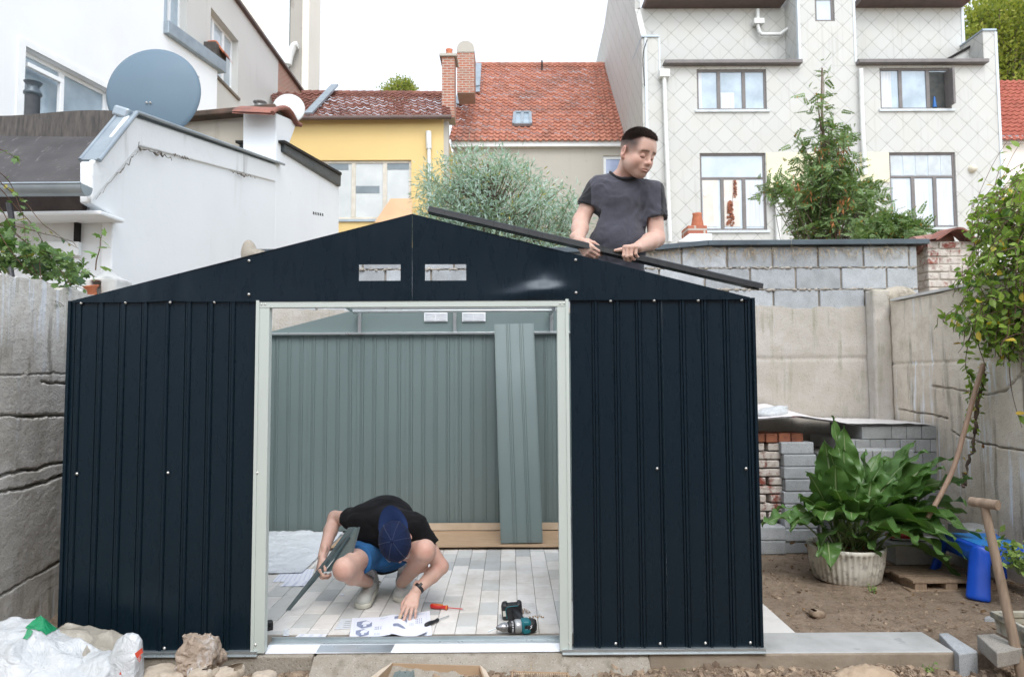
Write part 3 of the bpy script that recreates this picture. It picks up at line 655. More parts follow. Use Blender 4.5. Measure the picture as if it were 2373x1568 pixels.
def cz(pts, X): return [(float(atx(x, y, X)[1]), float(atx(x, y, X)[2])) for x, y in pts]
ext = lambda L: [(1.2, L[0][1])]+L+[(6.1, L[-1][1])]
crk = [(ext(cz([(0, 965), (60, 966), (145, 962)], XL)), .05, .010), (cz([(95, 884), (150, 888)], XL)+[(6., 1.3)], .05, .008), (ext(cz([(0, 868), (150, 866)], XL)), .012, .004), (ext(cz([(0, 1103), (80, 1086), (150, 1068)], XL)), .05, .010), (ext(cz([(0, 1140), (60, 1128), (146, 1100)], XL)), .05, .009), (ext(cz([(0, 1378), (140, 1300)], XL)), .035, .008)]
mb = crackwall('x', fl, 1.2, 6.05, 1.86, crk, m_conc, '', du=.009, dz=.0065, fine=(3.3, 4.3), rough=.0045, topn=.05); mb.f = [f[::-1] for f in mb.f]
solo('concrete_wall', mb, m_conc, 'old cracked concrete garden wall left of the shed, overgrown with ivy at its top', 'wall')
crk = [(cz([(2160, 893), (2280, 916), (2330, 905), (2373, 860)], XR)[::-1], .035, .009), ([(1.2, .62)]+cz([(2205, 1000), (2285, 1030), (2373, 1044)], XR)[::-1], .05, .007), (cz([(2080, 947), (2196, 968)], XR)[::-1], .05, .008)]
crk = [(sorted(p), a, b) for p, a, b in crk]; sm = [atx(2200, 838, XR)[2]]
mb = crackwall('x', fr_, 1.2, 5.98, 1.955, crk, m_conc_r, '', du=.012, dz=.008, fine=(4.0, 5.98), rough=.004, topn=.008, seams=sm)
solo('concrete_wall', mb, m_conc_r, 'stained concrete panel wall on the right with lime streaks and hanging creeper', 'wall')
YW = 6.06
fbw = lambda u, v, w: (u, YW+w, v)
crk = [([(-2.4, 1.93), (1.9, 1.93), (2.6, 1.90), (3.3, 1.94)], .0, .01)]
mb = crackwall('x', fbw, -2.36, 3.33, 1.935, [], m_conc_b, '', du=.03, rough=.008, topn=.05, seams=(1.475,), thick=.05)
BW = thing('rear_wall', 'rear boundary wall of pale concrete panels topped by grey concrete blocks under a metal coping', 'wall', (0, YW, -.05))
mb.f = [f[::-1] for f in mb.f]; part('panel_face', mb, m_conc_b, BW)
# blocks above
bl = MB(); r_ = np.random.default_rng(3); zc = 1.70; ci = 0
while zc < 2.44:
    x = -2.34-(.205 if ci % 2 else 0)
    while x < 3.64:
        x2 = min(x+.405, 3.68); j = r_.uniform(-.004, .004)
        x = max(x, -2.36)
        if x2-x > .06: bl.box(x+.006, x2-.006, YW+.030+j, YW+.2, zc+.005, zc+.190)
        x = x2+.005
    zc += .197; ci += 1
ZB = zc
part('blocks', bl, m_block, BW, bevel=.006)
mo = MB(); mo.box(-2.35, 3.68, YW+.043, YW+.19, 1.6, ZB-.002); part('mortar', mo, m_mortar, BW)
sq = MB(); r_ = np.random.default_rng(8)     # squeezed out mortar along the joints
for k_ in range(4):
    z = 1.70+.197*k_; xs = np.linspace(-2.34, 3.66, 300); sq.tube([(x, YW+.036+.006*r_.normal(), z+.004*r_.normal()) for x in xs], [max(.002, .009+.006*r_.normal()) for _ in xs], 5)
part('squeezed_mortar', sq, M('pale_mortar', (.42, .39, .34), (.30, .27, .23), 15, .95, bump=.6), BW)
cp = MB(); L0 = at(585, 573, YW)[0]; a = at(1478, 576, YW); b = at(1640, 563, YW); c_ = at(2152, 561, YW); Zc = ZB+.012
for (p, q) in (((L0, Zc-.03), (a[0], Zc-.02)), ((a[0], Zc-.02), (b[0], Zc+.035)), ((b[0], Zc+.035), (c_[0], Zc+.04))):
    cp.prism([(p[0], YW-.02, p[1]-.045), (q[0]-.002, YW-.02, q[1]-.045), (q[0]-.002, YW-.02, q[1]), (p[0], YW-.02, p[1])], (0, .26, .01))
part('coping', cp, m_dzinc, BW, bevel=.003)
rt = MB()   # dry roots hanging from under the coping
for i in range(260):
    x = r_.uniform(.9, 3.6); z = Zc-.04+r_.uniform(-.02, .02); n = 7; d = np.array([r_.normal()*.5, -.15, -abs(r_.normal())*.8-.1]); d /= np.linalg.norm(d); p = np.array([x, YW+.015, z]); P = [p]
    for _ in range(n): d = d+np.array([r_.normal()*.5, r_.normal()*.1, r_.normal()*.35-.08]); d /= np.linalg.norm(d); p = p+d*r_.uniform(.008, .028); p[1] = min(p[1], YW+.028); P.append(p)
    rt.tube(P, np.linspace(.0022, .0008, len(P)), 4, caps=False)
part('dry_roots', rt, M('dry_roots', (.55, .46, .33), (.32, .25, .17), 30, .9), BW)
# concrete post in the corner with a mortar lump
S = SDF((3.0, 5.80, -.2), (3.42, 6.12, 2.16), .014)
S.box((3.25, 5.99, .95), (.075, .07, 1.12), rad=.008, k=0); S.disp(lambda P: .010*vnoise(P, 9, 3, 5)+.005*vnoise(P, 40, 3, 2))
S.obj('concrete_post', m_conc_b, col=None, label='upright concrete post in the corner between rear wall and right wall', cat='post')
S = SDF((2.85, 5.85, 1.88), (3.75, 6.25, 2.32), .008)
S.ell((3.44, 6.02, 2.02), (.17, .08, .085), k=.04); S.ell((3.30, 6.0, 2.03), (.10, .07, .06), k=.02); S.disp(lambda P: .024*vnoise(P, 13, 6, 5)+.012*np.abs(vnoise(P, 38, 3, 3)))
S.obj('mortar_lump', rough_concrete('sandy_mortar', (.50, .46, .39), (.40, .36, .29), (.33, .28, .21), lime=.1), label='crumbly lump of sandy mortar beside the top of the concrete post', cat='rubble')
fx = MB(); p, q = atx(2070, 697, XR), atx(2185, 671, XR); fx.prism([(XR-.03, p[1], 1.962), (XR-.03, 2.0, 1.962), (XR-.03, 2.0, 1.975), (XR-.03, p[1], 1.982)], (.2, 0, 0)); solo('wall_capping', fx, M('pale_capping', (.62, .62, .60), (.5, .5, .48), 6, .8, bump=.3), 'thin pale capping strip lying along the top of the right garden wall', 'capping')
# old brick pier with tile cap
PR = thing('brick_pier', 'old limewashed brick pier capped with clay tiles at the right end of the block wall', 'pier', (3.86, 6.2, 1.6))
pb = MB(); z = 1.55; k_ = 0; xa, xb = at(2147, 600, 6.12)[0], at(2268, 600, 6.12)[0]
while z < 2.50:
    x = xa-(.1 if k_ % 2 else 0)
    while x < xb:
        x0 = max(x, xa); x1 = min(x+.2, xb)
        if x1-x0 > .03: pb.box(x0+.004, x1-.004, 6.10+r_.uniform(0, .008), 6.4, z+.004, z+.062)
        x += .208
    z += .07; k_ += 1
part('bricks', pb, m_pier, PR, bevel=.007); mm = MB(); mm.box(xa+.01, xb-.01, 6.115, 6.39, 1.5, z-.002); part('mortar', mm, M('lime_mortar', (.58, .55, .50), (.42, .38, .33), 10, .95, bump=.7), PR)
tl = MB(); c0 = at(2232, 552, 6.05); us = np.linspace(-1, 1, 21)
P = [[(c0[0]-.05+.21*u, 6.02+.22*v, z+.055+.055*math.cos(u*2.6)-.05*max(0, u-.2)+.02*v) for v in (0, 1)] for u in us]; P = np.array(P); tl.grid(P[:, ::-1]); P2 = P-[0, 0, .018]; tl.grid(P2); tl.grid(np.stack([P[:, 0], P2[:, 0]], 1)); part('cap_tile', tl, m_terra2 if 'm_terra2' in globals() else M('old_clay_tile', (.30, .12, .085), (.17, .085, .07), 7, .85, bump=.5), PR)
for i in range(3):
    t2 = MB(); q = at(2120+22*i, 552-3*i, 6.3); t2.lathe((q[0], 6.25, z-.01+.012*i), [(.085, -.06), (.09, .1)], 14, (1, .1, .1), caps=True); part('cap_tile', t2, M('mossy_clay_tile', (.36, .20, .16), (.22, .11, .09), 9, .85, bump=.6), PR)

# ------------------------------------------------------------ white lean-to building on the left (gable wall runs away from us)
XW = -3.5
def P5(x, y, X=XW): return atx(x, y, X)
WB = thing('white_outbuilding', 'white rendered outbuilding with cracked parapet and black felt roof, left behind the shed', 'building', (XW-.1, 6.5, -.1))
poly = [P5(*p) for p in ((212, 378), (300, 266), (640, 381))]; poly2 = [P5(258, 500), P5(212, 470)]
end = P5(640, 500); end[2] = -.1; bot = P5(262, 600); bot[2] = -.1
w = MB(); w.prism([poly[0], poly[1], poly[2], end, bot, P5(262, 500), P5(212, 470)], (-.10, 0, 0)); part('gable_wall', w, m_wh, WB, bevel=.012)
w = MB(); w.prism([P5(215, 378, XW+.03), P5(301, 268, XW+.03), P5(640, 383, XW+.03), P5(640, 421, XW+.03), P5(325, 338, XW+.03), P5(214, 466, XW+.03)], (-.05, 0, 0)); part('parapet_band', w, white_wall('flaking_white_render', (.78, .81, .82), (.30, .29, .27), .8, .7), WB, bevel=.012)
m_crackd = M('dark_crack', (.12, .10, .085), (.30, .28, .25), 20, .95)
def along(pts, X, n): return [atx(x, y, X) for x, y in spline([(a, b, 0) for a, b in pts], n)[:, :2]]
ck = MB(); r_ = np.random.default_rng(4)
for (pts, w0) in ((((322, 330), (327, 345), (380, 360), (398, 368)), .035), (((398, 357), (440, 370)), .014), (((532, 395), (560, 405), (592, 414)), .03), (((325, 345), (290, 385), (222, 462)), .015)):
    A = [atx(x, y, XW+.036) for x, y in spline([(a, b, 0) for a, b in pts], 26)[:, :2]]; 
    ck.tube([a+np.array([0, 0, .012*r_.normal()]) for a in A], [max(.003, w0*.45*(1-abs(i/12.5-1))*(1+.5*r_.normal())) for i in range(26)], 5, flat=.4); part('crack', ck, m_crackd, WB); ck = MB()
cpz = MB(); A, B_ = P5(302, 263, XW), P5(648, 383, XW); cpz.bar(A+[-.03, 0, .015], B_+[-.03, 0, .015], .20, .014, up=(0, 0, 1)); cpz.tube([A+[.07, 0, .010], B_+[.07, 0, .010]], .018, 8); part('coping', cpz, m_zinc, WB)
cpz = MB(); A2 = P5(213, 374, XW); A1 = P5(302, 264, XW); cpz.bar(A2+[-.025, 0, .010], A1+[-.025, 0, .012], .15, .014); cpz.tube([A2+[.06, 0, .008], A1+[.06, 0, .012]], .020, 8); cpz.tube([A2+[-.10, 0, .014], A1+[-.10, 0, .018]], .016, 8); part('coping', cpz, m_zinc, WB)
cq = MB(); cq.obox(A+[-.05, -.03, -.01], (.075, .05, .05), rotm('Y', .3)); part('ridge_flashing', cq, m_zinc, WB, bevel=.02)
# roof of black felt towards the left
ez = P5(212, 425)[2]; rf = MB(); e0 = np.array([XW-.09, 5.62, ez-.02]); rg = P5(298, 312, XW-.09)
Pg = np.array([[e0+(rg-e0)*t+np.array([-3.6*s, .15*s*0, (-.05*s+.015*math.sin(9*s+4*t))*1.0]) for t in np.linspace(0, 1, 10)] for s in np.linspace(0, 1, 24)]); rf.grid(Pg); 
part('felt_roof', rf, m_bit, WB)
ru = MB(); Pg = np.array([[np.array([rg[0]-3.6*s, rg[1]+.02*t, rg[2]-.05*s-.03+t*(.26+.02*math.sin(14*s))]) for t in (0, .5, 1)] for s in np.linspace(0, 1, 30)]); ru.grid(Pg); ru.grid(Pg+[0, .12, 0]); ru.grid(np.stack([Pg[:, -1], Pg[:, -1]+[0, .12, 0]], 1)); part('felt_upstand', ru, M('cracked_felt', (.05, .047, .045), (.10, .09, .08), 3, .85, stretch=(14, 1, 2), bump=.6, bscale=9), WB)
fc = MB(); fc.box(XW-3.8, XW-.10, 5.70, 5.76, 2.725, ez-.02); part('fascia', fc, M('dark_rotten_board', (.035, .024, .02), (.02, .015, .013), 8, .9), WB)
ld = MB(); q = P5(258, 497); ld.prism([(XW+.09, 5.64, q[2]-.075), (XW+.09, 6.0, q[2]-.065), (XW-3.8, 6.0, q[2]-.095), (XW-3.8, 5.64, q[2]-.115)], (0, 0, .038)); part('ledge', ld, m_wh, WB, bevel=.012)
fw_ = MB(); fw_.box(XW-3.8, XW-.103, bot[1]-.0, 6.2, -.1, q[2]-.06); fw_.box(XW-3.8, XW-.103, 5.80, 6.0, q[2]-.03, ez+.1); part('end_wall', fw_, white_wall('dirty_white_render', (.70, .73, .74), (.36, .36, .34), .5), WB)
dp = MB(); q1 = at(178, 500, 5.96); dp.box(q1[0]-.012, q1[0]+.022, 5.94, 6.0, at(178, 560, 5.96)[2], q1[2]+.02); part('old_pipe_stub', dp, m_dark, WB, bevel=.004)
dp = MB(); q1 = at(178, 560, 5.96); dp.box(q1[0]-.3, q1[0]+.022, 5.95, 6.0, at(178, 592, 5.96)[2], q1[2]); part('shutter_board', dp, m_wh, WB, bevel=.006)
# gutter
gt = MB(); zc_ = at(150, 432, 5.50)[2]; n = 14; gx1 = at(204, 440, 5.5)[0]; P = []
for X in np.linspace(gx1-3.4, gx1, 12): P.append([(X, 5.48-.080*math.cos(a), zc_-.01*(gx1-X)*.3-.085*math.sin(a)) for a in np.linspace(0, math.pi, n)])
P = np.array(P); gt.grid(P); P2 = P.copy(); P2[:, :, 1:] += 0; P2[:, :, 2] += .003; P2[:, :, 1] = 5.48+(P2[:, :, 1]-5.48)*.95; gt.grid(P2[:, ::-1]); gt.tube([P[0, 0], P[-1, 0]], .010, 8); gt.add([P[-1, i] for i in range(n)], [tuple(range(n))]); gt.add([P[-1, i]+[.002, 0, 0] for i in range(n)], [tuple(range(n))[::-1]])
part('gutter', gt, m_zinc, WB)
# slate-edged second part of the white wall
W2 = thing('white_side_building', 'taller white rendered wall with sloping dark slate coping, next to the yellow house', 'building', (XW-.2, 12, -.1))
w = MB(); a_, b_ = P5(640.5, 262), P5(637+52, 283); c_, d_ = P5(668, 340), P5(786, 428); e_ = P5(785, 560); e_[2] = -.1; f_ = P5(640.5, 560); f_[2] = -.1
w.prism([a_, b_, c_, d_, e_, f_], (-.5, 0, 0)); part('wall', w, m_wh, W2, bevel=.015)
w = MB(); w.prism([P5(659, 327, XW+.06), P5(791, 402, XW+.06), P5(790, 433, XW+.06), P5(660, 352, XW+.06)], (-.7, 0, 0)); part('slate_coping', w, M('dark_slate_boards', (.05, .062, .068), (.085, .10, .105), 5, .6, stretch=(1, .6, 5), bump=.4, bscale=12), W2, bevel=.02)
w = MB(); w.prism([P5(660, 325, XW+.10), P5(792, 400, XW+.10), P5(792, 406, XW+.10), P5(660, 331, XW+.10)], (-.75, 0, 0)); part('coping_edge', w, m_dark, W2)
vt = MB()
for i in range(5): p = P5(727+5.2*i, 494+.9*i, XW+.004); vt.obox(p, (.004, .03, .022))
part('air_slots', vt, m_dark, W2)
tp = MB(); pts = [P5(632, 262, XW+.05), P5(640, 253, XW+.05), P5(662, 250, XW+.05), P5(676, 262, XW+.05), P5(688, 284, XW+.05), P5(697, 290, XW+.05)]; tp.tube(spline(pts, 16), .035, 8, flat=1); 
Pq = spline(pts, 16); tp.grid(np.stack([Pq, Pq+[-.6, 0, .03]], 1)); tp.grid(np.stack([Pq+[-.6, 0, .03], Pq], 1)-[0, 0, .03]); part('cap_tile', tp, M('old_clay_tile_b', (.30, .12, .085), (.17, .085, .07), 7, .85, bump=.5), W2)
w = MB(); L_, R_ = at(440, 286, 10.4), at(640, 262, 10.4); zb_ = at(640, 420, 10.4)[2]; w.prism([(L_[0]-.3, 10.4, 0), (R_[0], 10.4, 0), (R_[0], 10.4, R_[2]), (L_[0]-.3, 10.4, L_[2])], (0, .3, 0)); part('stained_wall', w, m_beige2, W2)
w = MB(); w.bar((L_[0]-.3, 10.45, L_[2]+.04), (R_[0]+.05, 10.45, R_[2]+.03), .5, .09); part('wall_cap', w, M('mossy_cap', (.12, .075, .055), (.05, .04, .03), 4, .9, bump=.8, bscale=20), W2, bevel=.02)
for (x, y) in ((500, 268), (566, 259), (598, 256)): t = MB(); p = at(x, y, 10.4); t.lathe(p+[-.22, .05, .0], [(.07, 0), (.08, .45)], 12, (1, 0, .05), caps=True); part('ridge_tile', t, m_terra, W2)
# zinc scrap and rendered bit left of the gable, rain pipe of the outbuilding
# ------------------------------------------------------------ small pier with terracotta spout on the left wall
PW_ = thing('rendered_pier', 'little whitewashed pier with a pointed top and a square opening, on the left garden wall', 'pier', at(245, 690, 4.9))
S = SDF(at(245, 690, 4.9)-[.3, .2, .25], at(245, 690, 4.9)+[.3, .25, .35], .010); c0 = at(247, 665, 4.9)
S.box((c0[0], 4.93, c0[2]-.10), (.115, .11, .16), rad=.02, k=0); S.cone((c0[0]-.01, 4.93, c0[2]+.04), (c0[0]-.015, 4.93, c0[2]+.115), .125, .035, k=.02); p_ = at(222, 655, 4.82); S.box((p_[0]-.0, 4.80, p_[2]-.03), (.035, .09, .045), rad=.005, k=.005, mode='s'); S.disp(lambda P: .006*vnoise(P, 14, 3, 4))
S.obj('pier_body', white_wall('patchy_whitewash', (.52, .53, .52), (.36, .33, .28), .9, .6), PW_)
sp_ = MB(); p_ = at(216, 668, 4.80); sp_.lathe(p_+[0, 0, -.06], [(.028, 0), (.030, .05), (.050, .072), (.052, .080), (.044, .078), (.026, .055), (.02, .02)], 18, (-.12, -.15, 1)); solo('terracotta_spout', sp_, m_terra, 'small terracotta funnel sticking out of the whitewashed pier', 'spout')
ch = MB(); p_ = at(600, 577, 5.9)
S = SDF(at(590, 580, 5.9)-[.3, .12, .25], at(590, 580, 5.9)+[.3, .12, .15], .014); S.ell(at(578, 590, 5.9), (.07, .06, .13), k=.03); S.ell(at(598, 592, 5.9), (.10, .06, .05), k=.03); S.disp(lambda P: .018*vnoise(P, 13, 3, 4)); S.obj('broken_render', m_found, label='chunk of broken render at the left end of the rear wall coping', cat='rubble')

# ------------------------------------------------------------ satellite dishes and flues
def dish(c, r, nrm, depth, mat, name_label, mastto, arm=True):
    nrm = np.asarray(nrm, float); nrm /= np.linalg.norm(nrm); D = thing('satellite_dish', name_label, 'satellite dish', (mastto[0], mastto[1], mastto[2]))
    R = frame_from(nrm); d = MB(); c = np.asarray(c, float)
    prof = [(r*t, -depth*(t*t)) for t in np.linspace(0.001, 1, 14)]
    d.lathe(c, prof+[(r*1.006, -depth-.012), (r*.985, -depth-.016)]+[(r*t*.985, -depth*t*t-.006) for t in np.linspace(.99, .001, 10)], 64, nrm); part('reflector', d, mat, D)
    m = MB(); m.tube([c-nrm*.06, c-nrm*.16+[0, 0, -.05], np.array(mastto)+[0, 0, (c[2]-mastto[2])*.6], mastto], .022, 10); part('mast', m, m_galv, D)
    for s in (-1, 1): b = MB(); b.lathe(c+R[:, 0]*s*.02+R[:, 2]*(-.3*r)-nrm*.02, [(.012, 0), (.010, .03), (.001, .034)], 10, nrm); part('bolt', b, m_screw, D)
    if arm: a = MB(); a.bar(c+R[:, 2]*(-.9*r)-nrm*.05, c+R[:, 2]*(-1.25*r)-nrm*.9, .03, .03); a.lathe(c+R[:, 2]*(-1.22*r)-nrm*.95, [(.001, 0), (.03, .01), (.035, .1), (.02, .14)], 14, -nrm); part('feed_arm', a, m_galv, D)
    return D
Yd = 7.5; c = at(346, 207, Yd); dish(c, .528, (.02, -1, .06), .09, m_dish, 'large blue grey satellite dish seen from behind above the white outbuilding', (c[0]-.05, Yd+.15, c[2]-1.6))
Yd = 11.2; c = at(668, 249, Yd); dish(c, .262, (.15, -1, .1), .04, m_dish2, 'small cream satellite dish behind the tile-capped white pillar', (c[0]-.02, Yd+.1, c[2]-1.2), False)
hb = MB(); hb.bar(at(236, 268, 6.9), at(268, 296, 6.6), .04, .05); solo('support_bracket', hb, m_dzinc, 'short grey metal bracket poking up beside the big satellite dish', 'bracket')
p = at(73, 300, 6.75); FL = thing('flue_pipe', 'tall black flue pipe in front of the open white window', 'flue', p+[0, 0, -.5])
f = MB(); k = 6.75/1582; f.lathe(p+[0, 0, -.5], [(.066, 0), (.066, .5+88*k)], 24); part('pipe', f, M('black_flue', (.035, .04, .045), (.055, .06, .065), 8, .5, metal=.3), FL)
f = MB(); z0_ = .5+80*k; f.lathe(p+[0, 0, -.5], [(.066, z0_-.0), (.082, z0_+.015), (.082, z0_+.035), (.055, z0_+.07), (.055, z0_+.10), (.080, z0_+.135), (.083, z0_+.142), (.06, z0_+.139), (.045, z0_+.1)], 24); part('cowl', f, m_dzinc, FL)
p = at(602, 262, 10.9); f = MB(); f.lathe(p, [(.085, -.3), (.085, .05), (.11, .06), (.11, .09), (.085, .10), (.085, .15), (.11, .17), (.105, .18), (.02, .19)], 20); solo('vent_cowl', f, M('sooty_metal', (.30, .30, .29), (.05, .05, .05), 5, .4, metal=.6), 'stubby metal vent cowl between the mossy wall cap and beige house', 'vent')
# pale ribbed roof sheet at the far left
cs = MB(); A = at(0, 286, 7.4); B = at(108, 322, 7.0); pts = [at(-260, 190, 7.6), at(108, 320, 7.0), at(60, 345, 6.6), at(-320, 330, 6.6)]
cs.prism(pts, (0, 0, .03)); 
CR = thing('lean_to_roof', 'white ribbed lean-to roof sheet at the far left behind the black felt roof', 'roof', at(20, 345, 6.8)+[0, 0, -.2]); part('sheet', cs, m_whf, CR)
for (a, b) in (((-260, 190), (108, 320)), ((-270, 240), (92, 330)), ((-290, 285), (75, 338))): q = MB(); q.bar(at(*a, 7.5 if a[1] < 200 else 7.2)+[0, 0, .05], at(*b, 6.95)+[0, 0, .045], .035, .03); part('rib', q, m_dzinc if a[1] < 200 else m_pipe, CR)

# ------------------------------------------------------------ big houses on the left
def Pw(Y): return -9.74+.216*Y
def fwb(u, v, w): return (Pw(u)-w*.978, u+w*.21, v)
def yz(x, y):   # pixel -> (Y, z) on the white house wall
    k = ray(x, y); Y = -9.74/(k[0]/k[1]-.216); return Y, float(at(x, y, Y)[2])
WH = thing('white_house', 'tall white rendered house on the left with an open tilted window and zinc roof edge', 'house', (Pw(10), 10, -.1))
w = MB(); a = yz(58, 108); b = yz(58, 306); c = yz(243, 203); u0, u1 = a[0], yz(262, 210)[0]; v1 = (a[1]+c[1])/2; v0 = b[1]
s0 = yz(427, 155); s1 = yz(462, 205); hole2 = (s0[0], s1[0], s1[1]-.4, (s0[1]))
wall_holes(w, fwb, 7.2, yz(378, 90)[0], -.1, 20, [(u0, u1, v0, v1)], .22); ue = yz(503, 200)[0]; zt2 = yz(440, 118)[1]
wall_holes(w, fwb, yz(378, 90)[0], ue, -.1, zt2, [hole2], .2); w.f = [f[::-1] for f in w.f]
w.add([fwb(ue, -.1, 0), fwb(ue, -.1, 5), fwb(ue, zt2, 5), fwb(ue, zt2, 0)], [(0, 1, 2, 3)]); um = yz(378, 90)[0]; w.add([fwb(um, 0, 0), fwb(um, 0, 5), fwb(um, 20, 5), fwb(um, 20, 0)], [(0, 1, 2, 3)])
part('wall', w, m_wh2, WH)
u_mid = yz(158, 200)[0]; window(WH, fwb, (u0, u1, v0, v1), us=(u_mid,), fw=.07, w=.14, mf=m_whf, mg=m_glass)
t = MB(); uo = yz(147, 200)[0]; 
for (a_, b_, cc, d_) in ((u0+.05, uo, v0+.05, v0+.12), (u0+.05, uo, v1-.30, v1-.23), (uo-.07, uo, v0+.12, v1-.30)): ubox(t, fwb, a_, b_, cc, d_, -.02+(.0), .05)
part('open_sash', t, m_whf, WH, bevel=.006)
tr_ = MB(); ubox(tr_, fwb, u0-.12, u1+.12, v1, v1+.10, -.02, .01); ubox(tr_, fwb, u0-.12, u0, v0-.1, v1, -.02, .01); part('window_trim', tr_, m_whf, WH)
window(WH, fwb, hole2, fw=.05, w=.12, mf=m_whf, mg=m_glass_b)
z_ = MB(); h = .32; ubox(z_, fwb, um, ue+.15, zt2-.02, zt2+h*.75, -.12, .35); part('zinc_edge', z_, m_zinc, WH, bevel=.01)
w = MB(); ubox(w, fwb, 5.6, 7.2, -.1, 20, -.05, .3); part('cream_bay', w, m_cream, WH)
CHB = thing('old_chimney_stub', 'dark sooty chimney stub with a clay tile cap on the zinc roof edge', 'chimney', at(490, 130, 15.6)+[0, 0, -.3])
q = MB(); p = at(482, 122, 15.6); q.obox(p+[.05, 0, -.1], (.26, .3, .22)); part('stack', q, M('sooty_brick', (.05, .045, .04), (.09, .08, .075), 5, .9, bump=.6), CHB, bevel=.02)
q = MB(); pts = spline([at(482, 98, 15.5), at(500, 97, 15.5), at(508, 108, 15.5), at(518, 121, 15.5)], 12); q.grid(np.stack([pts, pts+[0, .6, 0]], 1)); q.grid(np.stack([pts+[0, .6, 0], pts], 1)-[0, 0, .04]); q.tube(pts, .03, 6); part('cap_tile', q, m_terra, CHB)

XB = -7.0
def fbb(u, v, w): return (XB-w, u, v)
BH = thing('beige_house', 'tall beige rendered house receding on the left with tall white windows and tiled parapet', 'house', (XB, 18, -.1))
def yb(x, y): p = atx(x, y, XB); return p[1], p[2]
lt, lb = yb(489, 12), yb(505, 190); u0, u1 = lt[0], yb(553, 95)[0]; v1 = yb(553, 96)[1]; v0 = yb(513, 187)[1]
bu0, bu1 = yb(378, 70)[0]-.6, yb(431, 80)[0]; bv0 = yb(430, 84)[1]-.7
w = MB(); us_ = yb(645, 130)[0]; topb = 11.0
wall_holes(w, fbb, 13.06, us_, -.1, topb, [(u0, u1, v0, v1), (bu0, bu1, bv0, 10.9)], .25); w.f = [f[::-1] for f in w.f]; part('wall', w, m_beige, BH)
w = MB(); ubox(w, fbb, us_, 24.1, -.1, topb-.02, 0, .3); part('brick_wall', w, m_bw, BH)
window(BH, fbb, (u0, u1, v0, v1), us=(u0+(u1-u0)*.30, u0+(u1-u0)*.66), fw=.075, w=.16, mf=m_whf, mg=m_glass_b, sill=M('brown_stone_sill', (.20, .17, .14), (.14, .12, .10), 6, .9))
window(BH, fbb, (bu0, bu1, bv0, 10.9), us=(bu0+.55, bu0+1.1), fw=.06, w=.14, mf=m_whf, mg=m_glass)
w = MB(); w.bar((XB-.1, 13.06, topb+.03), (XB-.1, 24.3, topb+.0), .42, .07); part('parapet_coping', w, m_fascia, BH)
for i in range(40): t = MB(); y = 14.5+i*.245; t.lathe((XB-.05, y, topb+.05), [(.09, 0), (.10, .26)], 9, (0, 1, .03)); part('coping_tile', t, M('coping_tile_clay', (.30, .13, .09), (.2, .09, .07), 5, .85) if i == 0 else bpy.data.materials['coping_tile_clay'], BH)
RL = MB(); 
for y in np.arange(13.2, 22.2, 1.5): RL.box(XB-.62, XB-.58, y-.02, y+.02, topb-.5, topb+.75)
RL.box(XB-.62, XB-.58, 13.1, 22.2, topb+.74, topb+.79); part('railing', RL, m_dark, BH)
RL = MB(); RL.box(XB-.625, XB-.615, 13.1, 22.2, topb+.05, topb+.72); part('railing_glass', RL, m_glass, BH)
TW = thing('lift_tower', 'tall stained concrete tower with a strip of glass blocks behind the beige house', 'tower', (-8, 25.2, -.1))
xa, xm, xb = at(652, 100, 25)[0], at(672, 100, 25)[0], at(716, 100, 25)[0]
w = MB(); w.box(xm, xb-.25, 25, 26.5, -.1, 20); part('concrete_shaft', w, m_tower, TW); w = MB(); w.box(xb-.25, xb, 24.98, 26.5, -.1, 20); part('concrete_edge', w, m_cream, TW)
g = NG('glass_blocks'); x, y, z = g.sep(g.tc.outputs['Object'])[:3]; fx_ = g.math('FRACT', g.math('DIVIDE', x, .19)); fz_ = g.math('FRACT', g.math('DIVIDE', z, .30)); e = g.math('MAXIMUM', g.ramp(fx_, .0, .09, 1, 0), g.ramp(fz_, 0, .06, 1, 0)); m_gb = g.done(g.mix(e, (.70, .76, .77), (.40, .45, .46)), .25, 0, .6)
w = MB(); w.box(at(612, 50, 25)[0], xm-.05, 25.05, 26.4, -.1, 20); part('glass_block_strip', w, m_gb, TW)
w = MB(); w.box(at(612, 50, 25)[0]-1.5, at(612, 50, 25)[0], 25.02, 26.4, -.1, 20); part('side_wall', w, m_cream, TW)
w = MB(); w.tube(spline([at(668, 150, 24.8), at(672, 130, 24.8), at(681, 108, 24.8), at(690, 105, 24.8)], 14), .13, 12); part('vent_hose', w, m_pipe, TW)

# ------------------------------------------------------------ pantile roofs
def pantiles(mb, P00, P10, P01, P11, nu, nv, amp=.05, lift=.045):
    """P00,P10 lower edge left/right; P01,P11 ridge"""
    P00, P10, P01, P11 = map(lambda q: np.asarray(q, float), (P00, P10, P01, P11)); N = np.cross(P10-P00, P01-P00); N /= np.linalg.norm(N)
    prof = [(0, 0), (.12, .6), (.28, 1), (.44, .6), (.58, 0), (.8, -.18), (1.04, 0)]
    for j in range(nv):
        for i in range(nu):
            rows = []; jit = rng.uniform(-.004, .006)
            for (t, h) in ((-.12, lift), (1.0, 0.0)):
                row = []
                for (s, a) in prof:
                    u = (i+s)/nu; v = (j+t)/nv; p = P00*(1-u)*(1-v)+P10*u*(1-v)+P01*(1-u)*v+P11*u*v; row.append(p+N*(a*amp+h+jit))
                rows.append(row)
            rows = [[q-N*.03 for q in rows[0]]]+rows
            mb.grid(np.array(rows), smooth=False)
    return mb
YH = thing('yellow_house', 'yellow rendered house with a dark red tiled roof behind the white wall', 'house', (-2.5, 18, -.1)); Yy = 18.0
fy = lambda u, v, w: (u, Yy+w, v)
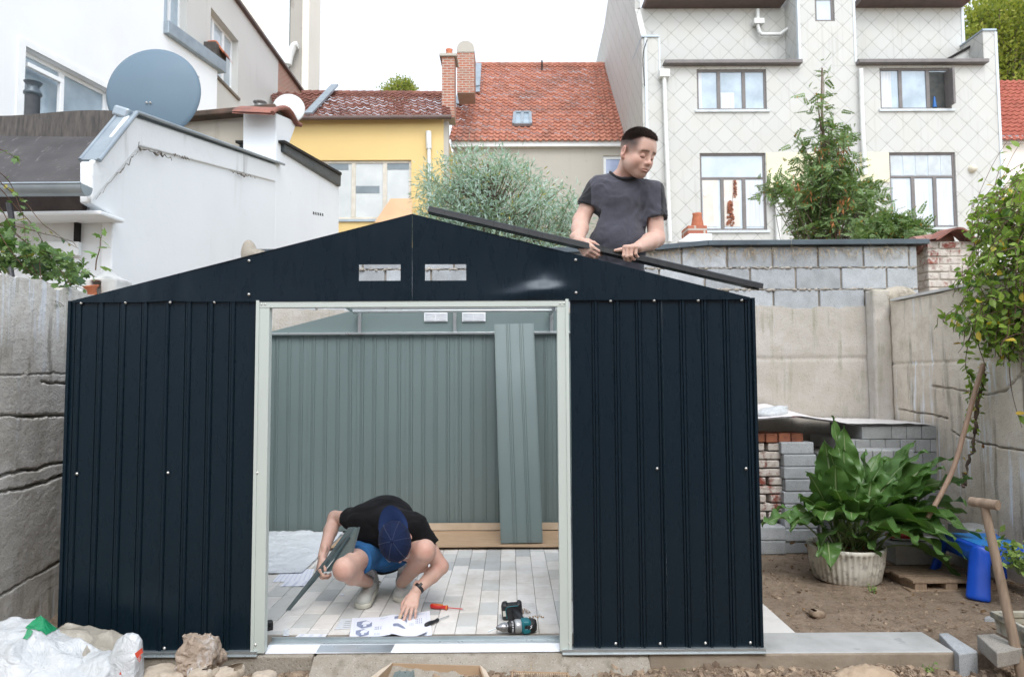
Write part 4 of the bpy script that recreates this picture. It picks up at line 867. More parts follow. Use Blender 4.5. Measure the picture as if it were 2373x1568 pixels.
xl_, xr_ = at(680, 300, Yy)[0]-.8, at(1028, 300, Yy)[0]; ze = at(850, 277, Yy)[2]; wx0, wx1 = at(740, 440, Yy)[0], at(953, 440, Yy)[0]; wz0, wz1 = at(850, 508, Yy)[2], at(850, 371, Yy)[2]
w = MB(); wall_holes(w, fy, xl_, xr_, -.1, ze, [(wx0, wx1, wz0, wz1)], .15); w.add([(xr_, Yy, -.1), (xr_, Yy+3.4, -.1), (xr_, Yy+3.4, ze), (xr_, Yy, ze)], [(0, 1, 2, 3)]); part('wall', w, m_yellow, YH)
m1, m2 = at(818, 440, Yy)[0], at(891, 440, Yy)[0]; 
wn_ = window(YH, fy, (wx0, wx1, wz0, wz1), us=(m1, m2), fw=.07, w=.06, mf=M('old_cream_frame', (.60, .57, .50), (.5, .47, .40), 5, .7), mg=M('net_curtain_glass', (.50, .53, .52), (.42, .45, .45), 2, .2, spec=.8), sill=m_zinc)
for (xa, xb, ya, yb_) in ((760, 806, 392, 371), (895, 952, 391, 374), (820, 878, 446, 429)): q = MB(); p0, p1 = at(xa, ya, Yy-.0), at(xb, yb_, Yy-.0); q.box(p0[0], p1[0], Yy+.075, Yy+.083, p0[2], p1[2]); part('blind', q, M('grey_blind', (.20, .24, .27), (.16, .2, .22), 3, .5), wn_)
q = MB(); p = at(1035, 300, Yy); q.box(xr_, p[0]+.05, Yy+.02, Yy+.3, -.1, ze-.05); part('end_pier', q, m_greyren, YH)
E0, E1 = at(698, 274, Yy-.2), at(1046, 271, Yy-.2); R0, R1 = at(700, 215, 20.2), at(1026, 217, 20.2); tm = MB(); pantiles(tm, E0+[-.6, 0, 0], E1, R0+[-1, 0, 0], R1+[.1, 0, 0], 22, 9, .045); part('roof', tm, m_tile_r, YH)
q = MB(); q.tube([E0+[-.5, -.05, -.02], E1+[0, -.05, -.02]], .06, 10); part('eaves_tiles', q, m_fascia, YH)
q = MB(); 
for i in range(18): a = R0+(R1-R0)*(i/18); q.lathe(a+[0, 0, -.02], [(.085, 0), (.095, .27)], 10, (1, 0, .02))
part('ridge_tiles', q, m_tile_r, YH)
q = MB(); q.bar(at(714, 272, 17.9)+[0, 0, .1], at(776, 205, 20.1)+[0, 0, .1], .22, .06); part('zinc_flashing', q, m_zinc, YH)
q = MB(); q.tube([at(996, 500, Yy-.08), at(994, 345, Yy-.08)], .05, 10); q.tube([at(994, 345, Yy-.08), at(993, 305, Yy-.08)], .075, 10); part('downpipe', q, m_pipe, YH)
q = MB(); p0, p1 = at(870, 520, 17.7), at(955, 462, 17.7); q.prism([at(868, 515, 17.7), at(955, 515, 17.7), at(955, 460, 17.7), at(905, 460, 17.7)], (0, .04, 0)); part('tarpaulin', q, M('peach_tarp', (.72, .47, .28), (.66, .42, .25), 2, .7), YH)
# lower glazed bit left of the window
# chimneys
def chimney(name_label, x0, x1, ytop, ybot, Y, dep, cap, pots, rounded=False):
    p0, p1 = at(x0, ybot, Y), at(x1, ytop, Y); T_ = thing('brick_chimney', name_label, 'chimney', ((p0[0]+p1[0])/2, Y+dep/2, p0[2]))
    w = MB(); w.box(p0[0], p1[0], Y, Y+dep, p0[2], p1[2]); part('stack', w, m_bw, T_)
    c = MB(); 
    if rounded:
        n = 12; cx_ = (p0[0]+p1[0])/2; r = (p1[0]-p0[0])/2; c.prism([(cx_+r*1.02*math.cos(a), Y-.02, p1[2]+.9*r*math.sin(a)*1.1+.12) for a in np.linspace(0, math.pi, n)]+[(p0[0]-.01, Y-.02, p1[2]), (p1[0]+.01, Y-.02, p1[2])], (0, dep+.04, 0)); part('rendered_cap', c, m_greyren, T_, bevel=.02)
    else: c.box(p0[0]-.07, p1[0]+.07, Y-.07, Y+dep+.07, p1[2], p1[2]+.08); part('cap', c, m_greyren, T_, bevel=.01)
    for (x, h, r) in pots: 
        q = MB(); b = at(x, ytop, Y+dep/2); q.lathe((b[0], Y+dep/2, p1[2]+.08), [(r*1.15, 0), (r*1.1, .05), (r*.85, h-.05), (r*.95, h), (r*.7, h)], 16); part('chimney_pot', q, m_terra, T_)
    return T_
chimney('slim brick chimney with one clay pot at the end of the dark red roof', 1024, 1053, 132, 272, 18.6, .6, True, [(1041, .27, .11)])
chimney('broad brick chimney with a rounded cement top beside the orange roof', 1059, 1099, 122, 215, 20.8, .9, True, [], True)

OH = thing('orange_roof_house', 'grey rendered house with a large orange clay tile roof and small skylight', 'house', (1, 21, -.1)); Yo = 21.0
E0, E1 = at(1040, 327, Yo-.2), at(1460, 327, Yo-.2); Yr = 25.1; R0, R1 = at(1112, 150, Yr), at(1421, 150, Yr)
xA, xB = at(1050, 340, Yo)[0], at(1500, 340, Yo)[0]; zE = at(1200, 343, Yo)[2]
ow = at(1398, 365, Yo)[0], at(1445, 365, Yo)[0]; oz = at(1400, 420, Yo)[2], at(1400, 361, Yo)[2]
fo_ = lambda u, v, w: (u, Yo+w, v); w = MB(); wall_holes(w, fo_, xA, 3.55, -.1, zE, [(ow[0], ow[1], oz[0], oz[1])], .15); part('wall', w, m_greyren, OH)
w = MB(); w.box(xA-.05, 3.55, Yo-.16, Yo+.1, zE-.0, at(1200, 328, Yo)[2]); part('white_fascia', w, m_whf, OH)
w = MB(); w.box(xA, 3.55, Yo-.02, Yo+.0-.003, zE-.75, zE-.005); part('upper_render', w, white_wall('light_grey_render', (.55, .54, .49), (.36, .34, .3), .5), OH) if False else None
window(OH, fo_, (ow[0], ow[1], oz[0], oz[1]), fw=.09, w=.05, mf=m_whf, mg=M('blue_glass', (.35, .42, .60), (.3, .36, .5), 3, .1, spec=.8))
tm = MB(); pantiles(tm, E0, E1+[-.05, 0, 0], R0+[-.55, 0, 0], R1+[-.08, 0, 0], 29, 25, .045); part('roof', tm, m_tile_o, OH)
q = MB()
for i in range(17): a = R0+[-.5, 0, 0]+(R1-R0+[.4, 0, 0])*(i/17); q.lathe(a+[0, 0, -.01], [(.09, 0), (.105, .32)], 10, (1, 0, .02))
part('ridge_tiles', q, m_tile_o, OH)
tl_ = (284-150)/(327-150); 
def on_roof(x, y):
    # point of the orange roof plane seen at a pixel
    A, B, C_ = E0, E1, R0; N = np.cross(B-A, C_-A); d = ray(x, y); return O3+d*(((A-O3)@N)/(d@N))
SK = MB(); a, b, c, d = [on_roof(*p) for p in ((1190, 295), (1230, 295), (1228, 268), (1193, 268))]; N = np.cross(b-a, d-a); N /= np.linalg.norm(N)
for (p, q_) in ((a, b), (b, c), (c, d), (d, a), ((a+b)/2, (c+d)/2)): SK.bar(p+N*.1, q_+N*.1, .09, .09, up=N)
sk = part('skylight', SK, m_zinc, OH); SG = MB(); SG.prism([p+N*.08 for p in (a, b, c, d)], N*.02); part('pane', SG, m_glass, sk)
ST = MB(); ST.tube([on_roof(1256, 168), on_roof(1256, 168)+[0, 0, .45]], .03, 8); part('roof_vent', ST, m_dark, OH)
q = MB(); q.prism([on_roof(1083, 222)+N*.12, on_roof(1112, 222)+N*.12, on_roof(1116, 155)+N*.12, on_roof(1100, 155)+N*.12], N*.03); q.prism([on_roof(1052, 250)+N*.12, on_roof(1068, 250)+N*.12, on_roof(1084, 208)+N*.12, on_roof(1066, 208)+N*.12], N*.03); q.prism([on_roof(1066, 214)+N*.16, on_roof(1112, 210)+N*.16, on_roof(1112, 196)+N*.16, on_roof(1066, 200)+N*.16], N*.03); part('zinc_flashing', q, m_zinc, OH)

# ------------------------------------------------------------ the shingle-clad house on the right
Ys = 18.0; DH = thing('shingle_clad_house', 'three-storey pale house clad in diamond shingles with brown-framed windows', 'house', (8, Ys, -.1))
fs = lambda u, v, w: (u, Ys+w, v); fu = lambda u, v, w: (u, Ys+.9+w, v)
px = lambda x, Y=Ys: at(x, 300, Y)[0]
pz = lambda y, Y=Ys, x=1850: at(x, y, Y)[2]
def rc(x0, x1, y0, y1, Y=Ys): return (px(x0, Y), px(x1, Y), pz(y1, Y), pz(y0, Y))
w1, w2, w3, w4 = rc(1617, 1779, 160, 254), rc(2043, 2208, 158, 254), rc(1620, 1772, 354, 533), rc(2058, 2211, 354, 528)
zl = pz(153); w = MB(); xL, xR = px(1498), px(2318)
wall_holes(w, fs, xL, xR, -.1, zl, [w1[:3]+(min(w1[3], zl-.01),), w2[:3]+(min(w2[3], zl-.01),), w3, w4], .12)
tw = rc(1897, 1943, -8, 50); wall_holes(w, lambda u, v, w_: (u, Ys-.003+w_, v), px(1858), px(1988), zl, 15, [(tw[0], tw[1], tw[2], tw[3])], .12)
w.add([(px(1858), Ys, zl), (px(1858), Ys+1.2, zl), (px(1858), Ys+1.2, 15), (px(1858), Ys, 15)], [(3, 2, 1, 0)]); w.add([(px(1988), Ys, zl), (px(1988), Ys+1.2, zl), (px(1988), Ys+1.2, 15), (px(1988), Ys, 15)], [(0, 1, 2, 3)])
for (a, b, yt) in ((1498, 1531, 86), (2287, 2318, 74)): w.box(px(a), px(b), Ys-.004, Ys+1.3, zl-.5, pz(yt))
w.add([(xR, Ys, -.1), (xR, Ys+6, -.1), (xR, Ys+6, zl), (xR, Ys, zl)], [(0, 1, 2, 3)])
w.prism([(3.62, Ys+.01, -.1), (3.62, 28.4, -.1), (3.62, 28.4, atx(1393, 106, 3.62)[2]), (3.62, 25, 15.2), (3.62, Ys+1, 16)], (.2, 0, 0)) if False else None
Yu = Ys+.9; zt_ = pz(18, Yu); w.add([(px(1482, Yu), Yu, zl-.3), (px(1858), Yu, zl-.3), (px(1858), Yu, zt_), (px(1482, Yu), Yu, zt_)], [(0, 1, 2, 3)]); w.add([(px(1988), Yu, zl-.3), (px(2243, Yu), Yu, zl-.3), (px(2243, Yu), Yu, zt_), (px(1988), Yu, zt_)], [(0, 1, 2, 3)])
w.add([(px(2243, Yu), Yu, zl-.3), (px(2243, Yu), Yu+6, zl-.3), (px(2243, Yu), Yu+6, zt_+1.5), (px(2243, Yu), Yu, zt_+1.5)], [(0, 1, 2, 3)])
part('wall', w, m_shingle, DH)
sw = MB(); sw.prism([(3.62, Ys+.02, -.1), (3.62, 28.2, -.1), (3.62, 28.2, atx(1393, 106, 3.62)[2]), (3.62, 25, atx(1416, 0, 3.62)[2]), (3.62, 20, 16.5), (3.62, Yu, 16.5), (3.62, Yu, pz(20, Yu)), (3.62, Ys+.02, pz(86))], (.15, 0, 0)); part('side_wall', sw, m_shingle, DH)
cn = MB(); cn.box(px(1498)-.02, px(1498)+.05, Ys-.02, Ys+.1, -.1, pz(86)); cn.box(px(1529), px(1533), Ys-.02, Ys+.1, zl-.4, pz(88)); cn.box(px(1858)-.03, px(1858)+.03, Ys-.02, Ys+.1, zl+.1, 15); cn.box(px(1988)-.03, px(1988)+.03, Ys-.02, Ys+.1, zl+.1, 15); cn.box(px(2314), px(2320), Ys-.02, Ys+.1, -.1, pz(76)); cn.box(px(2243, Yu)-.06, px(2243, Yu)+.02, Yu-.02, Yu+.1, zl, zt_+1.5)
part('corner_trim', cn, M('pale_blue_trim', (.58, .63, .66), (.5, .55, .58), 5, .6), DH)
for (a, b) in ((1540, 1858), (1988, 2288)): e = MB(); e.box(px(a), px(b), Ys-.20, Ys+.9, zl-.0, zl+.10); part('gutter', e, m_brown, DH, bevel=.01); e = MB(); e.box(px(a)+.05, px(b)-.05, Ys-.05, Ys+.9, zl+.10, zl+.16); part('lower_roof', e, m_dark, DH)
for (a, b) in ((1495, 1816), (1990, 2242)): e = MB(); e.box(px(a, Yu), px(b, Yu), Yu-.45, Yu+.3, zt_-.02, zt_+.16); e.box(px(a, Yu), px(b, Yu), Yu-.5, Yu-.44, zt_+.10, zt_+.4); part('eaves', e, m_fascia, DH, bevel=.01)
for sx_, (a, b) in ((1, (1490, 1530)), (1, (2285, 2318))): e = MB(); e.box(px(a), px(b), Ys-.04, Ys+1.3, pz(86 if a < 2000 else 74), pz(86 if a < 2000 else 74)+.05); part('pier_cap', e, m_zinc, DH)
e = MB(); e.prism([(px(2216), Ys+.5, pz(124)), (px(2290), Ys+.5, pz(84)), (px(2290), Ys+.5, pz(90)), (px(2216), Ys+.5, pz(129))], (0, .6, 0)); part('sloping_verge', e, m_dark, DH)
e = MB(); e.prism([(px(2220), Ys+.55, zl), (px(2290), Ys+.55, zl), (px(2290), Ys+.55, pz(90)), (px(2220), Ys+.55, pz(128))], (0, .4, 0)); part('verge_wall', e, m_shingle, DH)
def win3(r, tr=None, panes=(.33, .67), mg=m_glass_b):
    u0, u1, v0, v1 = r; us = [u0+(u1-u0)*p for p in panes]
    if tr is None: return window(DH, fs, r, us=us, fw=.06, w=.05, mg=mg, sill=M('pale_sill', (.55, .60, .62), None, 4, .7) if 'pale_sill' not in bpy.data.materials else bpy.data.materials['pale_sill'])
    zt = v0+(v1-v0)*tr; return window(DH, fs, r, us=[(u, (v0, zt)) for u in us], vs=(zt,), fw=.06, w=.05, mg=mg, sill=bpy.data.materials['pale_sill'])
zfix = zl-.02
W1 = win3((w1[0], w1[1], w1[2], min(w1[3], zfix)), panes=(.32, .68), mg=m_glass); W2_ = win3((w2[0], w2[1], w2[2], min(w2[3], zfix)), panes=(.30, .69), mg=m_glass); W3 = win3(w3, .68, (.34, .67)); W4 = win3(w4, .68, (.36, .69))
def wbox(win, name, r, x0, x1, y0, y1, wd0, wd1, mat): b = MB(); ubox(b, fs, px(x0), px(x1), pz(y1), pz(y0), wd0, wd1); return part(name, b, mat, win)
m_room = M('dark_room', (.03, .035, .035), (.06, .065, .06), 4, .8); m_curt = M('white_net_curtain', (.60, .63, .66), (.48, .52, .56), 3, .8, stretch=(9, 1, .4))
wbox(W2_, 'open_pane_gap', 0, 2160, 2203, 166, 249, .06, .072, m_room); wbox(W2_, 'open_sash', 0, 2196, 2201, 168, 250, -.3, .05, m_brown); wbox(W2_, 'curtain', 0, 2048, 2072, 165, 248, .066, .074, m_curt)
b = MB(); b.lathe((px(2171), Ys+.05, pz(249)), [(.055, 0), (.02, .28), (.001, .32)], 10); part('blue_bottle', b, M('blue_plastic_thing', (.02, .15, .45), None, 5, .5), W2_)
wbox(W1, 'curtain', 0, 1670, 1705, 212, 250, .066, .074, m_curt); wbox(W1, 'curtain', 0, 1622, 1630, 166, 250, .066, .074, m_curt)
for (x0, x1) in ((2066, 2098), (2113, 2149), (2163, 2203)): wbox(W4, 'curtain', 0, x0, x1, 415, 522, .064, .072, m_curt)
for i in range(5): wbox(W4, 'blind_slat', 0, 2064+29*i, 2089+29*i, 360, 405, .066, .073, M('grey_blind_slat', (.50, .55, .57), None, 4, .5) if i == 0 else bpy.data.materials['grey_blind_slat'])
wbox(W3, 'warm_room', 0, 1627, 1662, 415, 523, .066, .072, M('warm_room_wall', (.66, .60, .54), (.60, .52, .46), 3, .6)); wbox(W3, 'warm_room', 0, 1674, 1712, 415, 523, .066, .072, bpy.data.materials['warm_room_wall'])
wbox(W3, 'inner_door_frame', 0, 1652, 1660, 440, 523, .058, .071, m_whf); wbox(W3, 'shelf', 0, 1676, 1707, 458, 463, .058, .071, m_whf); wbox(W3, 'curtain', 0, 1726, 1768, 415, 523, .064, .072, m_curt)
b = MB(); r_ = np.random.default_rng(6); b.tube([(px(1689), Ys+.05, pz(522)), (px(1693), Ys+.05, pz(480)), (px(1701), Ys+.05, pz(418))], .006, 5)
for _ in range(90): t = r_.random()**.7; b.obox((px(1689+(r_.random()-.5)*18*(1-t*.6)), Ys+.018+.036*r_.random(), pz(522-58*t)), (.026, .001, .026), rotm('Y', r_.random()*3)@rotm('X', r_.normal()*.3))
for _ in range(36): t = r_.random(); b.obox((px(1701+(r_.random()-.5)*6), Ys+.018+.036*r_.random(), pz(456-40*t)), (.020, .001, .020), rotm('Y', r_.random()*3)@rotm('X', r_.normal()*.3))
part('orange_plant', b, M('autumn_orange_leaves', (.26, .085, .035), (.16, .045, .02), 9, .7), W3)
b = MB(); b.lathe((px(1632), Ys+.055, pz(448)), [(.05, -.006), (.001, -.009)], 12, (0, 1, 0)); part('lamp', b, M('lit_lamp', (.9, .85, .75), (.9, .85, .75), 3, .5), W3)
window(DH, lambda u, v, w_: (u, Ys-.003+w_, v), tw, fw=.07, w=.05, mg=m_glass_b)
e = MB(); ye = M('pale_yellow_panel', (.70, .66, .46), (.66, .62, .43), 2, .6); e.box(px(1774), px(1905), Ys-.02, Ys+.01, pz(440), pz(354)); part('yellow_panel', e, ye, DH); e = MB(); e.box(px(1990), px(2056), Ys-.02, Ys+.01, pz(423), pz(354)); part('yellow_panel', e, ye, DH)
e = MB(); e.box(px(1774), px(1850), Ys-.3, Ys-.02, pz(455), pz(441)); part('window_hood', e, m_fascia, DH)
def pipe(pts, r, Y=Ys-.12, extra=()):
    e = MB(); e.tube([at(x, y, Y) for x, y in pts], r, 10)
    for (x, y, h, ww) in extra: p = at(x, y, Y); e.obox(p, (ww, .1, h))
    part('rain_pipe', e, m_pipe, DH, bevel=.0)
pipe([(1539, 168), (1543, 300), (1553, 560)], .055, extra=((1539, 172, .10, .13),)); pipe([(1995, 160), (1999, 300), (2005, 405)], .055); pipe([(1801, 460), (1804, 560)], .07, extra=((1800, 462, .1, .18),))
pipe([(1756, 22), (1756, 58), (1760, 75), (1765, 80), (1808, 80), (1834, 60), (1838, 10)], .05, Yu-.15, extra=((1757, 52, .07, .14),)); pipe([(1838, 50), (1836, 118), (1846, 145)], .05, Yu-.2)
e = MB(); p = at(2252, 392, Ys); e.lathe(p, [(.001, .14), (.06, .13), (.10, .08), (.11, 0)], 16, (0, -1, 0)); part('vent_cap', e, M('cream_cap', (.66, .62, .50), None, 5, .6), DH)
# small chimney just beyond the block wall
SCm = thing('garden_chimney', 'little brick chimney with one tall clay pot behind the block wall', 'chimney', at(1612, 575, 8.0)+[0, 0, -.3]); Yq = 8.0
q = MB(); p0, p1 = at(1594, 545, Yq), at(1639, 522, Yq); q.box(p0[0], p1[0], Yq, Yq+.3, p0[2]-.3, p1[2]); part('brick_base', q, m_bw, SCm, bevel=.01)
q = MB(); p = at(1616, 523, Yq+.15); q.lathe(p+[0, 0, -.01], [(.075, 0), (.072, .03), (.052, .14), (.058, .16), (.04, .16)], 16); part('chimney_pot', q, m_terra, SCm)
q = MB(); q.prism([at(1572, 560, 7.9), at(1650, 560, 7.9), at(1650, 541, 7.9), at(1598, 541, 7.9)], (0, .5, 0)); part('flashing', q, m_wh, SCm)
# neighbour on the far right
NH = thing('neighbour_house', 'pale house with a red tiled roof and roof window at the far right edge', 'house', (14, 20, -.1)); Yn = 19.5
w = MB(); zE_ = at(2340, 333, Yn)[2]; w.box(px(2318, Yn)-.3, 18, Yn, Yn+5, -.1, zE_); part('wall', w, M('pale_pink_render', (.72, .68, .62), (.66, .62, .56), 1, .8), NH)
e = MB(); e.box(px(2318, Yn)-.3, 18, Yn-.12, Yn+.1, zE_, zE_+.15); part('white_fascia', e, m_whf, NH)
E0, R0_ = at(2312, 325, Yn-.2), at(2312, 188, 22.5); tm = MB(); pantiles(tm, (E0[0]-.5, E0[1], E0[2]), (18, E0[1], E0[2]), (E0[0]-.5, R0_[1], R0_[2]), (18, R0_[1], R0_[2]), 22, 16, .04); part('roof', tm, tilem('faded_red_tiles', (.42, .15, .11), (.36, .12, .09), (.22, .09, .07)), NH)
e = MB(); A = np.array([E0[0]+.2, E0[1]+.15, E0[2]+.12]); B = A+[.5, .9, .62*1.0]; e.prism([A+[-.3, 0, 0], A+[.65, 0, 0], A+[.65, .55, .33], A+[-.3, .55, .33]], (0, -.02, .06)); part('roof_window', e, m_glass, NH)

rs_ = MB()
# ------------------------------------------------------------ unseen brick house and wall extensions, added for the dark panels to reflect
RH = thing('added_unseen_house', 'added brick terraced house, unseen behind the viewer, for the shed panels to reflect', 'house', (0, -6.8, -.1)); fb_ = lambda u, v, w: (u, -6.8-w, v); w = MB(); hs = [(-5.2, -3.9, 1.0, 2.3), (-1.4, .6, -.05, 2.2), (2.6, 3.9, 1.0, 2.3), (-5.0, -4.0, 3.7, 5.2), (-.8, .2, 3.7, 5.2), (2.8, 3.8, 3.7, 5.2)]
wall_holes(w, fb_, -9, 9, -.1, 6.6, hs, .15); part('wall', w, m_bw, RH)
for h in hs: window(RH, fb_, h, us=((h[0]+h[1])/2,), fw=.07, w=.08, mf=m_brown, mg=m_glass)
w = MB(); pantiles(w, (9.2, -6.6, 6.6), (-9.2, -6.6, 6.6), (9.2, -10, 9.4), (-9.2, -10, 9.4), 30, 12, .04); part('roof', w, m_tile_r, RH); w = MB(); w.box(-9.2, 9.2, -6.8, -6.5, 6.5, 6.64); part('gutter', w, m_dzinc, RH)
for (X, l_) in ((XL-.12, 'added unseen wall extension on the left behind the viewer, for reflections'), (XR, 'added unseen wall extension on the right behind the viewer, for reflections')): w = MB(); w.box(X, X+.12, -6.8, 1.19, -.3, 1.9); solo('concrete_wall', w, m_conc, l_, 'wall', bevel=.01)

# ------------------------------------------------------------ people
def vcolmat(name, rough=.55, sss=.0, bump=.15, bscale=120, spec=.35, sheen=0):
    g = NG(name); c = g.attr('Col'); c = g.mix(g.math('MULTIPLY', g.ramp(g.noise(26, 5), .4, .65), .16), c, (.45, .16, .11) if sss else (.02, .02, .02)); n = g.bump(g.noise(bscale, 5), bump, .002)
    g.done(c, g.ramp(g.noise(20, 3), .3, .7, rough*.85, min(1, rough*1.15)), 0, spec, n)
    if sss: g.b.inputs['Subsurface Weight'].default_value = sss; g.b.inputs['Subsurface Radius'].default_value = (.012, .005, .003); g.b.inputs['Subsurface Scale'].default_value = .6
    return g.m
m_skin = vcolmat('skin', .5, .12, .18, 260)
m_hair = M('short_dark_brown_hair', (.040, .024, .018), (.018, .012, .010), 90, .7, bump=.9, bscale=170, bdist=.004, stretch=(1, .3, 1))
def fabric(name, c, c2, rough=.9):
    g = NG(name); col = g.mix(g.ramp(g.noise(4, 6), .35, .65), c, c2); col = g.mix(g.math('MULTIPLY', g.ramp(g.noise(420, 2), .45, .6), .3), col, tuple(x*1.5 for x in c))
    n = g.bump(g.noise(500, 3), .25, .001); n = g.bump(g.noise(16, 4, g.obj((1.2, 1.2, .5))), .35, .012, n); g.done(col, rough, 0, .15, n); g.b.inputs['Sheen Weight'].default_value = .25; g.b.inputs['Sheen Roughness'].default_value = .5; return g.m
m_shirt1 = fabric('charcoal_cotton', (.074, .076, .094), (.050, .052, .066))
m_shirt2 = fabric('black_cotton', (.0055, .0055, .0065), (.009, .009, .010)); m_shirt2.node_tree.nodes['Principled BSDF'].inputs['Sheen Weight'].default_value = .04
m_stripe = fabric('black_sleeve_panel', (.022, .023, .027), (.016, .017, .020))
m_shorts = fabric('blue_shorts', (.030, .125, .30), (.022, .095, .24))
m_jeans = fabric('dark_denim', (.030, .042, .070), (.018, .025, .042))
m_cap = fabric('navy_cap_cotton', (.0095, .018, .052), (.007, .013, .040)); m_capb = fabric('navy_cap_brim', (.018, .036, .105), (.014, .028, .085))
for m_ in (m_cap, m_capb, m_shorts): m_.node_tree.nodes['Principled BSDF'].inputs['Sheen Weight'].default_value = .03
m_shoe = M('white_leather', (.52, .54, .51), (.42, .44, .41), 9, .5, bump=.15)
m_sole = M('offwhite_rubber', (.60, .60, .52), (.48, .47, .40), 12, .7)
m_sock = M('white_sock', (.74, .74, .74), (.64, .64, .64), 40, .95, bump=.5, bscale=200)
SKIN = np.array([.60, .405, .325])

def blob(V, c, r, w=1.0): return w*np.exp(-(((V-np.asarray(c))/np.asarray(r))**2).sum(-1))
def head_local(male_hair=True):
    S = SDF((-.115, -.13, -.15), (.115, .145, .145), .0030)
    S.ell((0, -.008, .034), (.075, .092, .086), k=0)
    S.ell((0, .026, -.028), (.061, .062, .080), k=.03)
    for s in (-1, 1):
        S.cone((s*.054, -.012, -.040), (s*.022, .052, -.090), .020, .020, k=.025); S.ell((s*.040, .060, -.034), (.022, .020, .024), k=.022)
    S.ell((0, .060, -.094), (.026, .021, .019), k=.026)
    for s in (-1, 1): S.ell((s*.044, .028, -.058), (.022, .034, .030), k=.03)
    S.cone((-.040, .074, .016), (.040, .074, .016), .012, .012, k=.022); S.ell((0, .050, .045), (.055, .042, .045), k=.03)
    for s in (-1, 1):
        S.ell((s*.033, .096, -.006), (.020, .016, .013), k=.018, mode='s'); S.ell((s*.032, .0745, -.008), (.0155, .0145, .0135), k=.004)
    S.cone((0, .085, .006), (0, .102, -.034), .0075, .0095, k=.016); S.ell((0, .1035, -.038), (.0115, .0110, .0098), k=.008)
    for s in (-1, 1): S.ell((s*.0120, .094, -.041), (.0075, .0095, .0075), k=.007); S.ell((s*.0065, .106, -.0495), (.0042, .005, .004), k=.003, mode='s')
    S.ell((0, .078, -.066), (.030, .020, .020), k=.016)
    S.cone((-.020, .0885, -.0665), (0, .0945, -.0635), .0038, .0046, k=.006); S.cone((.020, .0885, -.0665), (0, .0945, -.0635), .0038, .0046, k=.006)
    S.cone((-.018, .0880, -.0755), (0, .0930, -.0765), .0045, .0058, k=.007); S.cone((.018, .0880, -.0755), (0, .0930, -.0765), .0045, .0058, k=.007)
    S.cone((-.019, .0925, -.0712), (0, .0985, -.0703), .0015, .0015, k=.004, mode='s'); S.cone((.019, .0925, -.0712), (0, .0985, -.0703), .0015, .0015, k=.004, mode='s'); S.ell((0, .092, -.086), (.018, .007, .005), k=.008, mode='s')
    for s in (-1, 1):
        R = rotm('Z', -s*.35)@rotm('X', -.15); S.ell((s*.080, -.012, -.010), (.009, .019, .032), R, k=.008); S.ell((s*.089, -.006, -.004), (.007, .011, .018), R, k=.005, mode='s'); S.ell((s*.078, -.006, -.036), (.007, .009, .009), k=.006)
    return S
def head_colour(V):
    C = np.tile(SKIN, (len(V), 1)); x, y, z = V.T; ax = np.abs(x)
    def mixin(w, c): 
        nonlocal C
        w = np.clip(w, 0, 1)[:, None]; C = C*(1-w)+np.asarray(c)*w
    cheek = blob(V, (.045, .055, -.035), (.028, .035, .028))+blob(V, (-.045, .055, -.035), (.028, .035, .028)); mixin(cheek*.45, (.62, .27, .20)); mixin(blob(V, (0, .11, -.038), (.02, .02, .016))*.4, (.62, .27, .20))
    mixin((ax > .074)*(y < .02)*(z < .03)*(z > -.05)*.30, (.60, .22, .17))
    lips = np.exp(-((z+.0705)/.0085)**2)*(ax < .023)*(y > .082); mixin(lips*.55, (.50, .22, .18)); mixin(np.exp(-((z+.0705)/.0020)**2)*(ax < .024)*(y > .08)*.7, (.14, .045, .04))
    st = (1/(1+np.exp((z+.048)/.008)))*(y > -.01)*(1-lips); mixin(st*.30, (.26, .18, .15)); mixin(np.exp(-((z+.056)/.006)**2)*(ax < .03)*(y > .075)*.28, (.22, .15, .12))
    buzz = (1/(1+np.exp(-(z+.018-.35*np.maximum(y, 0))/.008)))*(1/(1+np.exp((y-.055-.12*(z))/.006)))*(ax < .082); mixin(buzz*np.clip(.50+(z)*13, .2, .97), (.062, .048, .042))
    hl_ = .054+.40*np.maximum(0, y)-.05*np.maximum(0, -y)+.010*np.exp(-((ax-.048)/.016)**2)*(y > .03); mixin(1/(1+np.exp(-(z-hl_)/.006)), (.032, .022, .018))
    for s in (-1, 1):
        bz = .0175-.18*(ax-.03)*(ax > .03)+.0; brow = np.exp(-((z-bz)/.0048)**2)*(x*s > .010)*(x*s < .052)*(y > .05); mixin(brow*.85, (.07, .04, .03))
        lash = np.exp(-((z+.0165-.06*abs(ax-.032)*0)/.0022)**2)*(np.abs(x-s*.032) < .0135)*(y > .07); mixin(lash*.9, (.04, .025, .02)); mixin(blob(V, (s*.032, .08, -.004), (.018, .02, .010))*.30, (.40, .20, .16))
    return C
def join(parts_):
    V = []; Q = []; C = []; k = 0
    for v, q, c in parts_: V.append(v); Q.append(q+k); C.append(c); k += len(v)
    return np.vstack(V), np.vstack(Q), np.vstack(C)
def colobj(name, V, Q, C, mat, parent):
    o = link(name, newmesh(name, V-ORG[parent], Q, None, True), mat, parent); a = o.data.color_attributes.new('Col', 'FLOAT_COLOR', 'POINT'); D = np.ones((len(V), 4), np.float32); D[:, :3] = C; a.data.foreach_set('color', D.ravel()); return o
def frame3(y, z, mirror=False):
    y = np.asarray(y, float); y /= np.linalg.norm(y); z = np.asarray(z, float); z = z-y*(z@y); z /= np.linalg.norm(z); x = np.cross(y, z); x = -x if mirror else x; return np.array([x, y, z]).T
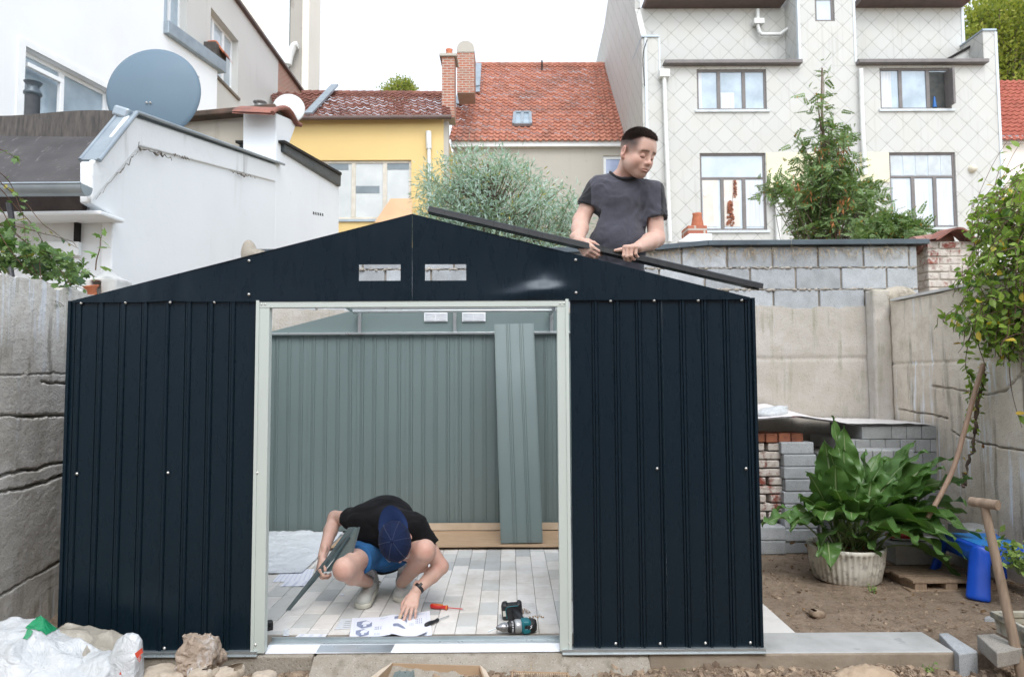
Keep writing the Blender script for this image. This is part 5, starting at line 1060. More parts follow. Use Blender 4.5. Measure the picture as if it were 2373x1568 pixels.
def hand(o, R, curls, thumb=None, sc=1.0, spread=.0, h=.0026):
    """o wrist, R local frame (x to the thumb, y to the fingers, z back of the hand)"""
    o = np.asarray(o, float); L = lambda p: o+R@(np.asarray(p, float)*sc)
    allp = [L(p) for p in ((-.07, -.05, -.10), (.09, .2, .06), (-.07, .2, -.10), (.09, -.05, .06), (.09, .0, -.10), (-.07, .2, .06), (.09, .2, -.1), (-.07, -.05, .06))]
    lo = np.min(allp, 0)-.01; hi = np.max(allp, 0)+.01; S = SDF(lo, hi, h)
    def C(a, b, r1, r2, k=.008, flat=None): S.cone(L(a), L(b), r1*sc, r2*sc, k=k*sc, flat=flat)
    C((0, -.045, 0), (0, .012, 0), .027, .026, .01, (R[:, 2], 1.35))
    xs = (.030, .011, -.009, -.028); ln = ((.043, .027, .021), (.047, .030, .022), (.043, .028, .021), (.034, .021, .018)); ky = (.088, .092, .088, .080)
    for i in range(4):
        C((xs[i]*.55, .012, 0), (xs[i], ky[i], .001), .0155, .0125, .012, (R[:, 2], 1.05))
        p = np.array([xs[i], ky[i], .001]); a = 0; sp_ = (xs[i]-.001)*spread*8
        for j in range(3):
            a += math.radians(curls[i][j]); d = np.array([math.sin(sp_)*math.cos(a), math.cos(a)*math.cos(sp_), -math.sin(a)]); q = p+d*ln[i][j]
            r = (.0098, .0088, .0078, .0068)[j:j+2]; f = .88 if i == 3 else 1; C(p, q, r[0]*f*1.02, r[1]*f, .004); p = q
    C((.012, .02, -.006), (.034, .042, -.012), .017, .014, .012)
    th = thumb or ((.034, .042, -.012), (.055, .068, -.020), (.062, .094, -.026))
    C(th[0], th[1], .0135, .0105, .007); C(th[1], th[2], .0105, .0082, .004)
    S.disp(lambda P: .0006*vnoise(P, 120, 2, 2)); V, Q = S.mesh(1); col = np.tile(SKIN, (len(V), 1)); n = vnoise(V, 60, 5, 3)[:, None]; col = col*(1-.12*np.clip(n, 0, 1)*np.array([0, 1, 1])); return V, Q, col
def skinpart(S, relax=1, blush=()):
    V, Q = S.mesh(relax); c = np.tile(SKIN, (len(V), 1)); n = vnoise(V, 9, 5, 3)[:, None]; c = c*(1-.16*np.clip(n, 0, 1)*np.array([.2, 1, 1])); n2 = vnoise(V, 45, 8, 3)[:, None]; c = c*(1-.10*np.abs(n2))
    for p, r_ in blush: w = blob(V, p, (r_, r_, r_), .28)[:, None]; c = c*(1-w)+np.array([.60, .26, .20])*w
    return V, Q, c
def ring(pts, r, n=8): m = MB(); P = spline(list(pts)+[pts[0]], 40); m.tube(P, r, n, caps=False); return m

# --- standing man leaning over the gable
MA = thing('person', 'man in a charcoal t-shirt standing behind the gable, hands on a long metal profile', 'person', (float(at(1430, 600, 3.72)[0]), 3.75, .86))
nb = at(1441, 414, 3.71); hc = at(1475, 355, 3.61); shR = at(1385, 430, 3.73); shL = at(1512, 442, 3.68); elR = at(1346, 512, 3.72); elL = at(1521, 553, 3.66); wrR = at(1340, 559, 3.52); wrL = at(1478, 573, 3.455)
pel = at(1434, 628, 3.76); che = at(1441, 462, 3.72); bel = at(1436, 555, 3.72)
Rh = frame3((.55, -.74, -.38), (.24, -.30, .90)); Hd = head_local(); V, Q = Hd.mesh(1); Hs = 1.07
if np.linalg.det(Rh) < 0: Rh[:, 0] *= -1
pt_head = (hc+(V*Hs)@Rh.T, Q, head_colour(V)); HV = V
B = SDF(np.minimum(elR, pel)-[.08, .4, .25], np.maximum(elL, hc)+[.10, .25, -.02], .0055)
B.cone(nb-[0, -.01, .04], hc+Rh@np.array([0, -.035, -.055]), .056, .052, k=.03); B.cone(nb-[.0, 0, .02], shR+[.02, 0, -.01], .045, .045, k=.04); B.cone(nb-[.0, 0, .02], shL+[-.02, 0, -.01], .045, .045, k=.04)
B.ell(che, (.135, .09, .14), k=.04); B.ell(bel, (.125, .10, .13), k=.05)
B.cone(shR, elR, .050, .043, k=.03); B.cone(elR, elR*.62+wrR*.38, .044, .044, k=.02); B.cone(elR*.62+wrR*.38, wrR, .044, .029, k=.02)
B.cone(shL, elL, .051, .044, k=.03); B.cone(elL, elL*.62+wrL*.38, .045, .045, k=.02); B.cone(elL*.62+wrL*.38, wrL, .045, .029, k=.02)
B.cone(hc+Rh@np.array([.045, -.02, -.06]), nb+[-.03, -.03, -.035], .012, .014, k=.02)
B.cone(hc+Rh@np.array([-.045, -.02, -.06]), nb+[.02, -.04, -.035], .010, .012, k=.02)
# fists
hL = hand(wrL+[-.004, -.006, 0], frame3((-.52, -.78, -.16), (-.10, -.30, .95)), [(72, 62, 30), (74, 66, 30), (76, 66, 30), (78, 62, 30)], ((.034, .040, -.010), (.062, .058, -.010), (.090, .070, -.014)), 1.0)
hR = hand(wrR+[.004, -.004, -.004], frame3((.50, -.52, -.66), (-.10, -.80, -.45), True), [(40, 60, 40), (42, 62, 40), (44, 62, 40), (46, 60, 40)], ((.030, .040, -.014), (.040, .062, -.030), (.040, .084, -.048)), 1.0)
legs = SDF((pel[0]-.28, 3.5, .84), (pel[0]+.28, 4.1, 1.2), .014)
for s in (-1, 1):
    f = np.array([pel[0]+s*.12, 3.78, .93]); legs.cone(f+[0, 0, .1], f+[0, 0, .2], .05, .05, k=.02)
V, Q, C_ = join([pt_head, skinpart(B, 1, [(elL, .04), (elR, .04)]), hL, hR]); colobj('body', V, Q, C_, m_skin, MA)
def hair_blades(Vl, Ql, to_world, org, parent, n=15000, seed=2):
    """thousands of short blades rooted on the scalp, longer on top, fading out at the sides"""
    r = np.random.default_rng(seed); cen = Vl[Ql].mean(1); e1 = Vl[Ql[:, 2]]-Vl[Ql[:, 0]]; e2 = Vl[Ql[:, 3]]-Vl[Ql[:, 1]]; N = np.cross(e1, e2); N /= np.linalg.norm(N, axis=1)[:, None]+1e-12; N[(N*(cen-[0, -.01, .02])).sum(1) < 0] *= -1
    def dens(c):
        x, y, z = c.T; hl = .050+.40*np.maximum(0, y)-.05*np.maximum(0, -y)+.010*np.exp(-((np.abs(x)-.048)/.016)**2)*(y > .03); return np.clip((z-hl)/.016+.5, 0, 1)
    d = dens(cen); idx = r.choice(len(cen), n, p=d/d.sum()); c = cen[idx]+r.normal(size=(n, 3))*.0012; nn = N[idx]; top = np.clip((c[:, 2]-.045)/.06, 0, 1); front = np.clip(c[:, 1]/.07, 0, 1)
    L = (.004+.011*top+.007*top*front)*r.uniform(.7, 1.25, n); dr = nn*.75+np.array([0, .55, .12])*top[:, None]+np.array([.18, 0, 0])*np.sin(c[:, 1]*90)[:, None]*.4+r.normal(size=(n, 3))*.22; dr /= np.linalg.norm(dr, axis=1)[:, None]
    sd = np.cross(dr, nn+r.normal(size=(n, 3))*.4); sd /= np.linalg.norm(sd, axis=1)[:, None]+1e-9; w = .0011*r.uniform(.7, 1.3, n)[:, None]; p0 = c-nn*.001; V = np.stack([p0-sd*w, p0+sd*w, p0+dr*L[:, None]*.6+sd*w*.8, p0+(dr+np.array([0, .1, -.25]))*L[:, None], p0+dr*L[:, None]*.6-sd*w*.8], 1).reshape(-1, 3)
    F = [(5*i, 5*i+1, 5*i+2, 5*i+3, 5*i+4) for i in range(n)]; arrobj('hair', to_world(V), np.array(F), m_hairb, parent)
m_hairb = M('dark_brown_hair', (.095, .066, .054), (.045, .031, .025), 200, .55, spec=.4, island=.5)
hair_blades(*Hd.mesh(1), lambda V: hc+(V*Hs)@Rh.T, None, MA)
def wrinkle(P, seed, amp=.004): 
    return amp*(vnoise(P*np.array([1.0, 1.0, 1.9])+.35*vnoise(P, 5, seed, 2)[..., None], 9, seed, 3)+.6*np.abs(vnoise(P@rotm('Y', .6)*np.array([2.6, 2, .8]), 7, seed+1, 2)))
T = SDF(np.array([shR[0]-.13, 3.45, bel[2]-.30]), np.array([shL[0]+.14, 3.98, nb[2]+.09]), .0055)
T.ell(che+[-.012, .0, -.01], (.158, .112, .17), k=0); T.ell(bel-[.018, 0, 0], (.158, .126, .17), k=.06); T.cone(bel-[.018, 0, .06], pel+[-.012, 0, -.02], .154, .156, k=.05, flat=((0, 1, 0), 1.2))
T.cone(nb-[.0, -.005, .040], shR+[.015, 0, -.012], .064, .056, k=.04); T.cone(nb-[.0, -.005, .045], shL+[-.015, 0, -.012], .062, .060, k=.04)
eR = shR+(elR-shR)*.62; eL = shL+(elL-shL)*.60+[.004, 0, 0]; T.cone(shR, eR, .056, .064, k=.03); T.cone(shL, eL, .062, .072, k=.03)
for (a, b) in ((shR, eR), (shL, eL)):
    d = (b-a)/np.linalg.norm(b-a); P = np.stack(np.meshgrid(*T.ax, indexing='ij'), -1).astype(np.float32); near = (np.sqrt((((P-b)-((P-b)@d)[..., None]*d)**2).sum(-1)) < .105) & (np.abs(P[..., 0]-b[0]) < .12)
    out = (P[..., 0] < shR[0]+.028) if a is shR else (P[..., 0] > shL[0]-.040)
    T.F = np.where(near & out, np.maximum(T.F, ((P-b)@d).astype(np.float32)), T.F)
T.cone(nb+[0, -.05, .09], nb+[.004, -.012, .015], .072, .066, k=.01, mode='s')
T.F = np.maximum(T.F, (bel[2]-.205-P[..., 2]).astype(np.float32)); T.disp(lambda P: wrinkle(P, 3, .012)); V, Q = T.mesh(1)
sh = link('t_shirt', newmesh('t_shirt', V-ORG[MA], Q, None, True), [m_shirt1, m_stripe], MA)
cen = V[Q].mean(1); dl = (eL-shL)/np.linalg.norm(eL-shL); rel = cen-shL; stripe = (rel[:, 0] > .034+.012*np.sin(rel[:, 2]*4)) & (((rel)@dl) > -.03) & (cen[:, 0] > shL[0]); stripe |= ((cen-shR)[:, 0] < -.045) & (cen[:, 0] < shR[0])
sh.data.polygons.foreach_set('material_index', stripe.astype(np.int32)); sh.data.update()
col_pts = [nb+np.array([.076*math.cos(a)+.010, -.070*math.sin(a)-.022, .030-.062*max(0, math.sin(a))-.004*math.cos(a)]) for a in np.linspace(0, 2*math.pi, 14)[:-1]]
cm = MB(); Pc = spline(col_pts+[col_pts[0]], 48)
cm.tube(Pc, .0085, 8, caps=False); part('collar', cm, fabric('black_collar_rib', (.010, .010, .012), (.014, .014, .016)), MA)
J = SDF((pel[0]-.26, 3.5, .90), (pel[0]+.26, 4.05, pel[2]+.10), .010)
J.cone(pel+[0, 0, .04], pel+[0, .01, -.10], .140, .155, k=.04, flat=((0, 1, 0), 1.25))
for s in (-1, 1): J.cone(pel+[s*.085, .01, -.10], (pel[0]+s*.10, 3.76, 1.38), .088, .068, k=.05); J.cone((pel[0]+s*.10, 3.76, 1.38), (pel[0]+s*.12, 3.80, .93), .064, .052, k=.04)
J.disp(lambda P: wrinkle(P, 9, .005)); J.obj('jeans', m_jeans, MA)
for s in (-1, 1):
    S = SDF((pel[0]+s*.12-.09, 3.58, .84), (pel[0]+s*.12+.09, 3.95, 1.0), .008); S.cone((pel[0]+s*.12, 3.87, .91), (pel[0]+s*.12, 3.68, .89), .042, .036, k=.0); S.F = np.maximum(S.F, (.862-np.stack(np.meshgrid(*S.ax, indexing='ij'), -1)[..., 2]).astype(np.float32)); S.obj('shoe', m_black, MA)
LD = thing('step_ladder', 'aluminium step ladder inside the shed under the standing man', 'ladder', (pel[0], 3.8, 0))
for k in range(4): b = MB(); z = .215*(k+1); b.box(pel[0]-.24, pel[0]+.24, 3.62+.045*k if k < 3 else 3.64, 3.74+.045*k if k < 3 else 3.92, z-.02, z-.0 if k < 3 else .86); part('step', b, m_galv, LD)
for s in (-1, 1):
    b = MB(); b.bar((pel[0]+s*.25, 3.58, 0), (pel[0]+s*.25, 3.76, .86), .02, .06); part('rail', b, m_galv, LD); b = MB(); b.bar((pel[0]+s*.25, 4.15, 0), (pel[0]+s*.25, 3.90, .86), .02, .03); part('rear_leg', b, m_galv, LD)

# --- long black profile in his hands
pa, pb_ = at(992, 486, 3.47), at(1768, 666, 3.43); d = (pb_-pa); Lp = np.linalg.norm(d); d /= Lp; sd_ = np.cross(d, (0, 0, 1)); sd_ /= np.linalg.norm(sd_); up = np.cross(sd_, d); up = up*math.cos(-.12)+sd_*math.sin(-.12); sd_ = np.cross(d, up)
if sd_[1] > 0: sd_ = -sd_
prof = [(.0, .0), (.0, .017), (.006, .024), (.012, .017), (.018, .024), (.024, .017), (.030, .024), (.036, .017), (.042, .024), (.052, .024), (.056, .012), (.057, .0)]
m = MB(); off0 = -.012; P = np.array([[pa+d*(Lp*t)-sd_*(u-.0)+up*(w+off0+.012) for (u, w) in prof] for t in np.linspace(0, 1, 12)]); m.grid(P, smooth=False); P2 = P-up*.0016; k = len(m.f); m.grid(P2, smooth=False)
m2 = MB(); P = np.array([[pa+d*(Lp*t*1.0)+sd_*.001+up*(w) for w in (-.008, .0135)] for t in (0, 1)]); m2.grid(P, smooth=False); m2.grid(P+sd_*-.0016, smooth=False)
m3 = MB(); P = np.array([[pa+d*(Lp*t)-sd_*u+up*w for (u, w) in ((0, -.008), (.010, -.008), (.014, -.003), (.020, -.003), (.024, -.008), (.034, -.008), (.038, -.003), (.044, -.003), (.048, -.008))] for t in (0, 1)]); P[-1] -= d*.05; m3.grid(P, smooth=False)
PRF = thing('metal_profile', 'long dark ribbed roof profile held slanting above the shed gable', 'metal profile', pa)
m_prof = paint_metal('dark_olive_painted_steel', (.020, .024, .026), .30, .5, .1)
part('ribbed_top', m, m_prof, PRF); part('front_flange', m2, m_prof, PRF); part('lower_flange', m3, m_prof, PRF)

# --- crouching man
MC = thing('person', 'man crouching in black t-shirt, blue shorts and backwards navy cap over an instruction booklet', 'person', (-.8, 4.05, 0))
sA, sB = at(832, 1203, 4.075), at(966, 1222, 3.995); eA = at(776, 1199, 4.255); wA = at(747, 1288, 3.995); eB = at(1022, 1312, 3.995); wB = at(963, 1370, 3.895)
hump = at(893, 1212, 4.195); pv_ = at(892, 1272, 4.295); kA = at(797, 1319, 3.775); kB = at(985, 1277, 3.875); aA = at(852, 1348, 4.115); aB = at(931, 1350, 4.165); hpA = at(868, 1268, 4.235); hpB = at(918, 1266, 4.235)
hd = at(917, 1254, 3.825); Rc = frame3((.20, -.22, -.95), (.0, -.96, .26))
V, Q = head_local().mesh(1); Rc = Rc if np.linalg.det(Rc) > 0 else Rc*np.array([-1, 1, 1]); cc = head_colour(V); hp = (hd+V@Rc.T, Q, cc)
B = SDF(np.array([-1.25, 3.62, .0]), np.array([-.26, 4.52, .66]), .0058)
B.cone(sA, eA, .047, .041, k=.02); B.cone(eA, eA*.65+wA*.35, .042, .041, k=.015); B.cone(eA*.65+wA*.35, wA, .041, .026, k=.015)
B.cone(sB, eB, .048, .042, k=.02); B.cone(eB, eB*.65+wB*.35, .043, .042, k=.015); B.cone(eB*.65+wB*.35, wB, .042, .027, k=.015)
B.cone(hump, hd+Rc@np.array([0, -.03, -.06]), .07, .055, k=.03); B.ell(hump, (.14, .14, .10), k=.03)
for (h_, k_, a_) in ((hpA, kA, aA), (hpB, kB, aB)):
    B.cone(h_, k_, .082, .056, k=.02); B.ell(k_+[0, .004, .006], (.050, .050, .056), k=.03); c1 = k_*.68+a_*.32+[0, .02, -.012]; B.cone(k_, c1, .050, .054, k=.02); B.cone(c1, a_, .052, .034, k=.02)
hA = hand(wA, frame3((-.10, -.55, -.80), (-.85, -.35, .30), True), [(45, 60, 35)]*4, None, .96)
tip = atz(941, 1438, .012); yv = tip-wB; Rb = frame3(yv, (.10, -.80, .60))
hB_ = hand(wB, Rb, [(22, 20, 12), (12, 16, 12), (14, 18, 12), (20, 22, 14)], ((.034, .040, -.012), (.052, .070, -.030), (.050, .096, -.045)), .98, spread=.9)
V, Q, C_ = join([hp, skinpart(B, 1, [(kA+[0, -.05, .0], .045), (kB+[.01, -.05, .01], .045), (eB, .04), (eA, .04)]), hA, hB_]); colobj('body', V, Q, C_, m_skin, MC)
T = SDF(np.array([-1.2, 3.78, .06]), np.array([-.28, 4.60, .70]), .0065)
T.ell(hump, (.185, .17, .150), k=0); T.cone(sA+[.03, .02, .0], sB+[-.03, .02, 0], .088, .088, k=.06); T.cone(hump, pv_, .155, .150, k=.05); T.ell(at(862, 1235, 4.075), (.11, .07, .07), k=.04)
sa = sA+(eA-sA)*.42; sb = sB+(eB-sB)*.50; T.cone(sA+[.01, 0, 0], sa, .070, .066, k=.03); T.cone(sB+[-.01, 0, 0], sb, .072, .070, k=.03)
P = np.stack(np.meshgrid(*T.ax, indexing='ij'), -1).astype(np.float32)
for (a, b, cond) in ((sA, sa, P[..., 0] < sA[0]+.0), (sB, sb, P[..., 0] > sB[0]-.02)):
    d = (b-a)/np.linalg.norm(b-a); q = P-b; near = np.sqrt((q**2).sum(-1)) < .13; T.F = np.where(near & cond, np.maximum(T.F, (q@d).astype(np.float32)), T.F)
T.disp(lambda P: wrinkle(P, 13, .010)); T.obj('t_shirt', m_shirt2, MC)
S = SDF(np.array([-1.16, 3.70, .0]), np.array([-.40, 4.55, .52]), .007)
for (h_, k_, f_) in ((hpA, kA, .60), (hpB, kB, .42)):
    e = h_+(k_-h_)*f_; S.cone(h_, e, .100, .088, k=.04); d = (k_-h_)/np.linalg.norm(k_-h_); P = np.stack(np.meshgrid(*S.ax, indexing='ij'), -1).astype(np.float32); q = P-e
    S.F = np.where(np.sqrt((q**2).sum(-1)) < .16, np.maximum(S.F, (q@d).astype(np.float32)), S.F)
S.ell(at(888, 1284, 4.255), (.15, .13, .10), k=.04); S.ell(at(882, 1300, 4.145), (.095, .07, .035), k=.03); S.disp(lambda P: wrinkle(P, 23, .010)); S.obj('shorts', m_shorts, MC)
# cap: crown, brim to the back, button, seams
S = SDF((-.11, -.14, -.06), (.11, .14, .14), .0032); S.ell((0, .002, .020), (.088, .112, .100), k=0); S.cut((0, 0, .004), (0, .0, -1)); 
def seam(P):
    a = np.arctan2(P[..., 0], P[..., 1]); k = np.abs(((a/(math.pi/3)+.5) % 1)-.5); return -.0030*np.exp(-(k/.026)**2)*(P[..., 2] > .0)+.0014*vnoise(P, 26, 4, 3)
S.disp(seam); V, Q = S.mesh(1); capo = hd+Rc@np.array([0, -.004, .006]); cr = link('cap', newmesh('cap', capo+V@Rc.T-ORG[MC], Q, None, True), m_cap, MC)
m = MB(); P = []
for i in range(17):
    a = -1.18+2.36*i/16; row = []
    for t in np.linspace(0, 1, 7): r0 = np.array([.086*math.sin(a), -.108*math.cos(a)]); ex = .080*t*math.cos(a*1.05)**.7; row.append((r0[0]*(1+.02*t), r0[1]-ex, .014+.016*t*0+.030*math.cos(a*1.2)*t-.022*(abs(math.sin(a))**2)*t))
    P.append(row)
P = np.array(P); W_ = lambda P: capo+P@Rc.T; m.grid(W_(P)); m.grid(W_(P-[0, 0, .003])[:, ::-1]); m.tube(W_(P[:, -1]), .0022, 6); part('brim', m, m_capb, cr)
m = MB()
for k in range(6):
    a_ = math.pi/6+k*math.pi/3; m.tube([capo+Rc@np.array([.0885*math.cos(t)*math.sin(a_), .002+.1125*math.cos(t)*math.cos(a_), .020+.1005*math.sin(t)]) for t in np.linspace(-.1, math.pi/2, 14)], .0013, 5, caps=False)
part('seams', m, fabric('cap_seam_thread', (.030, .045, .10), (.022, .034, .08)), cr)
m = MB(); m.lathe(capo+Rc@np.array([0, .002, .119]), [(.010, 0), (.0095, .003), (.006, .0055), (.001, .006)], 14, Rc[:, 2]); part('button', m, m_cap, cr)
# spectacles
g_m = MB(); gm = lambda p: hd+Rc@np.array(p)
for s in (-1, 1): g_m.tube([gm((s*.033+.022*math.cos(a), .098, -.008+.017*math.sin(a))) for a in np.linspace(0, 2*math.pi, 18)], .0012, 5, caps=False); g_m.tube([gm((s*.055, .097, -.002)), gm((s*.078, .06, .0)), gm((s*.083, -.005, .005))], .0012, 5)
g_m.tube([gm((-.012, .101, -.004)), gm((.012, .101, -.004))], .0012, 5); part('glasses', g_m, m_galv, MC)
# watch, plaster
m = MB(); d = wB-(eB); d /= np.linalg.norm(d); wp = wB-d*.028; m.lathe(wp-d*.010, [(.030, 0), (.0315, .002), (.0315, .018), (.030, .020)], 28, d); part('watch_strap', m, m_black, MC)
Rw = frame_from(d); m = MB(); m.obox(wp+Rb[:, 2]*.031+[.004, 0, 0], (.0085, .014, .0035), np.array([np.cross(d, Rb[:, 2]), d, Rb[:, 2]]).T); part('watch', m, m_black, MC, bevel=.003)
pm = MB(); K = wB+Rb@(np.array([.030, .088, .001])*.98); a1 = math.radians(22); sp_ = (.030-.001)*.9*8
d1 = Rb@np.array([math.sin(sp_)*math.cos(a1), math.cos(a1)*math.cos(sp_), -math.sin(a1)]); q1 = K+d1*.043*.98; a2 = a1+math.radians(20); d2 = Rb@np.array([math.sin(sp_)*math.cos(a2), math.cos(a2)*math.cos(sp_), -math.sin(a2)]); q2 = q1+d2*.027*.98; a3 = a2+math.radians(12); d3 = Rb@np.array([math.sin(sp_)*math.cos(a3), math.cos(a3)*math.cos(sp_), -math.sin(a3)])
pm.tube([q2-d2*.012, q2, q2+d3*.014], .0098, 12); part('finger_plaster', pm, M('beige_plaster', (.66, .50, .34), (.60, .45, .30), 60, .8), MC)
# shoes and socks
def shoe(ank, toe, lift, side):
    toe = np.asarray(toe, float); d = toe-ank; d[2] = 0; L = .285; d /= np.linalg.norm(d); heel = toe-d*L; heel[2] = lift; toe[2] = 0
    ax = (toe-heel); ax /= np.linalg.norm(ax); x = np.cross(ax, (0, 0, 1)); x /= np.linalg.norm(x); up = np.cross(x, ax); R = np.array([x, ax, up]).T; L_ = lambda p: heel+R@np.asarray(p, float)
    pts = [L_((sx, y, z)) for sx in (-.07, .07) for y in (-.03, .32) for z in (-.02, .16)]; lo, hi = np.min(pts, 0), np.max(pts, 0)
    U = SDF(lo, hi, .0038); U.cone(L_((0, .035, .050)), L_((0, .10, .052)), .036, .040, k=0); U.cone(L_((0, .10, .050)), L_((0, .225, .034)), .042, .036, k=.02, flat=(up, 1.15)); U.ell(L_((0, .235, .034)), (.046, .048, .034), R, k=.02); U.cone(L_((0, .045, .07)), L_((0, .06, .110)), .038, .036, k=.02)
    U.cut(L_((0, 0, .014)), -up); U.cone(L_((0, .065, .10)), L_((0, .06, .15)), .030, .032, k=.006, mode='s')
    for i in range(5): U.cone(L_((-.020, .115+.018*i, .088-.007*i)), L_((.020, .115+.018*i, .088-.007*i)), .0028, .0028, k=.003)
    S_ = SDF(lo, hi, .0040); S_.cone(L_((0, .042, .016)), L_((0, .24, .016)), .042, .050, k=0); n_ = np.stack(np.meshgrid(*S_.ax, indexing='ij'), -1); h_ = (n_-heel)@up; S_.F = np.maximum(S_.F, (h_-.030).astype(np.float32)); S_.F = np.maximum(S_.F, (.001-h_).astype(np.float32))
    o = U.obj('shoe', m_shoe, MC); S_.obj('sole', m_sole, o)
    lc = MB(); 
    for s in (-1, 1): c = L_((0, .105, .098)); lc.tube(spline([c, c+x*s*.022+up*.012-ax*.004, c+x*s*.034+up*.002+ax*.012, c+x*s*.014+ax*.008, c+ax*.002], 12), .0020, 5); lc.tube(spline([c, c+x*s*.012+ax*.03+up*.002, c+x*s*.030+ax*.045-up*.008], 8), .0018, 5)
    part('laces', lc, m_sock, o)
    kk = MB(); top = L_((0, .058, .125)); kk.tube([L_((0, .06, .08)), top, top+(ank-top)*.35+[0, 0, .008]], [.031, .032, .030], 16); part('sock', kk, m_sock, MC)
shoe(aA, atz(836, 1414, 0)+[0, .012, 0], .045, -1); shoe(aB, atz(928, 1398, 0)+[0, .01, 0], .040, 1)
# --- bent flashing under his arm
FS = thing('metal_flashing', 'bent grey metal flashing strip tucked under the crouching man\'s arm', 'flashing', atz(675, 1412, .01))
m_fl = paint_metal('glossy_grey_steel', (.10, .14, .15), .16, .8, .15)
zz1 = lambda X, Y, dep: at((600+X/2.966)*.98875, (1100+Y/2.966)*.98875, dep)
a_ = [(205, 978, 3.86), (620, 440, 3.80), (650, 405, 3.80), (470, 640, 3.80), (235, 978, 3.85)]
def strip(name, pts, mat=m_fl, th=(0, .002, .001)):
    m = MB(); m.prism([zz1(*p) for p in pts], th); part(name, m, mat, FS)
strip('edge_flange', [(205, 978, 3.962), (238, 976, 3.962), (560, 600, 3.900), (690, 400, 3.885), (640, 404, 3.890), (500, 600, 3.900)])
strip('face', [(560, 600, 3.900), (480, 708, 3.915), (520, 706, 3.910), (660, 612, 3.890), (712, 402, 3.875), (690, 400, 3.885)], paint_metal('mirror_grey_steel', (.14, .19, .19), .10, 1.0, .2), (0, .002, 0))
strip('lower_tab', [(238, 976, 3.962), (318, 880, 3.945), (340, 835, 3.940), (470, 712, 3.915), (500, 640, 3.910), (300, 880, 3.950)], m_fl, (0, .004, .002))
strip('outer_rib', [(655, 612, 3.885), (668, 610, 3.885), (724, 398, 3.870), (708, 398, 3.870)], m_fl, (0, .003, 0))
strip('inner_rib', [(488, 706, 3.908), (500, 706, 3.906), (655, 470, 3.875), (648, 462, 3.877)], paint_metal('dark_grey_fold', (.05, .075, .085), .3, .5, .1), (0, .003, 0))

# ------------------------------------------------------------ things inside the shed
m_card = M('brown_cardboard', (.47, .33, .21), (.40, .28, .175), 5, .85, bump=.1, stretch=(1, 6, 1))
m_cardl = M('pale_cardboard_edge', (.66, .56, .44), (.58, .48, .36), 8, .85)
m_paper = M('white_paper', (.80, .83, .90), (.76, .79, .86), 3, .8)
m_ink = M('blue_grey_ink', (.20, .24, .36), (.30, .35, .48), 60, .8); m_inkl = M('pale_print', (.50, .56, .70), (.60, .66, .80), 60, .8)
def film(name, c, rough=.35, alpha=.8, tint=None):
    g = NG(name); col = g.mix(g.ramp(g.noise(5, 6, rough=.65), .4, .65), c, tint or tuple(x*.88 for x in c)); n = g.bump(g.noise(13, 5, dist=1.2), .9, .02); n = g.bump(g.noise(55, 4, dist=.8), .4, .005, n)
    g.done(col, rough, 0, .6, n); g.b.inputs['Alpha'].default_value = alpha; return g.m
m_film = film('milky_plastic_film', (.74, .78, .82), .5, .95)
def drape(pts_fn, nu, nv, seed, amp, mb=None):
    mb = mb or MB(); U, V_ = np.meshgrid(np.linspace(0, 1, nu), np.linspace(0, 1, nv), indexing='ij'); P = pts_fn(U, V_); P = P+0; n = np.abs(vnoise(P*np.array([1, 1, .6]), 7, seed, 3))*amp*1.6+vnoise(P, 24, seed+2, 3)*amp*.35; P[..., 2] += n; mb.grid(P[:, ::-1]); return mb
cb = MB(); a, b = atz(760, 1270, .02), atz(1330, 1274, .02); U, V_ = np.meshgrid(np.linspace(0, 1, 60), np.linspace(0, 1, 20), indexing='ij')
P = np.stack([a[0]+(b[0]-a[0])*U, a[1]+(5.93-a[1])*V_, .012+.016*np.exp(-(V_/.05)**2)+.004*vnoise(np.stack([U*3, V_*2, 0*U], -1), 2, 3)], -1); cb.grid(P[:, ::-1]); P2 = P-[0, 0, .006]; cb.grid(P2); cb.grid(np.stack([P[:, 0], P2[:, 0]], 1))
CB = thing('cardboard_sheet', 'large flat brown cardboard spread on the pavers along the shed back wall', 'cardboard', (.1, 5.5, .0)); part('flat_panel', cb, m_card, CB)
q = MB(); z = .02; pL, pR = at(1000, 1240, 5.92), at(1330, 1245, 5.92); q.grid(np.array([[(x, 5.915-.006*k+.003*math.sin(x*9), .02+.062*k) for k in (0, 1)] for x in np.linspace(a[0]+.2, b[0], 30)])[:, ::-1], smooth=False); q.grid(np.array([[(x, 5.92-.006*k+.003*math.sin(x*9), .02+.062*k) for k in (0, 1)] for x in np.linspace(a[0]+.2, b[0], 30)]), smooth=False); part('upturned_edge', q, m_cardl, CB)
# leaning wall panel
LP = thing('steel_wall_panel', 'loose grey ribbed steel panel leaning against the back wall on the cardboard', 'panel', atz(1208, 1257, .03))
bl_, br_, tl_p, tr_p = atz(1161, 1258, .022), atz(1257, 1256, .022), at(1146, 751, 5.86), at(1236, 749, 5.86)
ux = (br_-bl_); W_p = np.linalg.norm(ux); ux /= W_p; uz = tl_p-bl_; H_p = np.linalg.norm(uz); uz /= H_p; un = np.cross(uz, ux); un = un if un[1] < 0 else -un
fp = lambda x, o, z: tuple(bl_+ux*x*(1+0*z)+uz*z+un*(o+.001)+ (tr_p-tl_p-(br_-bl_))*(x/W_p)*(z/H_p))
ribbed(0, W_p, 0, H_p, [.112, .222], fp, [m_grey, m_navy], 'panel_sheet', LP, nz=10)
for x in (0, W_p): e = MB(); e.bar(fp(x, .0, 0), fp(x, .0, H_p), .004, .016, up=un); part('panel_edge', e, m_grey, LP)
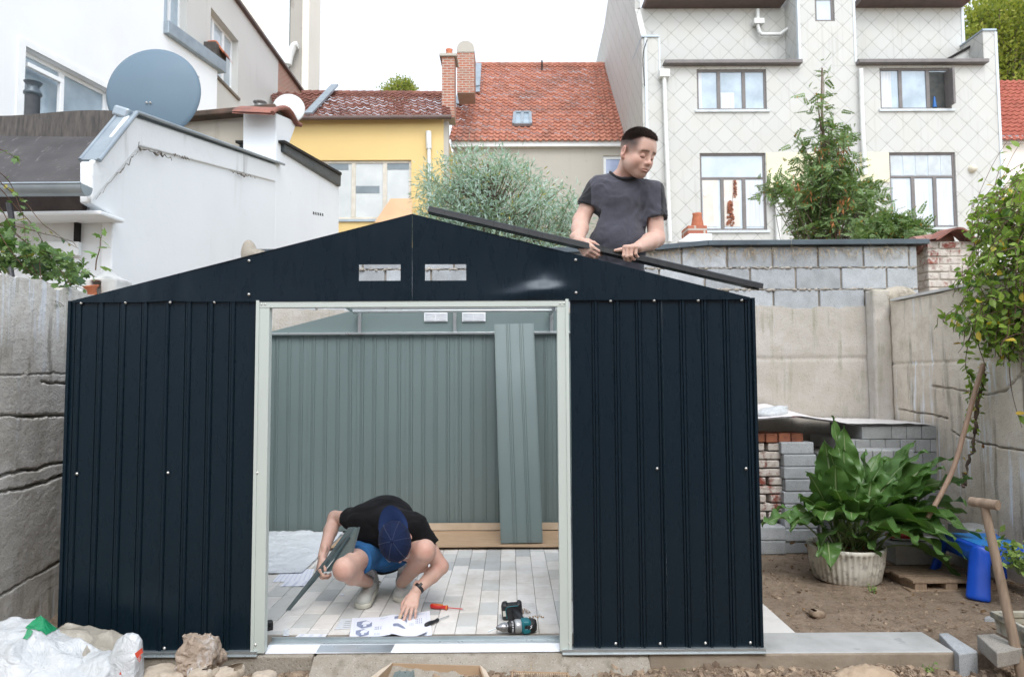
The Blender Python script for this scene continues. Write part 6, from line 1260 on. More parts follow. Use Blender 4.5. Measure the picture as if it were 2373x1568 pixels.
# milky plastic sheet
c0, c1, c2, c3 = atz(560, 1330, .01), atz(700, 1326, .01), at(560, 1222, 5.85), at(795, 1236, 5.85)
def psf(U, V_):
    lo = c0[None, None]*(1-U[..., None])+c1[None, None]*U[..., None]; hi = c2*(1-U[..., None])+c3*U[..., None]; P = lo*(1-V_[..., None])+hi*V_[..., None]; P[..., 2] = .008+.022*V_*(1-U*.5)+.05*np.clip(V_-.85, 0, 1); return P
solo('plastic_sheet', drape(psf, 60, 60, 4, .016), m_film, 'crumpled milky plastic sheet on the floor behind the crouching man', 'plastic sheet')
def flat(name, pts, z, mat, label, cat, parts_=(), group=None, th=.0012):
    q = MB(); q.prism([atz(x, y, z) for x, y in pts], (0, 0, th)); 
    if not parts_: return solo(name, q, mat, label, cat, group)
    T_ = thing(name, label, cat, atz(*pts[0], z), group); part('sheet', q, mat, T_)
    for (n_, m_, quads) in parts_: 
        d = MB()
        for Q_ in quads: d.add([atz(x, y, z+th+.0006) for x, y in Q_], [tuple(range(len(Q_)))])
        d.f = [f[::-1] for f in d.f]; o = part(n_, d, m_, T_)
    return T_
Z1 = lambda X, Y: ((600+X/2.966)*.98875, (1100+Y/2.966)*.98875)
def dots(P0, P1, P2, P3, nu, nv, fu=.45, fv=.5):
    P0, P1, P2, P3 = map(np.array, (P0, P1, P2, P3)); out = []
    for i in range(nu):
        for j in range(nv):
            c = []
            for (du, dv) in ((0, 0), (fu, 0), (fu, fv), (0, fv)): u, v = (i+.25+du)/nu, (j+.25+dv)/nv; c.append(tuple(P0*(1-u)*(1-v)+P1*u*(1-v)+P2*u*v+P3*(1-u)*v))
            out.append(c)
    return out
q4 = [Z1(112, 780), Z1(195, 690), Z1(405, 690), Z1(380, 775)]; flat('parts_list', q4, .002, m_paper, 'printed sheet with dense small table lying left of the crouching man', 'paper', [('print', m_inkl, dots(*q4, 12, 8, .5, .35))])
q4 = [Z1(165, 812), Z1(205, 775), Z1(395, 770), Z1(350, 808)]; flat('parts_list', q4, .004, m_paper, 'second printed sheet half under the table sheet, nearer the doorway', 'paper', [('print', m_inkl, dots(*q4, 9, 3, .5, .35))])
q4 = [Z1(545, 1110), Z1(592, 1038), Z1(665, 1036), Z1(650, 1105)]; flat('blister_card', q4, .002, m_film, 'clear perforated plastic card beside the open booklet', 'plastic card', [('holes', m_dark, dots(Z1(600, 1100), Z1(625, 1045), Z1(660, 1045), Z1(650, 1100), 4, 6, .4, .35))])
q4 = [Z1(262, 1172), Z1(300, 1142), Z1(498, 1143), Z1(470, 1172)]; flat('blister_card', q4, .002, m_white_pl, 'white perforated card lying right behind the door track', 'plastic card', [('holes', m_inkl, dots(*q4, 11, 3, .3, .35))])
flat('paper_tag', [Z1(188, 1155), Z1(192, 1108), Z1(230, 1108), Z1(230, 1155)], .002, m_film, 'small square of clear plastic on the pavers near the left jamb', 'plastic scrap')
flat('paper_scrap', [Z1(578, 872), Z1(598, 861), Z1(618, 864), Z1(606, 874)], .002, m_paper, 'tiny torn white paper scrap on the pavers left of the shoes', 'paper scrap')
q = MB(); p = atz(*Z1(838, 775), .012); q.bar(p+[-.012, .02, 0], p+[.02, -.03, .002], .03, .004); solo('dry_leaf', q, m_litter, 'dry brown leaf behind the heel of the left shoe', 'leaf')
S = SDF(atz(626, 1452, 0)-[.06, .06, .01], atz(626, 1452, 0)+[.06, .06, .09], .004); c = atz(622, 1458, 0); S.box(c+[0, 0, .022], (.022, .02, .024), rotm('Z', .5), .006, 0); S.cone(c+[.0, -.05, .026], c+[.0, .05, .026], .008, .008, k=.003, mode='s'); S.obj('plastic_bracket', m_black, label='small black plastic corner bracket peeping out behind the left door jamb', cat='bracket')

# instruction booklet
BK = thing('instruction_booklet', 'open instruction booklet with blue shed drawings under the man\'s hand', 'booklet', atz(920, 1480, 0))
def page(A, B, C_, D_, lift, curl=0, n=18):
    A, B, C_, D_ = [atz(*Z1(*p), 0) for p in (A, B, C_, D_)]; P = []
    for i in range(n):
        u = i/(n-1); row = []
        for j in range(8):
            v = j/7; p = A*(1-u)*(1-v)+B*u*(1-v)+C_*u*v+D_*(1-u)*v; row.append(p+np.array([0, 0, .003+lift(u)+curl*max(0, u-.6)**2*(1-v)**2]))
        P.append(row)
    return np.array(P)
liftL = lambda u: .010*math.exp(-((1-u)/.18)**2)+.002; liftR = lambda u: .012*math.exp(-((u)/.20)**2)+.002
PL_ = page((650, 1168), (935, 1165), (942, 1028), (668, 1036), liftL); PR2 = page((935, 1165), (1222, 1162), (1208, 985), (942, 1028), liftR, .03)
for nm, P in (('left_page', PL_), ('right_page', PR2)):
    q = MB(); q.grid(P[:, ::-1]); q.grid(P-[0, 0, .002]); part(nm, q, m_paper, BK)
q = MB(); P = page((938, 1167), (1180, 1166), (1200, 1122), (940, 1112), lambda u: .014*math.exp(-(u/.25)**2)+.004, .12); q.grid((P+[0, -.006, .002])[:, ::-1]); q.grid(P+[0, -.006, .001]); part('curled_page', q, m_paper, BK)
def onpage(P, u, v):
    n, m = P.shape[:2]; x, y = u*(n-1), v*(m-1); i, j = int(min(x, n-2)), int(min(y, m-2)); fx_, fy_ = x-i, y-j
    return P[i, j]*(1-fx_)*(1-fy_)+P[i+1, j]*fx_*(1-fy_)+P[i+1, j+1]*fx_*fy_+P[i, j+1]*(1-fx_)*fy_+[0, 0, .0022]
def drawshed(P, u, v, s, open_=True, k=0):
    pg = lambda a, b: onpage(P, u+a*s, v+b*s)
    q = MB()
    for (poly, mi) in (([(0, .35), (.35, 0), (.95, .25), (.95, .75), (.55, 1.05), (0, .85)], 0), ([(.30, .45), (.78, .52), (.90, .78), (.60, .95), (.38, .80)], 1), ([(0, .85), (.55, 1.05), (.95, .75), (.98, .80), (.56, 1.13), (0, .92)], 1), ([(.42, .2), (.62, .26), (.60, .48), (.40, .42)], 1)):
        q.add([pg(a, b)+np.array([0, 0, .0004*mi]) for a, b in poly], [tuple(range(len(poly)))], mi)
    part('printed_drawing', q, [m_ink, m_paper], BK)
drawshed(PL_, .14, .40, .40); drawshed(PL_, .14, .0, .34); 
def arc(P, u0, v0, u1, v1, w=.16, k=.12):
    q = MB(); A = []; n = 12
    for i in range(n): t = i/(n-1); u = u0+(u1-u0)*t; v = v0+(v1-v0)*t+k*math.sin(math.pi*t); A.append([onpage(P, u, min(.98, v+w)), onpage(P, u, v)])
    q.grid(np.array(A), smooth=False); q.grid(np.array(A)[:, ::-1], smooth=False); part('printed_drawing', q, m_ink, BK)
arc(PR2, .08, .74, .40, .58, .13); arc(PR2, .05, .36, .36, .20, .13)
def marks(P, us, vs, du, dv, mat):
    q = MB()
    for u in us:
        for v in vs: q.add([onpage(P, u, v), onpage(P, u+du, v), onpage(P, u+du, v+dv), onpage(P, u, v+dv)], [(0, 1, 2, 3)])
    part('printed_marks', q, mat, BK)
marks(PL_, (.60, .64, .68, .74), (.33, .42), .02, .05, m_ink); marks(PL_, [.72+.022*i for i in range(9)], (.86,), .014, .03, m_inkl); marks(PR2, [.50+.03*i for i in range(12)], (.88,), .02, .025, m_inkl); marks(PR2, (.62, .66, .71, .76), (.50, .58, .66), .014, .05, m_ink); marks(PR2, (.46, .50, .54), (.44, .50), .02, .04, m_inkl); marks(PL_, (.60, .66, .70), (.06, .12), .03, .03, m_inkl); marks(PR2, [.02, ], (.2,), .002, .5, m_inkl)
q = MB(); 
for (P, u, v, du, dv) in ((PL_, .08, .1, .004, .8), (PL_, .08, .9, .84, .006), (PR2, .10, .93, .8, .006), (PR2, .90, .3, .004, .63)): q.add([onpage(P, u, v), onpage(P, u+du, v), onpage(P, min(1, u+du), min(1, v+dv)), onpage(P, u, v+dv)], [(0, 1, 2, 3)])
part('printed_border', q, m_inkl, BK)

# screwdrivers
def screwdriver(label, A, B, C_, mh, mg, ms, rh):
    A, B, C_ = map(np.asarray, (A, B, C_)); T_ = thing('screwdriver', label, 'screwdriver', A); d = (B-A)/np.linalg.norm(B-A); L = np.linalg.norm(B-A); q = MB()
    q.lathe(A, [(.001, 0), (rh*.75, .003), (rh, L*.12), (rh*1.05, L*.35), (rh*.85, L*.55), (rh*.62, L*.75), (rh*.8, L*.90), (rh*.85, L*.98), (.004, L)], 18, d); h = part('handle', q, mh, T_)
    if mg is not None:
        q = MB(); q.lathe(A, [(rh*.87, L*.93), (rh*.92, L*.94), (rh*.92, L*.985), (rh*.86, L*.99)], 18, d); 
        x = np.cross(d, (0, 0, 1)); x /= np.linalg.norm(x)
        loop = [A+d*L*t+x*rh*.62*s+np.array([0, 0, rh*math.sqrt(max(.2, 1-.38))]) for t, s in ((.08, 0), (.2, .8), (.45, .9), (.68, .6), (.74, 0), (.68, -.6), (.45, -.9), (.2, -.8), (.08, 0))]; q.tube(spline(loop, 36), .0018, 6); part('grip_inlay', q, mg, h)
    q = MB(); q.lathe(B, [(.0028, 0), (.0028, np.linalg.norm(C_-B)*.92)], 10, C_-B); part('shaft', q, ms, T_); q = MB(); q.bar(B+(C_-B)*.91, C_, .005, .003); part('tip', q, m_galv, T_)
    return T_
m_redp = M('red_plastic', (.55, .025, .020), (.48, .02, .016), 20, .3, spec=.6); m_yelp = M('orange_yellow_plastic', (.75, .30, .04), None, 20, .35)
screwdriver('red and yellow insulated screwdriver lying on the pavers', atz(*Z1(1212, 945), .015), atz(*Z1(1332, 958), .014), atz(*Z1(1446, 968), .008), m_redp, m_yelp, m_redp, .0150)
screwdriver('black-handled screwdriver with bare steel shaft beside the booklet', atz(*Z1(1175, 1082), .012), atz(*Z1(1266, 1042), .012), atz(*Z1(1342, 1014), .010), m_black, None, m_galv, .012)

# cordless drill
m_teal = M('teal_plastic', (.010, .155, .185), (.008, .13, .16), 14, .42, spec=.5); m_silver = M('silver_grey_plastic', (.46, .48, .49), (.40, .42, .43), 20, .35, metal=.5)
d0 = atz(*Z1(1668, 1150), 0)+[0, .005, .036]; d1 = atz(*Z1(1950, 1140), 0)+[0, .025, .036]; ax = d1-d0; LD_ = np.linalg.norm(ax); ax /= LD_; DR = thing('cordless_drill', 'teal and black cordless drill with silver chuck lying on its side', 'drill', d0*[1, 1, 0])
Ld = lambda t: d0+ax*LD_*t; sdx = np.cross(ax, (0, 0, 1)); sdx = sdx if sdx[1] > 0 else -sdx; upz = np.cross(sdx, ax); upz = upz if upz[2] > 0 else -upz
q = MB(); q.lathe(Ld(0), [(.003, -.0), (.010, .006), (.021, .030), (.0225, .036), (.0225, .052), (.021, .054), (.021, .060)], 28, ax); part('chuck', q, M('brushed_steel', (.55, .55, .56), (.35, .35, .36), 40, .28, metal=.9, stretch=(1, 8, 8)), DR)
q = MB(); q.tube([Ld(0)-ax*.042+[0, 0, -.018], Ld(0)+ax*.01], .0028, 8); part('drill_bit', q, m_galv, DR)
q = MB(); q.lathe(Ld(0), [(.022, .060), (.028, .066), (.0295, .072), (.0295, .092), (.027, .096)], 28, ax, rfn=lambda a, h: 1+.02*math.cos(14*a)); cl = part('clutch_ring', q, m_black, DR)
q = MB()
for i in range(9): a = -.9+i*.28; n_ = (-sdx*math.cos(a)+upz*math.sin(a)); q.obox(Ld(0)+ax*(.084+.000)+n_*.0300, (.0045, .0012, .0008), np.array([ax, np.cross(n_, ax), n_]).T)
part('clutch_marks', q, m_white_pl, cl)
q = MB(); q.lathe(Ld(0), [(.028, .096), (.034, .100), (.0355, .110), (.0345, .126), (.033, .130)], 28, ax); part('gearbox', q, m_silver, DR)
S = SDF(np.minimum(Ld(.55), Ld(1.05))-[.05, .06, .05], np.maximum(Ld(.55), Ld(1.05))+[.05, .06, .06], .003); S.cone(Ld(0)+ax*.134, Ld(0)+ax*(LD_-.030), .033, .0335, k=0); S.box(Ld(0)+ax*.155, (.022, .034, .034), np.array([ax, sdx, upz]).T, .012, .008); S.F = np.maximum(S.F, (.131-(np.stack(np.meshgrid(*S.ax, indexing='ij'), -1)-Ld(0))@ax).astype(np.float32))
S.box(Ld(0)+ax*.158-sdx*.034+upz*.002, (.014, .004, .009), np.array([ax, sdx, upz]).T, .002, .001, mode='s'); S.obj('motor_housing', m_teal, DR)
q = MB(); q.lathe(Ld(0), [(.0345, LD_-.052), (.0355, LD_-.048), (.0350, LD_-.016), (.028, LD_-.002), (.002, LD_)], 28, ax); ec = part('end_cap', q, m_black, DR)
q = MB(); c = Ld(0)+ax*(LD_-.034)-sdx*.0352+upz*.004; q.tube(spline([c+ax*.006+upz*.008, c-ax*.004+upz*.002, c+ax*.004-upz*.001, c-ax*.006-upz*.009], 8), .0014, 5); part('emblem', q, m_white_pl, ec)
q = MB(); c = Ld(0)+ax*.158-sdx*.031; q.obox(c, (.013, .001, .008), np.array([ax, sdx, upz]).T); part('slider_recess', q, m_black, DR); q = MB(); q.obox(c-sdx*.002+ax*.006, (.004, .001, .006), np.array([ax, sdx, upz]).T); part('slider', q, m_white_pl, DR)
hb_ = Ld(0)+ax*.150+sdx*.015; bat = atz(*Z1(1780, 1058), 0)+[0, .045, .048]; S = SDF(np.minimum(hb_, bat)-[.06, .05, .05], np.maximum(hb_, bat)+[.07, .06, .05], .0035); S.cone(hb_, bat+[.018, -.03, .0], .022, .021, k=0, flat=(upz, 1.1)); S.obj('handle', m_black, DR)
Rb_ = rotm('Z', -.06)@rotm('Y', -.10); S = SDF(bat-[.08, .07, .06], bat+[.08, .07, .06], .0032); S.box(bat, (.056, .034, .046), Rb_, .016, 0); S.box(bat+[0, -.0, .040], (.030, .05, .006), Rb_, .004, .002, mode='s'); S.obj('battery_pack', m_black, DR)
q = MB(); q.obox(bat+Rb_@np.array([-.0555, -.004, -.002]), (.0012, .020, .018), Rb_); q.obox(bat+Rb_@np.array([-.040, -.0345, -.004]), (.008, .0012, .014), Rb_); part('label', q, M('battery_label', (.62, .62, .55), None, 5, .6), DR)
q = MB(); q.tube(spline([bat+Rb_@np.array(p) for p in ((-.028, -.036, -.030), (-.030, -.036, .014), (-.014, -.036, .030), (.040, -.036, .032))], 14), .0022, 6); part('battery_trim', q, m_teal, DR)
# bag with screws
m_clear = film('clear_bag_film', (.80, .84, .88), .12, .22); m_brass = M('yellow_zinc_screw', (.52, .34, .16), (.36, .22, .10), 200, .35, metal=.7)
bc = atz(*Z1(1870, 1010), 0); SB = thing('screw_bag', 'clear plastic bag of brassy screws lying behind the drill', 'bag', bc)
U, V_ = np.meshgrid(np.linspace(-1, 1, 26), np.linspace(-1, 1, 26), indexing='ij'); P = np.stack([bc[0]+.075*U-.02*V_, bc[1]+.075+.12*V_, .004+.022*np.clip(1-U**2, 0, 1)*np.clip(1-V_**2, 0, 1)+.006*vnoise(np.stack([U, V_, 0*U], -1), 3, 5, 3)], -1); q = MB(); q.grid(P[:, ::-1]); part('film', q, m_clear, SB)
def screw_mb(q, c, d):
    d = np.asarray(d, float); d /= np.linalg.norm(d); q.lathe(c, [(.0001, 0), (.0045, .0005), (.0042, .002), (.0018, .003), (.0017, .012), (.0003, .015)], 8, d); return q
q = MB(); r_ = np.random.default_rng(2)
for _ in range(46): screw_mb(q, bc+[r_.normal()*.022-.01, .012+abs(r_.normal())*.02, .006+r_.random()*.014], r_.normal(size=3))
o = part('screws', q, m_brass, SB)
for i, (X, Y) in enumerate(((1905, 1026), (1928, 1022), (1942, 1016), (1955, 1026), (1972, 1014), (1984, 1020), (2000, 1024))):
    q = MB(); screw_mb(q, atz(*Z1(X, Y), .005), (r_.normal(), r_.normal(), .1)); solo('loose_screw', q, m_brass, 'loose brassy screw spilled on the pavers right of the screw bag', 'screw', group='loose screws spilled beside the clear bag')

# ------------------------------------------------------------ in front of the shed
def rock(name, c, r, seed, mat, label, cat='stone', h=.006, amp=.22, R=None, squash=None, cuts=()):
    c = np.asarray(c, float); r = np.asarray(r, float); S = SDF(c-r*1.35, c+r*1.35, h); S.box(c, r*.86, R, min(r)*.45, 0); S.ell(c, r*.95, R, k=.03)
    for (p, n_) in cuts: S.cut(p, n_)
    s_ = 1/max(r); S.disp(lambda P: min(r)*amp*(1.2*vnoise(P, 1.6*s_, seed, 5)-.5*np.abs(vnoise(P, 3.5*s_, seed+3, 3)))+.0015*vnoise(P, 90, seed, 2)); return S.obj(name, mat, label=label, cat=cat)
m_rock = rough_concrete('crumbly_tan_stone', (.40, .32, .25), (.29, .225, .17), (.46, .40, .34), lime=.6, sc=2)
m_stone = rough_concrete('pale_limestone', (.56, .49, .40), (.47, .40, .31), (.40, .33, .25), lime=.2, sc=2, gravel=.4)
gz = lambda x, y: float(ground_z(np.array(x), np.array(y)))
c = at(465, 1518, 3.19); rock('rubble_block', c+[0, 0, .0], (.098, .08, .078), 5, m_rock, 'large crumbly tan rubble block standing in front of the left shed panels', amp=.48, h=.004)
rock('flat_stone', at(382, 1566, 3.12), (.095, .08, .030), 8, m_stone, 'pale flat stone at the frame bottom between plastic bag and rubble block', amp=.4, R=rotm('Z', .4)@rotm('Y', .15)); rock('flat_stone', at(470, 1562, 3.08), (.060, .05, .022), 11, m_stone, 'small flat stone just under the big rubble block', amp=.4, R=rotm('Z', -.3)@rotm('Y', -.2)); rock('flat_stone', at(530, 1562, 3.10), (.065, .05, .024), 14, m_stone, 'wedge-shaped flat stone right of the rubble block', amp=.4, R=rotm('Y', -.25)); rock('flat_stone', at(612, 1574, 3.08), (.050, .04, .030), 17, m_stone, 'tan stone on the soil below the left end of the threshold', amp=.35)
rock('soil_stone', atz(1893, 1426, -.03)+[0, 0, .012], (.042, .03, .017), 21, m_clod, 'single brown stone lying on bare soil in front of the potted plant', R=rotm('Z', .3)@rotm('Y', .25), h=.004)
# sandy heap
c = at(2005, 1575, 3.22); q = MB(); U, V_ = np.meshgrid(np.linspace(-1, 1, 60), np.linspace(-1, 1, 40), indexing='ij'); R2_ = U**2+V_**2; P = np.stack([c[0]+.24*U, c[1]-.02+.15*V_, -.115+.105*np.exp(-R2_*1.7)], -1); P[..., 2] += .018*vnoise(P, 24, 3, 5)+.010*np.maximum(0, vnoise(P, 70, 7, 3))*np.clip(1.4-R2_, 0, 1); q.grid(P[:, ::-1]); q.f = q.f; solo('sand_heap', q, M('dry_sand', (.50, .39, .28), (.38, .28, .19), 9, .95, bump=.9, bscale=90), 'small heap of dry sandy soil in front of the long kerb', 'heap')
# kerb stones at the right
def stoneblock(name, top4, h_, mat, label, group=None):
    q = MB(); T_ = [np.asarray(p) for p in top4]; q.prism([p-np.array([0, 0, h_]) for p in T_], (0, 0, h_)); return solo(name, q, mat, label, 'kerb stone', group, bevel=.006)
stoneblock('kerb_stone', [atz(2175, 1466, .0), atz(2196, 1464, .0), atz(2266, 1508, .0), atz(2222, 1515, .0)], .14, m_block, 'short pale kerb stone set diagonally at the end of the long kerb')
stoneblock('kerb_stone', [atz(2263, 1469, .06), atz(2305, 1466, .06), atz(2370, 1500, .06), atz(2310, 1512, .06)], .07, blockm('kerb_b', (.40, .38, .34)), 'dusty kerb stone leaning against the white planter box')
stoneblock('concrete_offcut', [at(2281, 1430, 3.82), at(2312, 1428, 3.82), at(2312, 1425, 3.95), at(2284, 1426, 3.95)], .12, m_block, 'small upright concrete offcut behind the kerb stone and planter')
# cardboard boxes
BX = thing('cardboard_box', 'open shallow cardboard box holding grey metal parts at the bottom edge', 'box', (-.35, 3.1, -.12))
zt_ = -.035; b0, b1 = atz(911, 1535, zt_), atz(1112, 1541, zt_); f0, f1 = b0+[-.09, -.34, -.0], b1+[.07, -.36, 0]; zf_ = -.115
def wallp(a, b, lean=(0, 0, 0), th=.005, name='side', mat=None, drop=None):
    q = MB(); a = np.asarray(a, float); b = np.asarray(b, float); a2 = a*[1, 1, 0]+[0, 0, zf_]+np.asarray(lean); b2 = b*[1, 1, 0]+[0, 0, zf_]+np.asarray(lean); n_ = np.cross(b-a, (0, 0, 1)); n_ /= np.linalg.norm(n_); q.prism([a, b, b2, a2], n_*th); part(name, q, mat or m_card, BX)
wallp(b0, b1, (0, -.01, 0)); wallp(b0, f0); wallp(b1, f1); wallp(f0, f1)
q = MB(); q.box(b0[0]-.05, b1[0]+.05, f0[1], b0[1], zf_-.006, zf_); part('bottom', q, m_cardl, BX)
q = MB(); q.prism([b0+[0, .0, 0], b0+[-.045, -.05, -.010], f0+[-.09, -.02, -.02], f0], (0, 0, .004)); part('flap', q, m_cardl, BX); q = MB(); q.prism([b1, b1+[.030, -.04, -.008], f1+[.05, -.02, -.02], f1], (0, 0, .004)); part('flap', q, m_cardl, BX)
Z8 = lambda X, Y: ((850+X/3.955)*.98875, (1450+Y/3.955)*.98875)
for (X0_, X1_, Y_, hh, lb) in ((290, 492, 478, -.066, 'grey folded steel part at the left inside the open cardboard box'), (545, 702, 512, -.085, 'grey folded steel part in the middle of the open cardboard box'), (765, 935, 514, -.085, 'grey folded steel part at the right inside the open cardboard box')):
    a_, b_ = atz(*Z8(X0_, Y_), hh), atz(*Z8(X1_, Y_+10), hh); MP_ = thing('metal_part', lb, 'metal part', a_); w_ = b_[0]-a_[0]
    pr = [(0, 0), (.08, .014), (.2, .014), (.24, .018), (.3, .018), (.34, .014), (.8, .014), (.84, .018), (.9, .018), (1, 0)]
    q = MB(); q.grid(np.array([[(a_[0]+w_*u, a_[1]-.26*v, a_[2]-.010+h2-.0) for (u, h2) in pr] for v in (0, 1)]), smooth=False); q.grid(np.array([[(a_[0]+w_*u, a_[1]-.26*v, a_[2]-.011+h2) for (u, h2) in pr] for v in (1, 0)]), smooth=False); part('bent_sheet', q, m_grey, MP_)
    q = MB(); q.lathe((a_[0]+w_*.55, a_[1]-.03, a_[2]+.0045), [(.004, 0), (.0001, .0004)], 10); part('screw_hole', q, m_dark, MP_)
B2 = thing('cardboard_box', 'small corrugated cardboard box cut off by the bottom edge, right of the bigger box', 'box', (.1, 3.1, -.12))
g0, g1 = atz(*Z8(1395, 480), -.06), atz(*Z8(1905, 492), -.06)
for (a_, b_) in ((g0, g1), (g0, g0+[-.01, -.25, 0]), (g1, g1+[.01, -.25, 0]), (g0+[-.01, -.25, 0], g1+[.01, -.25, 0])): q = MB(); n_ = np.cross(b_-a_, (0, 0, 1)); n_ /= np.linalg.norm(n_); q.prism([a_, b_, b_*[1, 1, 0]+[0, 0, -.12], a_*[1, 1, 0]+[0, 0, -.12]], n_*.006); part('side', q, m_card, B2)
q = MB(); n_c = 26
for i in range(n_c): u = (i+.2)/n_c; p = g0+(g1-g0)*u; q.tube([p+[.003, -.010, -.004], p+[.003, -.010, -.016]], .0035, 6)
part('corrugation', q, m_cardl, B2); q = MB(); q.box(g0[0], g1[0], g0[1]-.25, g0[1], -.030-.06, -.086); part('bottom', q, m_card, B2)

# plastic bags at the lower left
m_bagw = film('white_woven_bag', (.60, .635, .655), .28, 1.0, (.50, .535, .55)); m_bagd = film('dirty_translucent_bag', (.50, .47, .40), .35, .80, (.34, .31, .25))
def heap(prof, Yr, yf, seed, amp, back=.16, nz=46, nx=90, zg=-.13):
    xs = np.linspace(prof[0][0], prof[-1][0], nx); pp = np.array(prof, float); P = []
    for x in xs:
        y = np.interp(x, pp[:, 0], pp[:, 1]); top = at(x, y, Yr); row = []
        for s in np.linspace(-1, 1, nz):
            if s < 0: t = -s; row.append((top[0]*(1+.02*t), top[1]+back*math.sin(t*math.pi/2), zg+(top[2]-zg)*math.cos(t*math.pi/2)))
            else: row.append((top[0], top[1]-yf*s, zg+(top[2]-zg)*(math.cos(s*math.pi/2)**.85 if s < 1 else 0)))
        P.append(row)
    P = np.array(P); n = np.abs(vnoise(P@rotm('Z', .7)*np.array([1, 2.4, 1]), 5.5, seed, 4)); n2 = np.abs(vnoise(P, 13, seed+5, 3)); P[..., 2] += amp*(n*1.3-.5)+amp*.3*n2; P[..., 0] += amp*.6*vnoise(P, 9, seed+9, 3); P[..., 1] += amp*.8*vnoise(P, 8, seed+4, 3); rd = np.clip(1-3.2*np.abs(vnoise(P@rotm('Y', .5)*np.array([1, 1.6, 1]), 6.5, seed+21, 2)), 0, 1)**2; P[..., 2] += amp*.8*rd; P[..., 1] -= amp*.5*rd; q = MB(); q.grid(P); return q, P
q, P_ = heap([(215, 1470), (245, 1446), (262, 1450), (300, 1458), (312, 1470)], 3.26, .3, 3, .012); 
q, _ = heap([(110, 1480), (130, 1462), (160, 1446), (205, 1448), (235, 1456), (262, 1460), (275, 1470), (308, 1482), (322, 1530)], 3.22, .35, 7, .022, back=.06); solo('plastic_sheet', q, m_bagd, 'dirty translucent plastic sheet bunched between white bags and shed', 'plastic sheet')
q, P_ = heap([(-260, 1500), (-120, 1450), (0, 1440), (60, 1430), (105, 1437), (140, 1462), (180, 1482), (225, 1500), (262, 1520), (285, 1575)], 3.12, .42, 5, .026, back=.10, nx=110); BG = thing('plastic_bag', 'big crumpled white plastic bag heaped in the lower left corner', 'bag', (-2.2, 3.0, -.13)); part('bag_body', q, m_bagw, BG)
m_green = film('green_print', (.02, .30, .13), .35, 1.0)
def patch(P, i0, i1, j0, j1, mat, name='printed_patch', off=.004):
    S_ = P[i0:i1, j0:j1].copy(); S_[..., 2] += off; S_[..., 1] -= off; q = MB(); q.grid(S_); part(name, q, mat, BG)
patch(P_, 68, 79, 20, 27, m_green); patch(P_, 71, 75, 27, 30, m_green); patch(P_, 40, 44, 20, 22, film('faded_green_print', (.30, .42, .36), .4, 1)); patch(P_, 64, 74, 40, 46, film('pink_print', (.66, .42, .40), .45, 1)); patch(P_, 36, 41, 38, 46, film('pale_blue_print', (.28, .48, .62), .45, 1))
BG2 = thing('plastic_bag', 'upright white bag with red starburst print at the right of the heap', 'bag', at(300, 1560, 3.02)+[0, 0, -.1])
q, P2_ = heap([(258, 1512), (272, 1482), (292, 1467), (306, 1464), (320, 1470), (328, 1482), (331, 1575)], 3.05, .10, 15, .007, back=.07, nx=60, zg=-.14); part('bag_body', q, m_bagw, BG2)
q, P3_ = heap([(120, 1560), (170, 1520), (210, 1508), (250, 1506), (276, 1512), (284, 1560)], 3.07, .22, 25, .014, back=.08, nx=60, zg=-.14); solo('plastic_bag', q, m_bagw, 'second folded white plastic bag lying between the big bag and the upright one', 'bag')
m_redprint = M('red_print', (.70, .09, .05), None, 5, .5); q = MB(); 
for (dx, dz, w_) in ((0, 0, 1),):
    pts = [at(x, y, 2.965) for x, y in ((312, 1513), (329, 1500), (331, 1512), (324, 1516), (318, 1525), (315, 1520))]; q.prism(pts, (0, .003, 0))
part('red_print', q, m_redprint, BG2)
for k in range(7):
    a_ = -.5+k*.42; c = at(327, 1524, 2.962); q = MB(); q.prism([c, c+[.016*math.cos(a_+2.2), 0, .016*math.sin(a_+2.2)], c+[.018*math.cos(a_+2.35), 0, .018*math.sin(a_+2.35)]], (0, .002, 0)); part('starburst_ray', q, m_redprint, BG2)
q = MB(); q.prism([at(276, 1562, 2.965), at(281, 1562, 2.965), at(278, 1556, 2.965)], (0, .003, 0)); part('red_mark', q, m_redprint, BG2)

# ------------------------------------------------------------ right hand yard
# stack of red and limewashed bricks
YS_ = 5.32
ST_ = thing('brick_stack', 'stack of limewashed old bricks with four red ones on top, beside the shed corner', 'brick stack', (1.95, YS_, -.03)); xa, xb = at(1745, 1100, YS_)[0], at(1812, 1100, YS_)[0]; z = .02; r_ = np.random.default_rng(9); z_top = at(1780, 1018, YS_)[2]; k_ = 0; zz = at(1780, 1205, YS_)[2]
q = MB(); nb_ = int((z_top-zz)/.066)
for k in range(nb_):
    z = zz+k*.066
    if k % 2: q.obox(((xa+xb)/2+r_.normal()*.006, YS_+.06, z+.032), ((xb-xa)/2, .055, .028), rotm('Z', r_.normal()*.03))
    else:
        for s in (0, 1): w_ = (xb-xa)/2; q.obox((xa+w_*(s+.5)+r_.normal()*.004, YS_+.11+r_.normal()*.006, z+.032), (w_/2-.006, .11, .028), rotm('Z', r_.normal()*.04))
    z_last = z
part('old_bricks', q, m_brickw, ST_, bevel=.008)
q = MB(); xc = at(1862, 1000, YS_)[0]; w_ = (xc-xa)/4
for i in range(4): q.obox((xa+w_*(i+.5), YS_+.10, zz+nb_*.066+.036), (w_/2-.004, .11, .034), rotm('Z', r_.normal()*.02)@rotm('X', r_.normal()*.02))
part('red_bricks', q, M('orange_red_brick', (.36, .14, .075), (.22, .085, .055), 12, .9, bump=.7, island=.35), ST_, bevel=.008)
